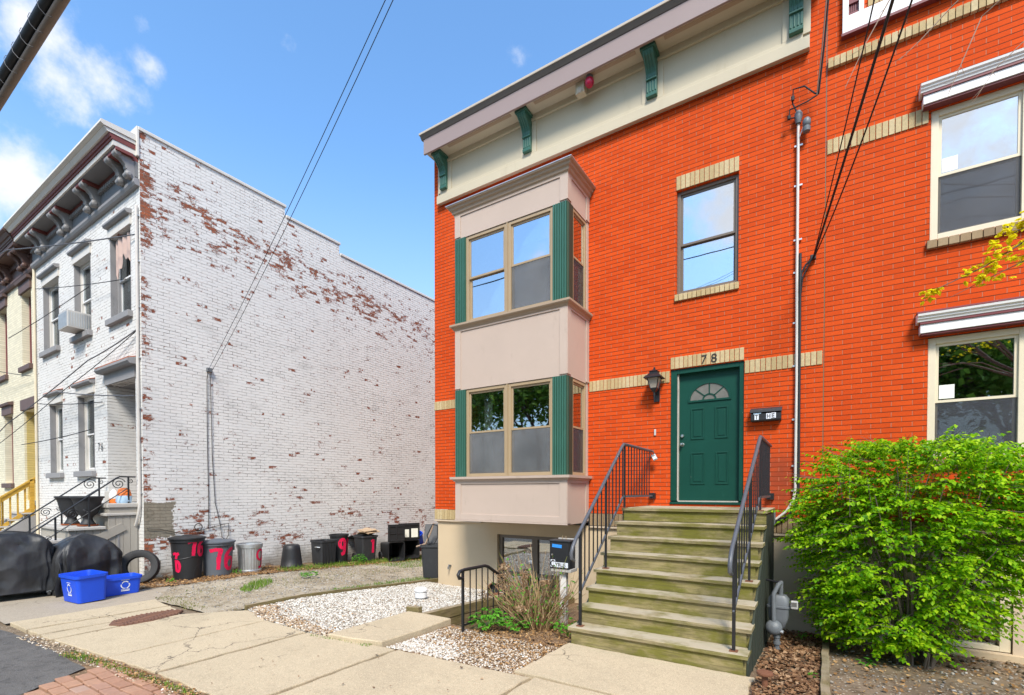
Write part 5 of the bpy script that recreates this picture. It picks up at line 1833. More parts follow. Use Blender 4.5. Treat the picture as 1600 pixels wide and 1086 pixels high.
for k in range(7):
    y1 = WY - .01 - .26 * k
    MB().box(-19.6, -18.25, y1 - .30, y1, 1.13 - .17 * k, 1.17 - .17 * k).build('tread', 'grey_slab', t)
    MB().box(-19.55, -18.28, y1 - .27, y1 - .25, .98 - .17 * k, 1.128 - .17 * k).build('riser', 'lintel_grey', t)
MB().prism([(WY - .02, 1.12), (WY - .02, -.1), (-5.6, -.1), (-5.6, .05)], -18.262, -18.252, 'x').build('side_panel', 'lintel_grey', t)

# ================================================================ covered grills
def draped(w, d, h, seed, dome, folds=.05, e=.34, sh=.80):
    r_ = random.Random(seed)
    ph = [r_.uniform(0, 6.28) for _ in range(6)]
    rings = []
    n = 96
    for j in range(27):
        t = j / 26
        z = h * t
        if t > sh:
            q = (t - sh) / (1 - sh)
            k = math.sqrt(max(0, 1 - q ** 2.4)) * (1 - dome * q) + .001
        else:
            k = 1.0 + (1 - t) * .04
        ring_ = []
        for i in range(n):
            a = 2 * PI * i / n
            ca, sa = math.cos(a), math.sin(a)
            ux, uy = math.copysign(abs(ca) ** e, ca), math.copysign(abs(sa) ** e, sa)
            amp = folds * (1 - t) ** .7 * (1 if t < .8 else .2)
            f = amp * (math.sin(7 * a + ph[0] + 2.0 * t) * .6 + math.sin(13 * a + ph[1] - 3 * t) * .4 + math.sin(23 * a + ph[2]) * .25)
            f += .022 * math.sin(3 * a + ph[3] + 9 * t) + .016 * math.sin(5 * a - 14 * t + ph[4])
            f -= .05 * max(0, math.sin(4 * a + ph[0] + 3 * t)) ** 6 * (1 - t * .6)
            zz = z + (.02 * math.sin(4 * a + ph[5]) if j == 0 else 0) - (.03 * math.cos(a * 2 + ph[1]) * t if t > .6 else 0)
            ring_.append((w / 2 * k * ux * (1 + f), d / 2 * k * uy * (1 + f), zz))
        rings.append(ring_)
    return MB().loops(rings, False, True)


t = thing('covered_grill', 'barbecue grill under a black vinyl cover with casters at the left edge', 'covered grill')
draped(.66, 1.0, .98, 3, .08, .07, .28, .82).build('grill_cover', 'cover', t, smooth=True, angle=60).location = (0, 0, .11)
for x, y in ((.25, .45), (.25, -.45), (-.25, .45), (-.25, -.45)):
    cw = MB().lathe([(0, -.018), (.04, -.018), (.045, 0), (.04, .018), (0, .018)], 16, (x, y, .045), Matrix.Rotation(R(90), 4, 'X')).build('caster_wheel', 'rubber', t, smooth=True)
    MB().box(x - .02, x + .02, y - .028, y + .028, .07, .12).build('caster_fork', 'galv', cw)
MB().box(-.28, .28, -.48, .48, .10, .16).build('grill_base', 'black_metal', t)
t.location = (-11.26, -5.70, -.014)
t.rotation_euler = (0, 0, R(-8))
t = thing('covered_grill', 'round topped grill under a pleated black cloth cover behind the blue bins', 'covered grill')
draped(.70, .92, 1.0, 11, .20, .12, .36, .66).build('grill_cover', 'cover', t, smooth=True, angle=60)
st2 = MB()
for i in range(9):
    a = -.45 + i * .05
    st2.tube([(.28 + .05 * math.sin(i), a, .62), (.345, a + .01, .40), (.36, a + .015, .1)], .008, 5)
st2.build('cover_pleat', 'cover', t)
t.location = (-11.05, -4.80, -.014)
t.rotation_euler = (0, 0, R(6))

# ================================================================ bins
def rrect(w, d, z, r=.06, n=6):
    pts = []
    for cx_, cy_, a0 in ((w / 2 - r, d / 2 - r, 0), (-w / 2 + r, d / 2 - r, 90), (-w / 2 + r, -d / 2 + r, 180), (w / 2 - r, -d / 2 + r, 270)):
        for i in range(n + 1):
            a = R(a0 + 90 * i / n)
            pts.append((cx_ + r * math.cos(a), cy_ + r * math.sin(a), z))
    return pts


def tub_mesh(w, d, h, taper, rim=.022, wall=.008, r=.06):
    a, b = w * taper, d * taper
    return MB().loops([rrect(a, b, 0, r * .8), rrect(w * .97, d * .97, h - .045, r), rrect(w * .97 + rim * 1.6, d * .97 + rim * 1.6, h - .044, r + .01), rrect(w + rim, d + rim, h, r + .01),
                       rrect(w - wall, d - wall, h - .001, r), rrect(w * .97 - wall * 2, d * .97 - wall * 2, h - .05, r * .9), rrect(a - wall * 2, b - wall * 2, wall, r * .7)], True, True)


def ribbon(mb, fn, pts, w, jit=0.0):
    """flat painted stroke along (u, v) points; fn(u, v) -> point on the surface"""
    L, Rr = [], []
    n = len(pts)
    for i, (u, v) in enumerate(pts):
        a = pts[max(0, i - 1)]
        b = pts[min(n - 1, i + 1)]
        dx, dy = b[0] - a[0], b[1] - a[1]
        m = math.hypot(dx, dy) or 1
        ww = w / 2 * (1 + random.uniform(-jit, jit))
        L.append(fn(u - dy / m * ww, v + dx / m * ww))
        Rr.append(fn(u + dy / m * ww, v - dx / m * ww))
    o = len(mb.v)
    mb.v.extend([tuple(p) for p in L + Rr])
    for i in range(n - 1):
        mb.f.append((o + i, o + i + 1, o + n + i + 1, o + n + i))


def arc(cx_, cy_, rx_, ry_, a0, a1, n=16):
    return [(cx_ + rx_ * math.cos(R(a0 + (a1 - a0) * i / n)), cy_ + ry_ * math.sin(R(a0 + (a1 - a0) * i / n))) for i in range(n + 1)]


def dense(pts, k=6):
    out = []
    for a, b in zip(pts[:-1], pts[1:]):
        out += [(a[0] + (b[0] - a[0]) * i / k, a[1] + (b[1] - a[1]) * i / k) for i in range(k)]
    return out + [pts[-1]]


DIG = {'7': [dense([(0, .93), (.5, 1), (.9, .97), (.72, .6), (.66, 0)])],
       '6': [arc(.95, .55, .85, .45, 95, 180, 10) + arc(.5, .28, .40, .28, 175, 520, 24)],
       '9': [arc(.5, .70, .40, .28, 10, 370, 24) + dense([(.9, .7), (.86, .3), (.68, .05), (.3, .0)])],
       '1': [dense([(.15, .85), (.5, 1), (.5, 0)])],
       '3': [arc(.4, .75, .38, .25, 150, -80, 14) + arc(.4, .26, .42, .27, 80, -150, 14)]}


def graffiti(fn, s, u0, v0, wd, ht, gap, sw):
    mb = MB()
    for i, ch in enumerate(s):
        for st__ in DIG[ch]:
            ribbon(mb, fn, [(u0 + i * (wd + gap) + p[0] * wd, v0 + p[1] * ht) for p in st__], sw, .12)
    return mb


def cyl_fn(rb, rt, h, off=.004):
    def fn(u, v):            # u = angle in rad * mean radius measured as arc, v = height
        r_ = rb + (rt - rb) * v / h + off
        a = u / ((rb + rt) / 2)
        return (r_ * math.cos(a), r_ * math.sin(a), v)
    return fn


def round_can(name, label, rb, rt, h, m, loc, lid=True, lid_m=None, ribs=0, rz=0.0, cat='trash can', group=None):
    t = thing(name, label, cat, group=group)
    prof = [(0, 0), (rb, 0), (rb + .006, .02)]
    for i in range(1, 12):
        z = h * i / 12
        rr = rb + (rt - rb) * z / h
        prof.append((rr, z))
    prof += [(rt, h - .05), (rt + .018, h - .045), (rt + .02, h), (rt - .01, h), (rt - .02, h - .1), (0, h - .12)]
    wob = (lambda a, z: .012 * math.sin(ribs * a) if .06 * h < z < .9 * h else 0) if ribs else None
    n = ribs * 6 if ribs else 44
    MB().lathe(prof, n, (0, 0, 0), None, wob).build('can_body', m, t, smooth=True, angle=50)
    if lid:
        MB().lathe([(rt + .03, h + .002), (rt + .045, h + .01), (rt + .045, h + .035), (rt + .01, h + .045), (rt - .04, h + .055), (.10, h + .07), (.08, h + .085), (0, h + .088)], 44).build('can_lid', lid_m or m, t, smooth=True, angle=50)
    t.location = loc
    t.rotation_euler = (0, 0, rz)
    return t


CAMDIR = R(-24)
# 1: black can marked 76 twice
z_ = G(-10.85, -3.38)
t = round_can('trash_can', 'tall black trash can with hollow lid, red 76 painted twice', .235, .285, .80, 'plastic_black', (-10.80, -3.24, z_ - .012))
fn = cyl_fn(.235, .285, .80)
graffiti(fn, '76', -.10, .48, .14, .29, .04, .062).build('graffiti', 'spray', t, fix=False)
graffiti(fn, '76', -.375, .18, .09, .36, -.04, .05).build('graffiti', 'spray', t, fix=False)
MB().tube([(.265 * math.cos(a), .265 * math.sin(a), .44 + .02 * math.cos(a * 3)) for a in [2 * PI * i / 36 for i in range(37)]], .010, 6).build('moulded_band', 'plastic_black', t)
ar = MB()
ribbon(ar, cyl_fn(.235, .285, .80, .003), [(.00, .02), (.01, .16), (.05, .26), (.13, .30), (.21, .26), (.24, .16), (.25, .02)], .012)
ar.build('panel_line', 'plastic_charcoal', t, fix=False)
# 2: grey can marked 76
t = round_can('trash_can', 'slate grey round trash can with red 76 and a lid', .25, .295, .68, 'plastic_grey', (-10.76, -2.68, G(-10.8, -2.8) - .012), lid_m='plastic_grey')
graffiti(cyl_fn(.25, .295, .68), '76', -.26, .14, .22, .42, .05, .075).build('graffiti', 'spray', t, fix=False)
for a in (R(62), R(242)):
    MB().tube([(.30 * math.cos(a + da), .30 * math.sin(a + da), .66 - zz) for da, zz in ((-.16, 0), (-.16, .10), (-.1, .14), (.1, .14), (.16, .10), (.16, 0))], .018, 8).build('can_handle', 'plastic_grey', t, smooth=True)
bt_ = MB()
vs_, fs_ = text_mesh('BRUTE', .055)
f2 = cyl_fn(.25, .295, .68, .004)
bt_.add([f2(-.115 + x * 1.3 - .02, .585 + y) for x, y, z in vs_], fs_)
bt_.build('can_lettering', 'ink_black', t, fix=False)
# 3: galvanised can marked 9
t = round_can('trash_can', 'ribbed galvanised steel trash can with a red 9', .215, .245, .62, 'galv', (-10.72, -2.02, G(-10.7, -2.0) - .012), ribs=26, lid=False)
MB().lathe([(.243, .54), (.26, .545), (.262, .62), (.245, .63)], 40).build('steel_rim', 'galv', t, smooth=True)
MB().lathe([(.222, .0), (.232, .01), (.232, .05), (.222, .06)], 40).build('steel_foot', 'galv', t, smooth=True)
graffiti(cyl_fn(.215, .245, .62, .012), '9', .01, .10, .21, .40, 0, .045).build('graffiti', 'spray', t, fix=False)
# 4: upturned black tub
t = thing('upturned_tub', 'black plastic tub standing upside down by the white wall', 'tub')
MB().lathe([(0, .52), (.16, .52), (.185, .50), (.20, .40), (.225, .20), (.245, .03), (.255, .02), (.255, 0), (.23, 0), (.17, .46), (0, .48)], 44, (0, 0, 0), None,
           lambda a, z: .010 * math.sin(22 * a) if .05 < z < .45 else 0).build('tub_body', 'plastic_black', t, smooth=True, angle=50)
t.location = (-10.85, -.93, G(-10.85, -.9) + .02)
# 5: dark grey square can
t = thing('trash_can', 'square charcoal trash can with ribbed side and steel handle, behind weeds', 'trash can')
tub_mesh(.46, .50, .60, .86).build('can_body', 'plastic_charcoal', t, smooth=True)
rb_ = MB()
for i in range(9):
    rb_.bar((.208, -.18 + i * .045, .03), (.232, -.18 + i * .045, .53), .010, .014)
rb_.build('rib', 'plastic_charcoal', t)
MB().tube([(.05, -.25, .44), (.09, -.31, .45), (.16, -.31, .45), (.20, -.25, .44)], .016, 8).build('can_handle', 'galv', t, smooth=True)
t.location = (-10.82, -.05, G(-10.8, 0) + .03)
# 6: black can marked 91
t = round_can('trash_can', 'narrow black trash can with a red 91 scrawl beside the charcoal one', .21, .235, .74, 'plastic_black', (-10.95, .52, G(-10.9, .5) + .02), lid=False)
graffiti(cyl_fn(.21, .235, .74), '91', -.14, .22, .17, .40, .05, .085).build('graffiti', 'spray', t, fix=False)


def wheel(mb_parent, y, r_=.11):
    wv = MB().lathe([(0, -.03), (r_ * .6, -.03), (r_, -.025), (r_, .025), (r_ * .6, .03), (0, .03)], 22, (0, y, 0), Matrix.Rotation(R(90), 4, 'X'))
    return wv


def wheeled_cart(label, loc, rz, lid_angle, mat_, h=.92, w=.50, d=.55, mark=None):
    """cart: local +X is its front, hinge and wheels at the back"""
    t = thing('wheeled_cart', label, 'wheeled cart')
    tub_mesh(d, w, h, .78, .03).build('cart_body', mat_, t, smooth=True)
    MB().box(d * .30, d * .46, -w * .30, w * .30, h * .72, h * .80).build('front_lip', mat_, t, bevel=.02)
    for s in (-1, 1):
        wm = wheel(None, s * w * .44)
        wm.v = [(x - d * .40, y, z + .11) for x, y, z in wm.v]
        wo_ = wm.build('wheel', 'rubber', t, smooth=True)
    MB().tube([(-d * .5 - .02, -w * .32, h - .02), (-d * .5 - .07, -w * .32, h), (-d * .5 - .07, w * .32, h), (-d * .5 - .02, w * .32, h - .02)], .017, 8).build('handle', mat_, t, smooth=True)
    ld = MB()
    L = d + .06
    ld.box(0, L, -w / 2 - .03, w / 2 + .03, 0, .022)
    ld.box(.06, L - .08, -w / 2 + .05, w / 2 - .05, .0225, .045)
    m = Matrix.Translation((-d / 2 - .03, 0, h + .004)) @ Matrix.Rotation(-lid_angle, 4, 'Y')
    ld.v = [tuple(m @ Vector(p)) for p in ld.v]
    ld.build('lid', mat_, t, bevel=.008)
    if mark:
        k = lambda u, v: (d * .5 * (.78 + .19 * v / h) + .010, u, v)
        graffiti(k, mark, .02, .22, .16, .36, .05, .07).build('graffiti', 'spray', t, fix=False)
    t.location = loc
    t.rotation_euler = (0, 0, rz)
    return t


wheeled_cart('charcoal wheeled cart with a red 1 and cardboard on its rim', (-10.75, 1.25, G(-10.7, 1.2) + .02), R(-8), R(196), 'plastic_charcoal', .70, .52, .46, '1')
cb = MB()
for i in range(5):
    cb.cbox((-10.70 + random.uniform(-.05, .05), 1.32 + random.uniform(-.12, .12), .585 + i * .022), (.34, .42, .012), random.uniform(-.6, .6), random.uniform(-.25, .25), random.uniform(-.3, .3))
tag(cb.build('cardboard_scraps', paint('cardboard', (.42, .30, .19), .85, .2, 6), None), 'tan cardboard scraps heaped on the charcoal wheeled cart', 'cardboard')
t = wheeled_cart('charcoal wheeled cart with its lid thrown back at the red house corner', (-7.52, .42, G(-7.5, .4) + .03), R(-60), R(115), 'plastic_charcoal', .74, .46, .42)
tag(MB().tube([(-7.56, .38, .5), (-7.62, .36, .75), (-7.52, .44, 1.0), (-7.36, .42, .97), (-7.30, .36, .72), (-7.36, .3, .56), (-7.52, .25, .56)], .012, 8).build('garden_hose', 'wire', smooth=True),
    'black hose looping out of the open cart at the red house corner', 'hose')
tag(MB().tube([(-7.85, .25, .48), (-7.66, .35, .55), (-7.58, .42, .78), (-7.50, .46, 1.02)], [.02, .022, .02, .016], 6).build('bent_branch', 'twig', smooth=True),
    'pale bent stick leaning in the open cart at the red house corner', 'stick')


def fallen_cart(label, loc, rz, w):
    """a cart lying on its back, mouth towards the viewer, lid folded up against the wall"""
    t = thing('fallen_cart', label, 'wheeled cart')
    L, hh = .80, .52
    mb = tub_mesh(hh, w, L, .80, .03)
    mb.v = [(z - L, y, x + hh / 2 + .01) for x, y, z in mb.v]      # local: mouth at +X, back at -X
    mb.build('cart_body', 'plastic_black', t, smooth=True)
    ld = MB().box(-.03, 0, -w / 2 - .02, w / 2 + .02, hh + .03, hh + .52)
    ring(ld, -w / 2, w / 2, hh + .05, hh + .50, .03, 0, 0)if False else None
    for k in range(3):
        ld.box(.001, .018, -w / 2, w / 2, hh + .05 + k * .20, hh + .075 + k * .20)
    for k in range(3):
        ld.box(.001, .018, -w / 2 + k * (w - .03) / 2, -w / 2 + k * (w - .03) / 2 + .03, hh + .076, hh + .45)
    ld.build('lid', 'plastic_black', t, bevel=.004)
    for s in (-1, 1):
        wm = MB().lathe([(0, -.03), (.07, -.03), (.11, -.025), (.11, .025), (.07, .03), (0, .03)], 20, (-L + .10, s * w * .48, .11), Matrix.Rotation(R(90), 4, 'X'))
        wm.build('wheel', 'rubber', t, smooth=True)
    t.location = loc
    t.rotation_euler = (0, 0, rz)
    return t


zc = G(-10.4, 2) + .02
fallen_cart('toppled black cart lying on its back with lid up, nearer the street', (-10.12, 1.82, zc), R(-22), .46)
t = fallen_cart('toppled black cart lying on its back with torn white paper in its lid', (-10.22, 2.42, zc), R(-22), .62)
pp = MB().box(.020, .023, -.16, -.02, .63, .86).box(.020, .023, .05, .26, .62, .88)
pp.build('torn_paper', 'paper', t)
t = thing('recycling_bin', 'blue bin tipped up behind the toppled carts', 'recycling bin')
tub_mesh(.42, .42, .50, .8).build('bin_body', 'plastic_blue', t, smooth=True)
t.location = (-10.75, 3.28, .05)
t.rotation_euler = (R(35), R(20), 0)
t = thing('red_wheelbarrow', 'small faded red toy wheelbarrow on the grass behind the carts', 'wheelbarrow', (-10.7, 3.6, -.3))
MB().loops([[(-10.95, 3.35, -.12), (-10.55, 3.35, -.12), (-10.55, 3.95, -.12), (-10.95, 3.95, -.12)], [(-11.05, 3.2, .10), (-10.45, 3.2, .10), (-10.45, 4.15, .10), (-11.05, 4.15, .10)]], True, False).build('tray', paint('faded red', (.38, .09, .075), .6, .2, 6), t)
MB().lathe([(0, -.05), (.10, -.05), (.14, -.03), (.14, .03), (.10, .05), (0, .05)], 20, (-10.55, 3.75, .22), Matrix.Rotation(R(70), 4, 'Y')).build('wheel', 'terracotta', t, smooth=True)
MB().bar((-10.9, 3.3, -.12), (-10.5, 4.6, -.30), .03, .03).bar((-10.55, 3.3, -.12), (-10.3, 4.6, -.30), .03, .03).build('handles', 'maroon', t)


# blue recycling bins on the pavement
def logo(fn, s):
    mb = MB()
    for k in range(3):
        a0 = 90 + 120 * k
        p = [(s * .5 * math.cos(R(a0 + q)), s * .5 * math.sin(R(a0 + q))) for q in (-42, -20, 0, 22, 44)]
        ribbon(mb, fn, p, s * .14)
        e = p[-1]
        ribbon(mb, fn, [(e[0] + s * .16 * math.cos(R(a0 + 170)), e[1] + s * .16 * math.sin(R(a0 + 170))), e, (e[0] + s * .16 * math.cos(R(a0 - 60)), e[1] + s * .16 * math.sin(R(a0 - 60)))], s * .08)
    for dv, w_, th in ((.72, .95, .07), (-.62, 1.0, .06), (-.80, 1.0, .15)):
        ribbon(mb, fn, [(-s * w_ / 2, dv * s), (s * w_ / 2, dv * s)], s * th)
    return mb


t = thing('recycling_bin', 'blue recycling bin, taller and nearer the street of the two on the pavement', 'recycling bin')
tub_mesh(.62, .42, .43, .86).build('bin_body', 'plastic_blue', t, smooth=True)
k = lambda u, v: (u, -.21 * (.86 + .11 * (v + .22) / .43) - .006, v + .22)
logo(lambda u, v: k(u + .02, v), .13).build('recycling_mark', 'ink_white', t, fix=False)
t.location = (-10.02, -5.08, .002)
t.rotation_euler = (R(2), 0, R(5))
t = thing('recycling_bin', 'lower wide blue recycling bin beside the tyre', 'recycling bin')
tub_mesh(.42, .62, .30, .88).build('bin_body', 'plastic_blue', t, smooth=True)
logo(lambda u, v: (.21 * (.88 + .09 * (v + .15) / .30) + .006, u + .06, v + .16), .12).build('recycling_mark', 'ink_white', t, fix=False)
t.location = (-10.22, -4.60, -.008)

# tyre leaning by the corner
t = thing('old_tire', 'worn black tyre leaning against the white house corner', 'tyre')
pf = [(.195, -.075), (.25, -.098), (.30, -.095), (.318, -.07), (.322, -.03), (.322, .03), (.318, .07), (.30, .095), (.25, .098), (.195, .075), (.19, .065), (.235, .07), (.285, .06), (.295, 0), (.285, -.06), (.235, -.07), (.19, -.065), (.195, -.075)]
MB().lathe(pf, 56).build('tyre_body', 'rubber', t, smooth=True, angle=35)
tg = MB()
for dz in (-.055, -.02, .02, .055):
    tg.lathe([(.3225, dz - .004), (.326, dz), (.3225, dz + .004)], 56)
tg.build('tread_groove', 'rubber', t)
t.location = (-11.02, -3.98, .30)
t.rotation_euler = (0, R(78), R(-30))

# ================================================================ street-side overhead lines
def wire(pts, r_, label, m='wire', sag=0.0, cat='wire', name='overhead_wire', group=None, n=10):
    out = []
    for a, b in zip(pts[:-1], pts[1:]):
        for i in range(n):
            t_ = i / n
            out.append((a[0] + (b[0] - a[0]) * t_, a[1] + (b[1] - a[1]) * t_, a[2] + (b[2] - a[2]) * t_ - sag * 4 * t_ * (1 - t_)))
    out.append(pts[-1])
    return tag(MB().tube(out, r_, 6).build(name, m, smooth=True), label, cat, group)


t = thing('cable_bundle', 'thick dark bundle of street cables crossing the top left corner', 'cable bundle', (-10, -6.3, 6.6))
for (dy, dz, r_, mm) in ((.02, .05, .045, 'wire'), (.0, -.03, .050, 'wire'), (.05, -.11, .042, 'cable_brown')):
    MB().tube([(-30, -6.3 + dy, 6.66 + dz), (-16, -6.3 + dy, 6.62 + dz), (-6, -6.3 + dy, 6.62 + dz), (10, -6.3 + dy, 6.72 + dz)], r_, 12).build('cable', mm, t, smooth=True)
lash = MB().tube([(-16 + i * .03, -6.28 + .075 * math.cos(i * .63), 6.59 + .125 * math.sin(i * .63)) for i in range(600)], .0025, 4)
lash.build('lashing', 'wire_grey', t)
wire([(-30, -6.1, 8.35), (10, -6.1, 8.3)], .014, 'thin wire above the thick cable bundle at top left')

# two service wires to the white side wall
for k, (y0, off) in enumerate(((-2.55, 0), (-2.47, .16))):
    wire([(-11.34, y0, 4.42), (-3.72 + off * .55, -4.47 + off * .2, 6.62), (-1.6 + off, -5.1, 7.4)], .0044, 'black service wire from the white side wall up across the sky, %s of the pair' % ('left' if k == 0 else 'right'), group='service wires across the sky', sag=.12 if k else .09)
t = thing('wall_cable', 'black cable pair hanging down the white side wall to a loose coil', 'cable', (-11.38, -2.5, 1))
MB().tube([(-11.36, -2.55, 4.42), (-11.365, -2.57, 4.2), (-11.38, -2.57, 3.0), (-11.38, -2.555, 1.6), (-11.37, -2.57, .93)], .007, 6).build('cable_run', 'wire', t)
MB().tube([(-11.36, -2.48, 4.40), (-11.365, -2.50, 4.2), (-11.38, -2.47, 2.5), (-11.38, -2.42, 1.5), (-11.37, -2.32, 1.0), (-11.34, -2.30, .72), (-11.34, -2.22, .66), (-11.36, -2.15, .75), (-11.37, -2.14, 1.03), (-11.37, -2.35, .99), (-11.37, -2.75, .90), (-11.37, -3.1, .86), (-11.375, -3.5, .98), (-11.38, -3.72, 1.0)], .0065, 6).build('cable_run', 'wire', t)
MB().tube([(-11.35, -2.78 + .075 * math.cos(a), .98 + .075 * math.sin(a)) for a in [2 * PI * i / 16 for i in range(17)]], .009, 6).build('cable_coil', 'wire', t)
MB().box(-11.40, -11.33, -2.57, -2.47, 4.38, 4.46).build('wall_anchor', 'grey_metal', t)

# wires to the mast and the right-hand clamp
wire([(-.09, -.16, 7.08), (-.03, -.35, 7.55), (.03, -.6, 8.2), (.1, -.9, 9.2)], .013, 'thick black cable rising from the service mast head', n=8)
wire([(-.11, -.17, 7.06), (-.055, -.36, 7.50), (.01, -.62, 8.2), (.08, -.92, 9.2)], .008, 'thin brown wire beside the thick cable at the service mast head', 'cable_brown', n=8)
for k, (p1, r_, sg, lb) in enumerate((((.32, -3, 5.72), .006, .05, 'thin black wire slanting over the red wall, left of three'), ((.435, -3, 5.64), .013, .03, 'thick black wire slanting over the red wall, middle of three'),
                                      ((.555, -3, 5.58), .008, .10, 'black wire slanting over the red wall, right of three'))):
    p0 = Vector((-.13, -.05, 4.98 - .02 * k))
    p1 = Vector(p1)
    wire([p0, p1, p0 + (p1 - p0) * 1.9], r_, lb, sag=sg, group='wires slanting over the red wall')
t = thing('wall_clamp', 'black wire clamp on the red wall beside the conduit', 'clamp', (-.15, 0, 4.95))
MB().box(-.17, -.10, -.06, -.013, 4.93, 5.0).build('clamp_body', 'plastic_black', t, bevel=.01)
MB().tube([(-.14, -.05, 4.95), (-.22, -.05, 4.88), (-.27, -.05, 4.78), (-.28, -.04, 4.6)], .013, 8).tube([(-.14, -.05, 4.97), (-.20, -.05, 4.84), (-.26, -.05, 4.7), (-.275, -.04, 4.5)], .009, 8).build('tail_wire', 'wire', t)

# tangle of wires over the fronts of the white and cream house
for pts, r_, lb in (
        ([(-30, -5.6, 8.3), (-16.5, -4.6, 7.55), (-11.5, -3.80, 6.85)], .012, 'wire sagging from the left edge to the white house corner'),
        ([(-11.46, -3.80, 4.98), (-13.5, -4.0, 4.60), (-18.4, -4.3, 3.55), (-22, -4.6, 2.4)], .012, 'twisted wire falling leftwards from over the porch hood'),
        ([(-11.5, -3.82, 4.93), (-14.6, -4.1, 4.08), (-19.2, -4.4, 2.95)], .008, 'thin wire falling from the porch hood past the lower windows'),
        ([(-11.5, -3.86, 4.10 - .45), (-14.9, -4.15, 4.05)], .012, 'grey rod from the doorway to the lower window head'),
        ([(-13.35, -3.80, 3.72), (-16.6, -4.1, 3.95)], .010, 'grey rod over the nearer lower window'),
        ([(-13.9, -3.84, 3.15), (-18.0, -4.1, 3.0)], .010, 'thin rod crossing both lower windows of the white house'),
        ([(-13.9, -3.84, 6.35), (-18.6, -4.2, 5.9)], .008, 'thin wire across the upper windows of the white house'),
        ([(-11.9, -3.84, 6.05), (-16.4, -4.15, 6.75)], .008, 'thin wire rising across two upper windows of the white house'),
        ([(-18.2, -3.86, 4.9), (-22, -4.3, 5.6)], .010, 'wire at the cream house bracket by the downpipe')):
    wire(pts, r_, lb, 'wire' if r_ < .0115 else 'wire_grey', sag=.03)

# ================================================================ vegetation
def leaves_mesh(name, pos, head, pitch, roll, size, m):
    n = len(pos)
    rot = np.zeros((n, 3))
    rot[:, 0] = pitch
    rot[:, 1] = roll
    rot[:, 2] = np.asarray(head) - PI / 2
    return scatter(name, LEAF_V, LEAF_F, pos, size, rot, m)


def adopt(o, parent):
    o.parent = parent
    if parent.type == 'EMPTY':
        o.matrix_parent_inverse = Matrix.Translation(-ORIGIN[parent.name])
    return o


from mathutils import noise as mnoise
# the big bright bush
SB = Vector((.86, -.98, -.16))
bush = thing('green_bush', 'big bright green bush of layered sprays in front of the right hand house', 'bush', SB)
stem = MB()
for i in range(34):
    a = random.uniform(0, 2 * PI)
    sx, sy = math.cos(a), math.sin(a)
    rr = random.uniform(.25, 1.0)
    tip = SB + Vector((sx * rr * 1.15, sy * rr * .72, random.uniform(1.2, 2.2)))
    midp = SB + Vector((sx * rr * .35, sy * rr * .25, random.uniform(.5, .8)))
    stem.tube([SB + Vector((sx * .16, sy * .12, -.05)), midp, midp.lerp(tip, .5) + Vector((0, 0, .05)), tip], [.016, .012, .008, .004], 6)
stem.build('stems', 'bark', bush)
P_, H_, PI_, RO_, S_ = [], [], [], [], []
tw = MB()
count = 0
while count < 3700:
    t = random.random() ** .85
    z = .06 + 2.28 * t
    # outline measured as left and right reach at each height; ragged top
    xl = np.interp(t, [0, .03, .07, .16, .34, .54, .75, .89, .97, 1], [.16, .11, .01, -.14, -.28, -.33, -.28, -.06, .26, .5])
    xr = np.interp(t, [0, .03, .07, .16, .34, .54, .75, .89, .97, 1], [.9, .98, 1.28, 1.68, 1.98, 2.05, 2.05, 1.95, 1.54, 1.3])
    wx = (xr - xl) / 2 * .83
    xc = (xr + xl) / 2
    wy = np.interp(t, [0, .1, .3, .6, .9, 1], [.35, .5, .65, .72, .6, .35]) * .86
    a = random.uniform(0, 2 * PI)
    k = math.sqrt(random.uniform(.16, 1.0)) if random.random() < .62 else random.uniform(.86, 1.06)
    lump = 1 + .09 * math.sin(3 * a + 5 * t) + .08 * math.sin(7 * a - 9 * t + 1.3)
    # shelves of foliage with gaps of shade between them
    shelf = math.sin(z * 15 + 2.2 * math.sin(2 * a) + 1.1 * math.sin(5 * a + 3 * k))
    if shelf < -.45 and random.random() < (.72 if t < .68 else .35):
        continue
    x = xc + wx * k * lump * math.cos(a)
    y = -.85 + wy * k * lump * math.sin(a)
    if y > -.06:
        y = -.06 - random.uniform(0, .12)
    if t > .8 and random.random() < .25:
        continue
    p = Vector((x, y, SB.z + .10 + z))
    if mnoise.noise(p * 3.2) + .4 * mnoise.noise(p * 7.0) < -.16 and random.random() < .88:
        continue
    h = a + random.uniform(-.8, .8)
    L = random.uniform(.12, .28) if random.random() < .86 else random.uniform(.28, .46)
    up = random.uniform(-.25, .25) + (.55 if t > .85 else 0)
    d = Vector((math.cos(h), math.sin(h), up)).normalized()
    q = p + d * L
    if q.y > -.02:
        continue
    if count % 5 == 0:
        tw.tube([p - d * .12, p + d * L * .6, q], [.004, .003, .0015], 3, False)
    n = int(L / .034)
    for i in range(n + 1):
        c = p + d * (L * i / n)
        c.z -= .05 * (i / n) ** 2
        for s in (-1, 1):
            if i == n and s == 1:
                continue
            P_.append((c.x, c.y, c.z + random.uniform(-.006, .006)))
            H_.append(h + (s * random.uniform(.65, 1.15) if i < n else 0))
            PI_.append(random.uniform(-1.05, .12))
            RO_.append(random.uniform(-.45, .45))
            S_.append(random.uniform(.036, .062))
    count += 1
adopt(leaves_mesh('leaves', P_, H_, PI_, RO_, np.array(S_), 'shrub_leaf'), bush)
tw.build('twigs', 'bark', bush)
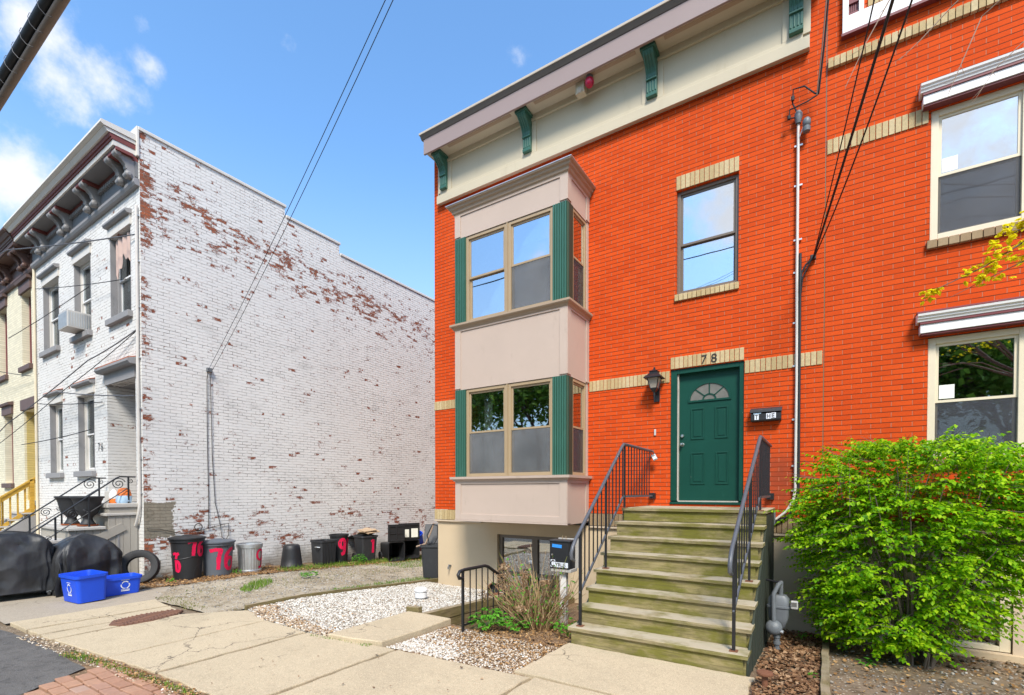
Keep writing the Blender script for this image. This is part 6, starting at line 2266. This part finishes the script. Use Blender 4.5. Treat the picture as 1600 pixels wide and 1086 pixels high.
# a few upright shoots above the outline
P_, H_, PI_, RO_, S_ = [], [], [], [], []
tw = MB()
for i in range(70):
    x = random.uniform(.1, 2.1)
    y = random.uniform(-1.5, -.3)
    p = Vector((x, y, 1.85 + random.uniform(-.15, .15) - .12 * abs(x - .9)))
    d = Vector((random.uniform(-.5, .5), random.uniform(-.4, .2), 1)).normalized()
    L = random.uniform(.2, .46)
    tw.tube([p - d * .2, p, p + d * L], [.004, .003, .0015], 3, False)
    for j in range(int(L / .04)):
        c = p + d * (.04 * j)
        for s in (0, PI):
            P_.append(tuple(c))
            H_.append(j * 1.5 + s + i)
            PI_.append(random.uniform(-.1, .6))
            RO_.append(random.uniform(-.4, .4))
            S_.append(random.uniform(.034, .055))
adopt(leaves_mesh('shoot_leaves', P_, H_, PI_, RO_, np.array(S_), 'shrub_leaf'), bush)
tw.build('shoots', 'bark', bush)

# the dry shrub by the post mailbox
HB_ = Vector((-3.22, -2.28, -.10))
dry = thing('dry_shrub', 'leggy dry hydrangea with tan stems and faded flower heads', 'shrub', HB_)
ds = MB()
P_, H_, PI_, RO_, S_ = [], [], [], [], []
tips = []
for i in range(230):
    a = random.uniform(0, 2 * PI)
    r0 = random.uniform(0, .22)
    b = HB_ + Vector((r0 * math.cos(a), r0 * .8 * math.sin(a), random.uniform(-.05, 0)))
    lean = random.uniform(.08, .70)
    hgt = random.choice((random.uniform(.30, .8), random.uniform(.5, 1.16))) * (1.05 - .30 * lean)
    tip = b + Vector((math.cos(a) * lean * 1.05, math.sin(a) * lean * .55, hgt))
    tip.x -= .06
    m_ = b.lerp(tip, random.uniform(.35, .65)) + Vector((random.uniform(-.11, .11), random.uniform(-.09, .09), random.uniform(-.03, .09)))
    ds.tube([b, m_, tip], [random.uniform(.004, .007), .0042, .002], 4, False)
    if random.random() < .5:
        e = m_ + Vector((random.uniform(-.16, .16), random.uniform(-.1, .1), random.uniform(.08, .25)))
        ds.tube([m_, e], [.004, .002], 4, False)
    tips.append(tip)
    for j in range(random.choice((1, 2, 3, 4, 5))):
        c = b.lerp(tip, random.uniform(.15, .95))
        P_.append(tuple(c))
        H_.append(random.uniform(0, 6.28))
        PI_.append(random.uniform(.1, 1.0))
        RO_.append(random.uniform(-.6, .6))
        S_.append(random.uniform(.030, .062))
ds.build('dry_stems', 'dry_twig', dry)
adopt(leaves_mesh('fresh_leaves', P_, H_, PI_, RO_, np.array(S_), 'weed'), dry)
P_, H_, PI_, RO_, S_ = [], [], [], [], []
for c, r_ in (((-3.72, -2.35, .62), .11), ((-3.70, -2.36, .46), .12), ((-3.95, -2.45, .30), .09), ((-3.36, -2.35, .62), .07), ((-3.30, -2.55, .22), .07), ((-3.05, -2.35, .55), .06), ((-3.66, -2.4, .72), .07)):
    P_, H_, PI_, RO_, S_ = [], [], [], [], []
    MB().tube([HB_ + Vector((-.08, 0, .0)), Vector(c) * .5 + HB_ * .5 + Vector((0, 0, .1)), c], [.007, .005, .004], 5).build('flower_stalk', 'twig', dry)
    for i in range(110):
        v = Vector((random.gauss(0, 1), random.gauss(0, 1), random.gauss(0, 1))).normalized() * r_ * random.uniform(.6, 1)
        P_.append((c[0] + v.x, c[1] + v.y, c[2] + v.z * .75))
        H_.append(random.uniform(0, 6.28))
        PI_.append(random.uniform(-1.4, 1.4))
        RO_.append(random.uniform(-1.4, 1.4))
        S_.append(random.uniform(.022, .04))
    adopt(leaves_mesh('flower_head', P_, H_, PI_, RO_, np.array(S_), 'dry_bloom'), dry)


def leafy(label, c, r_, h, n, size, m='weed', cat='plant', name='leafy_plant'):
    t = thing(name, label, cat, c)
    P_, H_, PI_, RO_, S_ = [], [], [], [], []
    sm = MB()
    for i in range(n):
        a = random.uniform(0, 2 * PI)
        k = math.sqrt(random.random())
        p = (c[0] + r_ * k * math.cos(a), c[1] + r_ * k * math.sin(a), c[2] + h * random.uniform(.25, 1) * (1 - .45 * k))
        if i % 4 == 0:
            sm.tube([c, ((c[0] + p[0]) / 2, (c[1] + p[1]) / 2, c[2] + (p[2] - c[2]) * .7), p], [.004, .003, .002], 4, False)
        h0 = a + random.uniform(-.5, .5)
        for da, s in ((-.75, .72), (0, 1), (.75, .72)):       # three lobes make one leaf
            P_.append(p)
            H_.append(h0 + da)
            PI_.append(random.uniform(-.45, .15))
            RO_.append(random.uniform(-.2, .2))
            S_.append(size * s * random.uniform(.8, 1.2))
    adopt(leaves_mesh('leaves', P_, H_, PI_, RO_, np.array(S_), m), t)
    sm.build('stems', m, t)
    return t


leafy('fresh green leafy plant at the foot of the short black railing', (-3.62, -2.82, -.03), .22, .34, 85, .075)
leafy('small green plant between the post mailbox and the bottom stair', (-2.66, -2.48, -.06), .14, .26, 30, .065)
leafy('green plant inside the short railing, behind the fresh green one', (-3.35, -2.62, -.04), .17, .20, 40, .065)
leafy('single pale green seedling under the big bush', (.42, -1.42, -.13), .07, .07, 8, .07)
leafy('seedling in the leaves behind the gas meter', (-.22, -.62, -.19), .06, .20, 16, .035)
leafy('weed at the foot of the old tyre', (-10.62, -3.62, -.01), .08, .10, 18, .05)
leafy('tall weed beside the red marked narrow can', (-10.45, .78, -.17), .20, .36, 60, .06)
leafy('weed between the two red marked cans by the white wall', (-10.50, -2.42, -.01), .08, .13, 16, .045)
leafy('dandelion clump in the middle of the gravel drive', (-9.02, -1.72, -.01), .16, .12, 46, .06)
leafy('tiny weed beside the edging timber in the soil', (-.05, -2.4, -.05), .05, .05, 8, .04)


def grass_patch(name, label, poly, n, h, m='grass', wid=.008, bad=()):
    pts = rand_in(poly, n, bad)
    pos = np.array([(x, y, G(x, y) - .012) for x, y in pts])
    scl = np.stack([np.full(n, wid) * rng.uniform(.7, 1.5, n), h * rng.uniform(.4, 1.2, n), h * rng.uniform(.4, 1.2, n)], 1)
    rot = np.stack([rng.uniform(-.25, .25, n), rng.uniform(-.3, .3, n), rng.uniform(0, 6.28, n)], 1)
    return tag(scatter(name, BLADE_V, BLADE_F, pos, scl, rot, m) if False else tri_scatter(name, pos, scl, rot, m), label, 'grass', None, 'stuff')


def tri_scatter(name, pos, scl, rot, m):
    fs = [(0, 1, 2), (0, 2, 3), (3, 2, 4)]
    return scatter(name, BLADE_V, fs, pos, scl, rot, m)


grass_patch('grass', 'green grass along the foot of the white wall', [(-10.62, -1.6), (-10.15, -1.5), (-10.1, .9), (-10.3, 4.5), (-10.75, 4.5)], 2600, .11)
grass_patch('grass', 'patchy yellowing grass in front of the toppled carts', [(-10.0, .8), (-8.9, .9), (-8.6, 3.5), (-10.2, 3.5)], 2000, .05)
grass_patch('grass', 'grass tufts in the middle of the gravel drive', [(-9.35, -2.35), (-9.0, -2.5), (-8.55, -3.0), (-8.45, -3.35), (-8.75, -3.3), (-9.3, -2.75)], 650, .075)
grass_patch('grass', 'thin yellowing grass strip down the middle of the drive', [(-9.5, -3.9), (-8.6, -4.2), (-8.3, -3.6), (-8.7, 2.5), (-9.2, 2.5)], 700, .035, 'moss')
grass_patch('grass', 'thin grass along the driveway edge of the pebble bed', [(-7.6, -2.2), (-7.33, -2.6), (-7.33, .4), (-7.8, .4)], 1100, .05)
grass_patch('grass', 'green weeds in the joint between pavement and brick paving', [(-6.9, -6.05), (-6.2, -5.97), (-4.2, -5.84), (-4.2, -5.90), (-6.2, -6.08), (-6.9, -6.2)], 620, .035)
grass_patch('grass', 'grass at the end of the concrete by the gravel drive', [(-9.3, -4.40), (-8.4, -4.45), (-7.8, -4.5), (-7.7, -4.25), (-9.2, -4.15)], 260, .03, 'moss')
grass_patch('grass', 'small weeds in the crack by the concrete landing', [(-5.25, -4.26), (-4.3, -4.13), (-4.3, -4.22), (-5.25, -4.32)], 150, .035)

# ---------------------------------------------------------------- loose stones and leaves
def stones(name, label, polys, n, lo, hi, m, bad=(), lift=.0, dens=None):
    pts = []
    for poly, share in polys:
        pts += rand_in(poly, int(n * share), bad)
    k = len(pts)
    pos = np.array([(x, y, G(x, y) + lift) for x, y in pts])
    s = rng.uniform(lo, hi, k)
    scl = np.stack([s * rng.uniform(.8, 1.4, k), s * rng.uniform(.7, 1.1, k), s * rng.uniform(.6, 1.0, k)], 1)
    rot = np.stack([rng.uniform(-.5, .5, k), rng.uniform(-.5, .5, k), rng.uniform(0, 6.28, k)], 1)
    return tag(scatter(name, PEB_V, PEB_F, pos, scl, rot, m, smooth=True), label, 'stones', None, 'stuff')


PADP = [(-4.99, -4.26), (-4.1, -4.26), (-4.1, -2.84), (-4.99, -2.84)]
BED = [(-7.25, -3.96), (-6.6, -4.20), (-4.97, -4.22), (-4.97, -2.9), (-4.79, -2.9), (-4.79, -.02), (-7.25, -.02)]
stones('pebbles', 'white pebbles covering the bed beside the driveway', [(BED, 1.0)], 15000, .008, .020, 'pebble', (PADP,), -.010)
stones('pebbles', 'tan stones strewn at the pavement edge of the pebble bed', [([(-7.25, -3.9), (-6.6, -4.2), (-5.0, -4.22), (-5.0, -4.05), (-6.5, -3.9), (-7.1, -3.6)], 1.0)], 900, .010, .022, 'pebble_tan', (), .0)
FRONT = [(-4.15, -4.06), (-2.52, -3.98), (-2.50, -3.0), (-4.12, -2.98)]
stones('pebbles', 'mixed white and tan pebbles in front of the dry shrub', [([(-4.16, -4.06), (-3.3, -4.0), (-3.3, -3.65), (-4.1, -3.3)], .75), (FRONT, .25)], 1900, .007, .016, 'pebble', (), -.022)
stones('pebbles', 'tan pebbles in the soil in front of the dry shrub', [(FRONT, 1.0)], 4200, .006, .015, 'pebble_tan', (), -.024)
stones('gravel', 'loose grey gravel on the driveway', [([(-10.2, -4.2), (-7.35, -4.2), (-7.35, 3), (-10.1, 3)], 1.0)], 3800, .006, .019, 'stone_grey', (), -.016)
stones('gravel', 'scattered stones in the soil under the big bush', [([(.0, -3.3), (2.2, -3.3), (2.2, -.2), (.0, -.2)], 1.0)], 420, .008, .024, 'stone_grey', (), -.012)
stones('gravel', 'grit along the kerb edge of the pavement', [([(-8.2, -6.25), (-4.2, -5.98), (-4.2, -5.80), (-6.3, -5.93), (-8.2, -6.10)], 1.0)], 700, .005, .014, 'pebble_tan', (), -.014)


def litter(name, label, polys, n, lo, hi, m, bad=(), lift=.0):
    pts = []
    for poly, share in polys:
        pts += rand_in(poly, int(n * share), bad)
    k = len(pts)
    pos = np.array([(x, y, G(x, y) + lift + random.uniform(0, .018)) for x, y in pts])
    s = rng.uniform(lo, hi, k)
    scl = np.stack([s, s * rng.uniform(.5, .9, k), s * rng.uniform(.6, 1.4, k)], 1)
    rot = np.stack([rng.uniform(-.5, .5, k), rng.uniform(-.5, .5, k), rng.uniform(0, 6.28, k)], 1)
    return tag(scatter(name, CURL_V, CURL_F, pos, scl, rot, m), label, 'leaf litter', None, 'stuff')


litter('leaf_litter', 'tan leaf litter along the foot of the white wall', [([(-11.35, -4.2), (-10.25, -4.25), (-9.95, -3.0), (-10.1, -1.2), (-11.35, -1.2)], .75), ([(-10.6, -1.2), (-9.9, -1.2), (-9.9, 2.6), (-10.6, 2.6)], .25)], 3600, .014, .042, 'tan_leaf')
litter('leaf_litter', 'brown dead leaves between the stairs and the edging timber', [([(-.55, -2.5), (.0, -2.9), (.0, -.05), (-.55, -.05)], .7), ([(-.50, -3.6), (.0, -3.6), (.0, -2.5), (-.50, -2.6)], .3)], 2600, .018, .055, 'dead_leaf')
litter('leaf_litter', 'dead leaves on the soil under the big bush', [([(.1, -3.2), (2.3, -3.2), (2.3, -.05), (.1, -.05)], 1)], 900, .014, .042, 'tan_leaf', (), -.008)
litter('leaf_litter', 'brown chips and leaves under the dry shrub', [([(-3.75, -3.4), (-2.5, -3.4), (-2.5, -1.2), (-3.75, -1.9)], .7), ([(-4.1, -3.7), (-2.5, -3.9), (-2.5, -3.0), (-4.1, -3.0)], .3)], 3400, .008, .028, 'tan_leaf', (), -.022)
litter('leaf_litter', 'dead leaf bits in the joint beside the brick paving', [([(-6.9, -6.2), (-6.2, -6.05), (-4.2, -5.98), (-4.2, -5.82), (-6.2, -5.93), (-6.9, -6.05)], 1)], 520, .010, .03, 'tan_leaf', (), -.012)
litter('leaf_litter', 'leaf bits strewn over the white pebbles', [(BED, .5), ([(-7.25, -3.96), (-6.6, -4.2), (-5.0, -4.22), (-5.2, -3.95), (-7.1, -3.6)], .5)], 700, .012, .03, 'tan_leaf', (PADP,), .002)
litter('leaf_litter', 'stray dead leaves on the pavement slabs', [([(-9, -6), (-.6, -5.7), (-.6, -4.0), (-7, -4.2)], 1)], 70, .010, .028, 'dead_leaf', (), .004)
clod = MB()
tag(stones('soil_clods', 'dark clods of soil by the basement window sill', [([(.7, -.9), (2.2, -.9), (2.2, -.1), (.7, -.1)], 1)], 160, .015, .05, 'earth', (), -.01), None)

# ---------------------------------------------------------------- street trees
def branchy(mb, p, d, L, r_, depth, tips, spread=.55, seed=None):
    q = p + d * L
    mid_ = p.lerp(q, .5) + Vector((random.uniform(-1, 1), random.uniform(-1, 1), random.uniform(-.5, .8))) * L * .06
    mb.tube([p, mid_, q], [r_, r_ * .85, r_ * .68], 7, False)
    if depth == 0:
        tips.append(q)
        return
    for i in range(random.choice((2, 3, 3))):
        nd = (d + Vector((random.uniform(-1, 1), random.uniform(-1, 1), random.uniform(-.35, .8))) * spread).normalized()
        branchy(mb, q if i else p.lerp(q, .8), nd, L * random.uniform(.62, .85), r_ * .62, depth - 1, tips, spread)


def street_tree(label, x, y, h, crown_r, n_leaf, lsize, m):
    t = thing('street_tree', label, 'tree', (x, y, 0))
    tr_ = MB()
    tr_.tube([(x, y, -.1), (x + .03, y, .4), (x - .05, y, h * .2), (x, y, h * .36)], [.26, .20, .17, .15], 12, False)
    tips = []
    for i in range(5):
        a = i * 1.257 + random.uniform(-.3, .3)
        branchy(tr_, Vector((x, y, h * (.30 + .02 * i))), Vector((math.cos(a) * .7, math.sin(a) * .7, .9)).normalized(), h * .17, .10, 3, tips)
    tr_.build('trunk', 'bark', t, smooth=True)
    P_, H_, PI_, RO_, S_ = [], [], [], [], []
    for i in range(n_leaf):
        c = random.choice(tips)
        P_.append((c.x + random.gauss(0, crown_r), c.y + random.gauss(0, crown_r), c.z + random.gauss(0, crown_r * .8)))
        H_.append(random.uniform(0, 6.28))
        PI_.append(random.uniform(-1.2, .6))
        RO_.append(random.uniform(-.9, .9))
        S_.append(lsize * random.uniform(.6, 1.3))
    adopt(leaves_mesh('crown', P_, H_, PI_, RO_, np.array(S_), m), t)
    return t


for x, y, h, lb in ((-23, -20, 12, 'leafy street tree across the road, mirrored in the left bay pane'), (-15.5, -21, 12.5, 'leafy street tree across the road, mirrored in the lower bay window'), (-8.5, -23, 11, 'leafy street tree across the road, mirrored between the bay panes'),
                    (-1.0, -22, 9.5, 'street tree across the road opposite the green door'), (6.5, -20, 11, 'street tree across the road opposite the green bush'), (13, -21, 12, 'street tree across the road further to the right')):
    street_tree(lb, x, y, h, 1.15, 9000, .34, 'far_leaf')

# the maple at the pavement, whose twigs reach into the picture
mt = thing('maple_tree', 'young maple whose twigs with yellow leaves reach in from the right edge', 'tree', (4.6, -6.4, 0))
tr_ = MB()
tr_.tube([(4.6, -6.4, -.1), (4.6, -6.38, 1.2), (4.55, -6.3, 2.4), (4.5, -6.2, 3.8)], [.15, .12, .11, .09], 12, False)
tips = []
for i in range(5):
    a = R(70 + i * 62)
    branchy(tr_, Vector((4.5, -6.2, 2.9 + .25 * i)), Vector((math.cos(a), math.sin(a) * .8, .8)).normalized(), 1.25, .05, 2, tips)
LB = [(4.5, -6.2, 3.1), (3.2, -4.6, 3.75), (2.0, -3.1, 3.95), (1.36, -2.5, 3.74), (1.10, -2.5, 3.58), (.90, -2.5, 3.50), (.74, -2.5, 3.44)]
tr_.tube(LB, [.05, .03, .014, .007, .005, .004, .003], 6, False)
tr_.tube([(3.2, -4.6, 3.75), (2.2, -3.0, 3.90), (1.40, -2.5, 3.86), (1.26, -2.5, 3.80)], [.02, .01, .006, .003], 6, False)
tr_.tube([(2.0, -3.1, 3.85), (1.36, -2.5, 3.58), (1.10, -2.5, 3.47), (.88, -2.5, 3.37)], [.010, .005, .003, .002], 5, False)
tr_.build('trunk', 'bark', mt, smooth=True)
P_, H_, PI_, RO_, S_ = [], [], [], [], []


def maple_bunch(c, n, r_, s):
    for i in range(n):
        p = (c[0] + random.gauss(0, r_), c[1] + random.gauss(0, r_), c[2] + random.gauss(0, r_))
        h0 = random.uniform(0, 6.28)
        pt = random.uniform(-1.3, .2)
        for da, k in ((-1.0, .6), (-.5, .85), (0, 1), (.5, .85), (1.0, .6)):
            P_.append(p)
            H_.append(h0 + da)
            PI_.append(pt)
            RO_.append(random.uniform(-.2, .2))
            S_.append(s * k * random.uniform(.8, 1.2))


for c, n, r_ in (((.745, -2.5, 3.43), 8, .025), ((.80, -2.5, 3.46), 6, .02), ((1.03, -2.5, 3.59), 9, .03), ((1.13, -2.5, 3.57), 9, .03), ((1.20, -2.5, 3.64), 8, .03), ((1.17, -2.5, 3.50), 8, .03),
                 ((1.22, -2.5, 3.80), 14, .035), ((1.30, -2.5, 3.86), 12, .03), ((1.07, -2.5, 3.50), 8, .03), ((1.33, -2.5, 3.70), 14, .04), ((1.36, -2.5, 3.60), 9, .03), ((1.12, -2.5, 3.70), 10, .035), ((1.38, -2.5, 3.86), 8, .03)):
    maple_bunch(c, int(n * 1.3), r_ * 1.15, .052)
for c in tips:
    maple_bunch(c, 16, .20, .055)
adopt(leaves_mesh('crown', P_, H_, PI_, RO_, np.array(S_), 'maple_leaf'), mt)
bt2 = MB()
for pts, r_ in (([(3.0, -3.6, 6.9), (1.6, -2.4, 6.75), (.50, -2.0, 6.45), (.32, -2.0, 6.13), (.16, -2.0, 5.78)], .006), ([(3.0, -3.6, 6.7), (1.9, -2.5, 6.5), (.93, -2.0, 6.13), (.73, -2.0, 5.95), (.575, -2.0, 5.84)], .006),
                ([(3.1, -3.6, 6.4), (2.0, -2.6, 6.2), (1.15, -2.0, 5.95), (1.0, -2.0, 5.55), (.93, -2.0, 5.36)], .005), ([(3.1, -3.6, 6.3), (2.1, -2.6, 5.95), (1.45, -2.0, 5.63), (1.24, -2.0, 5.45), (1.1, -2.0, 5.22)], .004)):
    n = len(pts)
    bt2.tube(pts, [r_ * (1.6 - 1.2 * i / (n - 1)) for i in range(n)], 5, False)
    for i in range(2, n - 1):
        for k in range(2):
            a = Vector(pts[i]).lerp(Vector(pts[i + 1]), random.random())
            bt2.tube([a, a + Vector((random.uniform(-.16, .06), 0, random.uniform(-.14, .05)))], [r_ * .5, r_ * .2], 4, False)
bt2.build('bare_twigs', 'twig', mt)
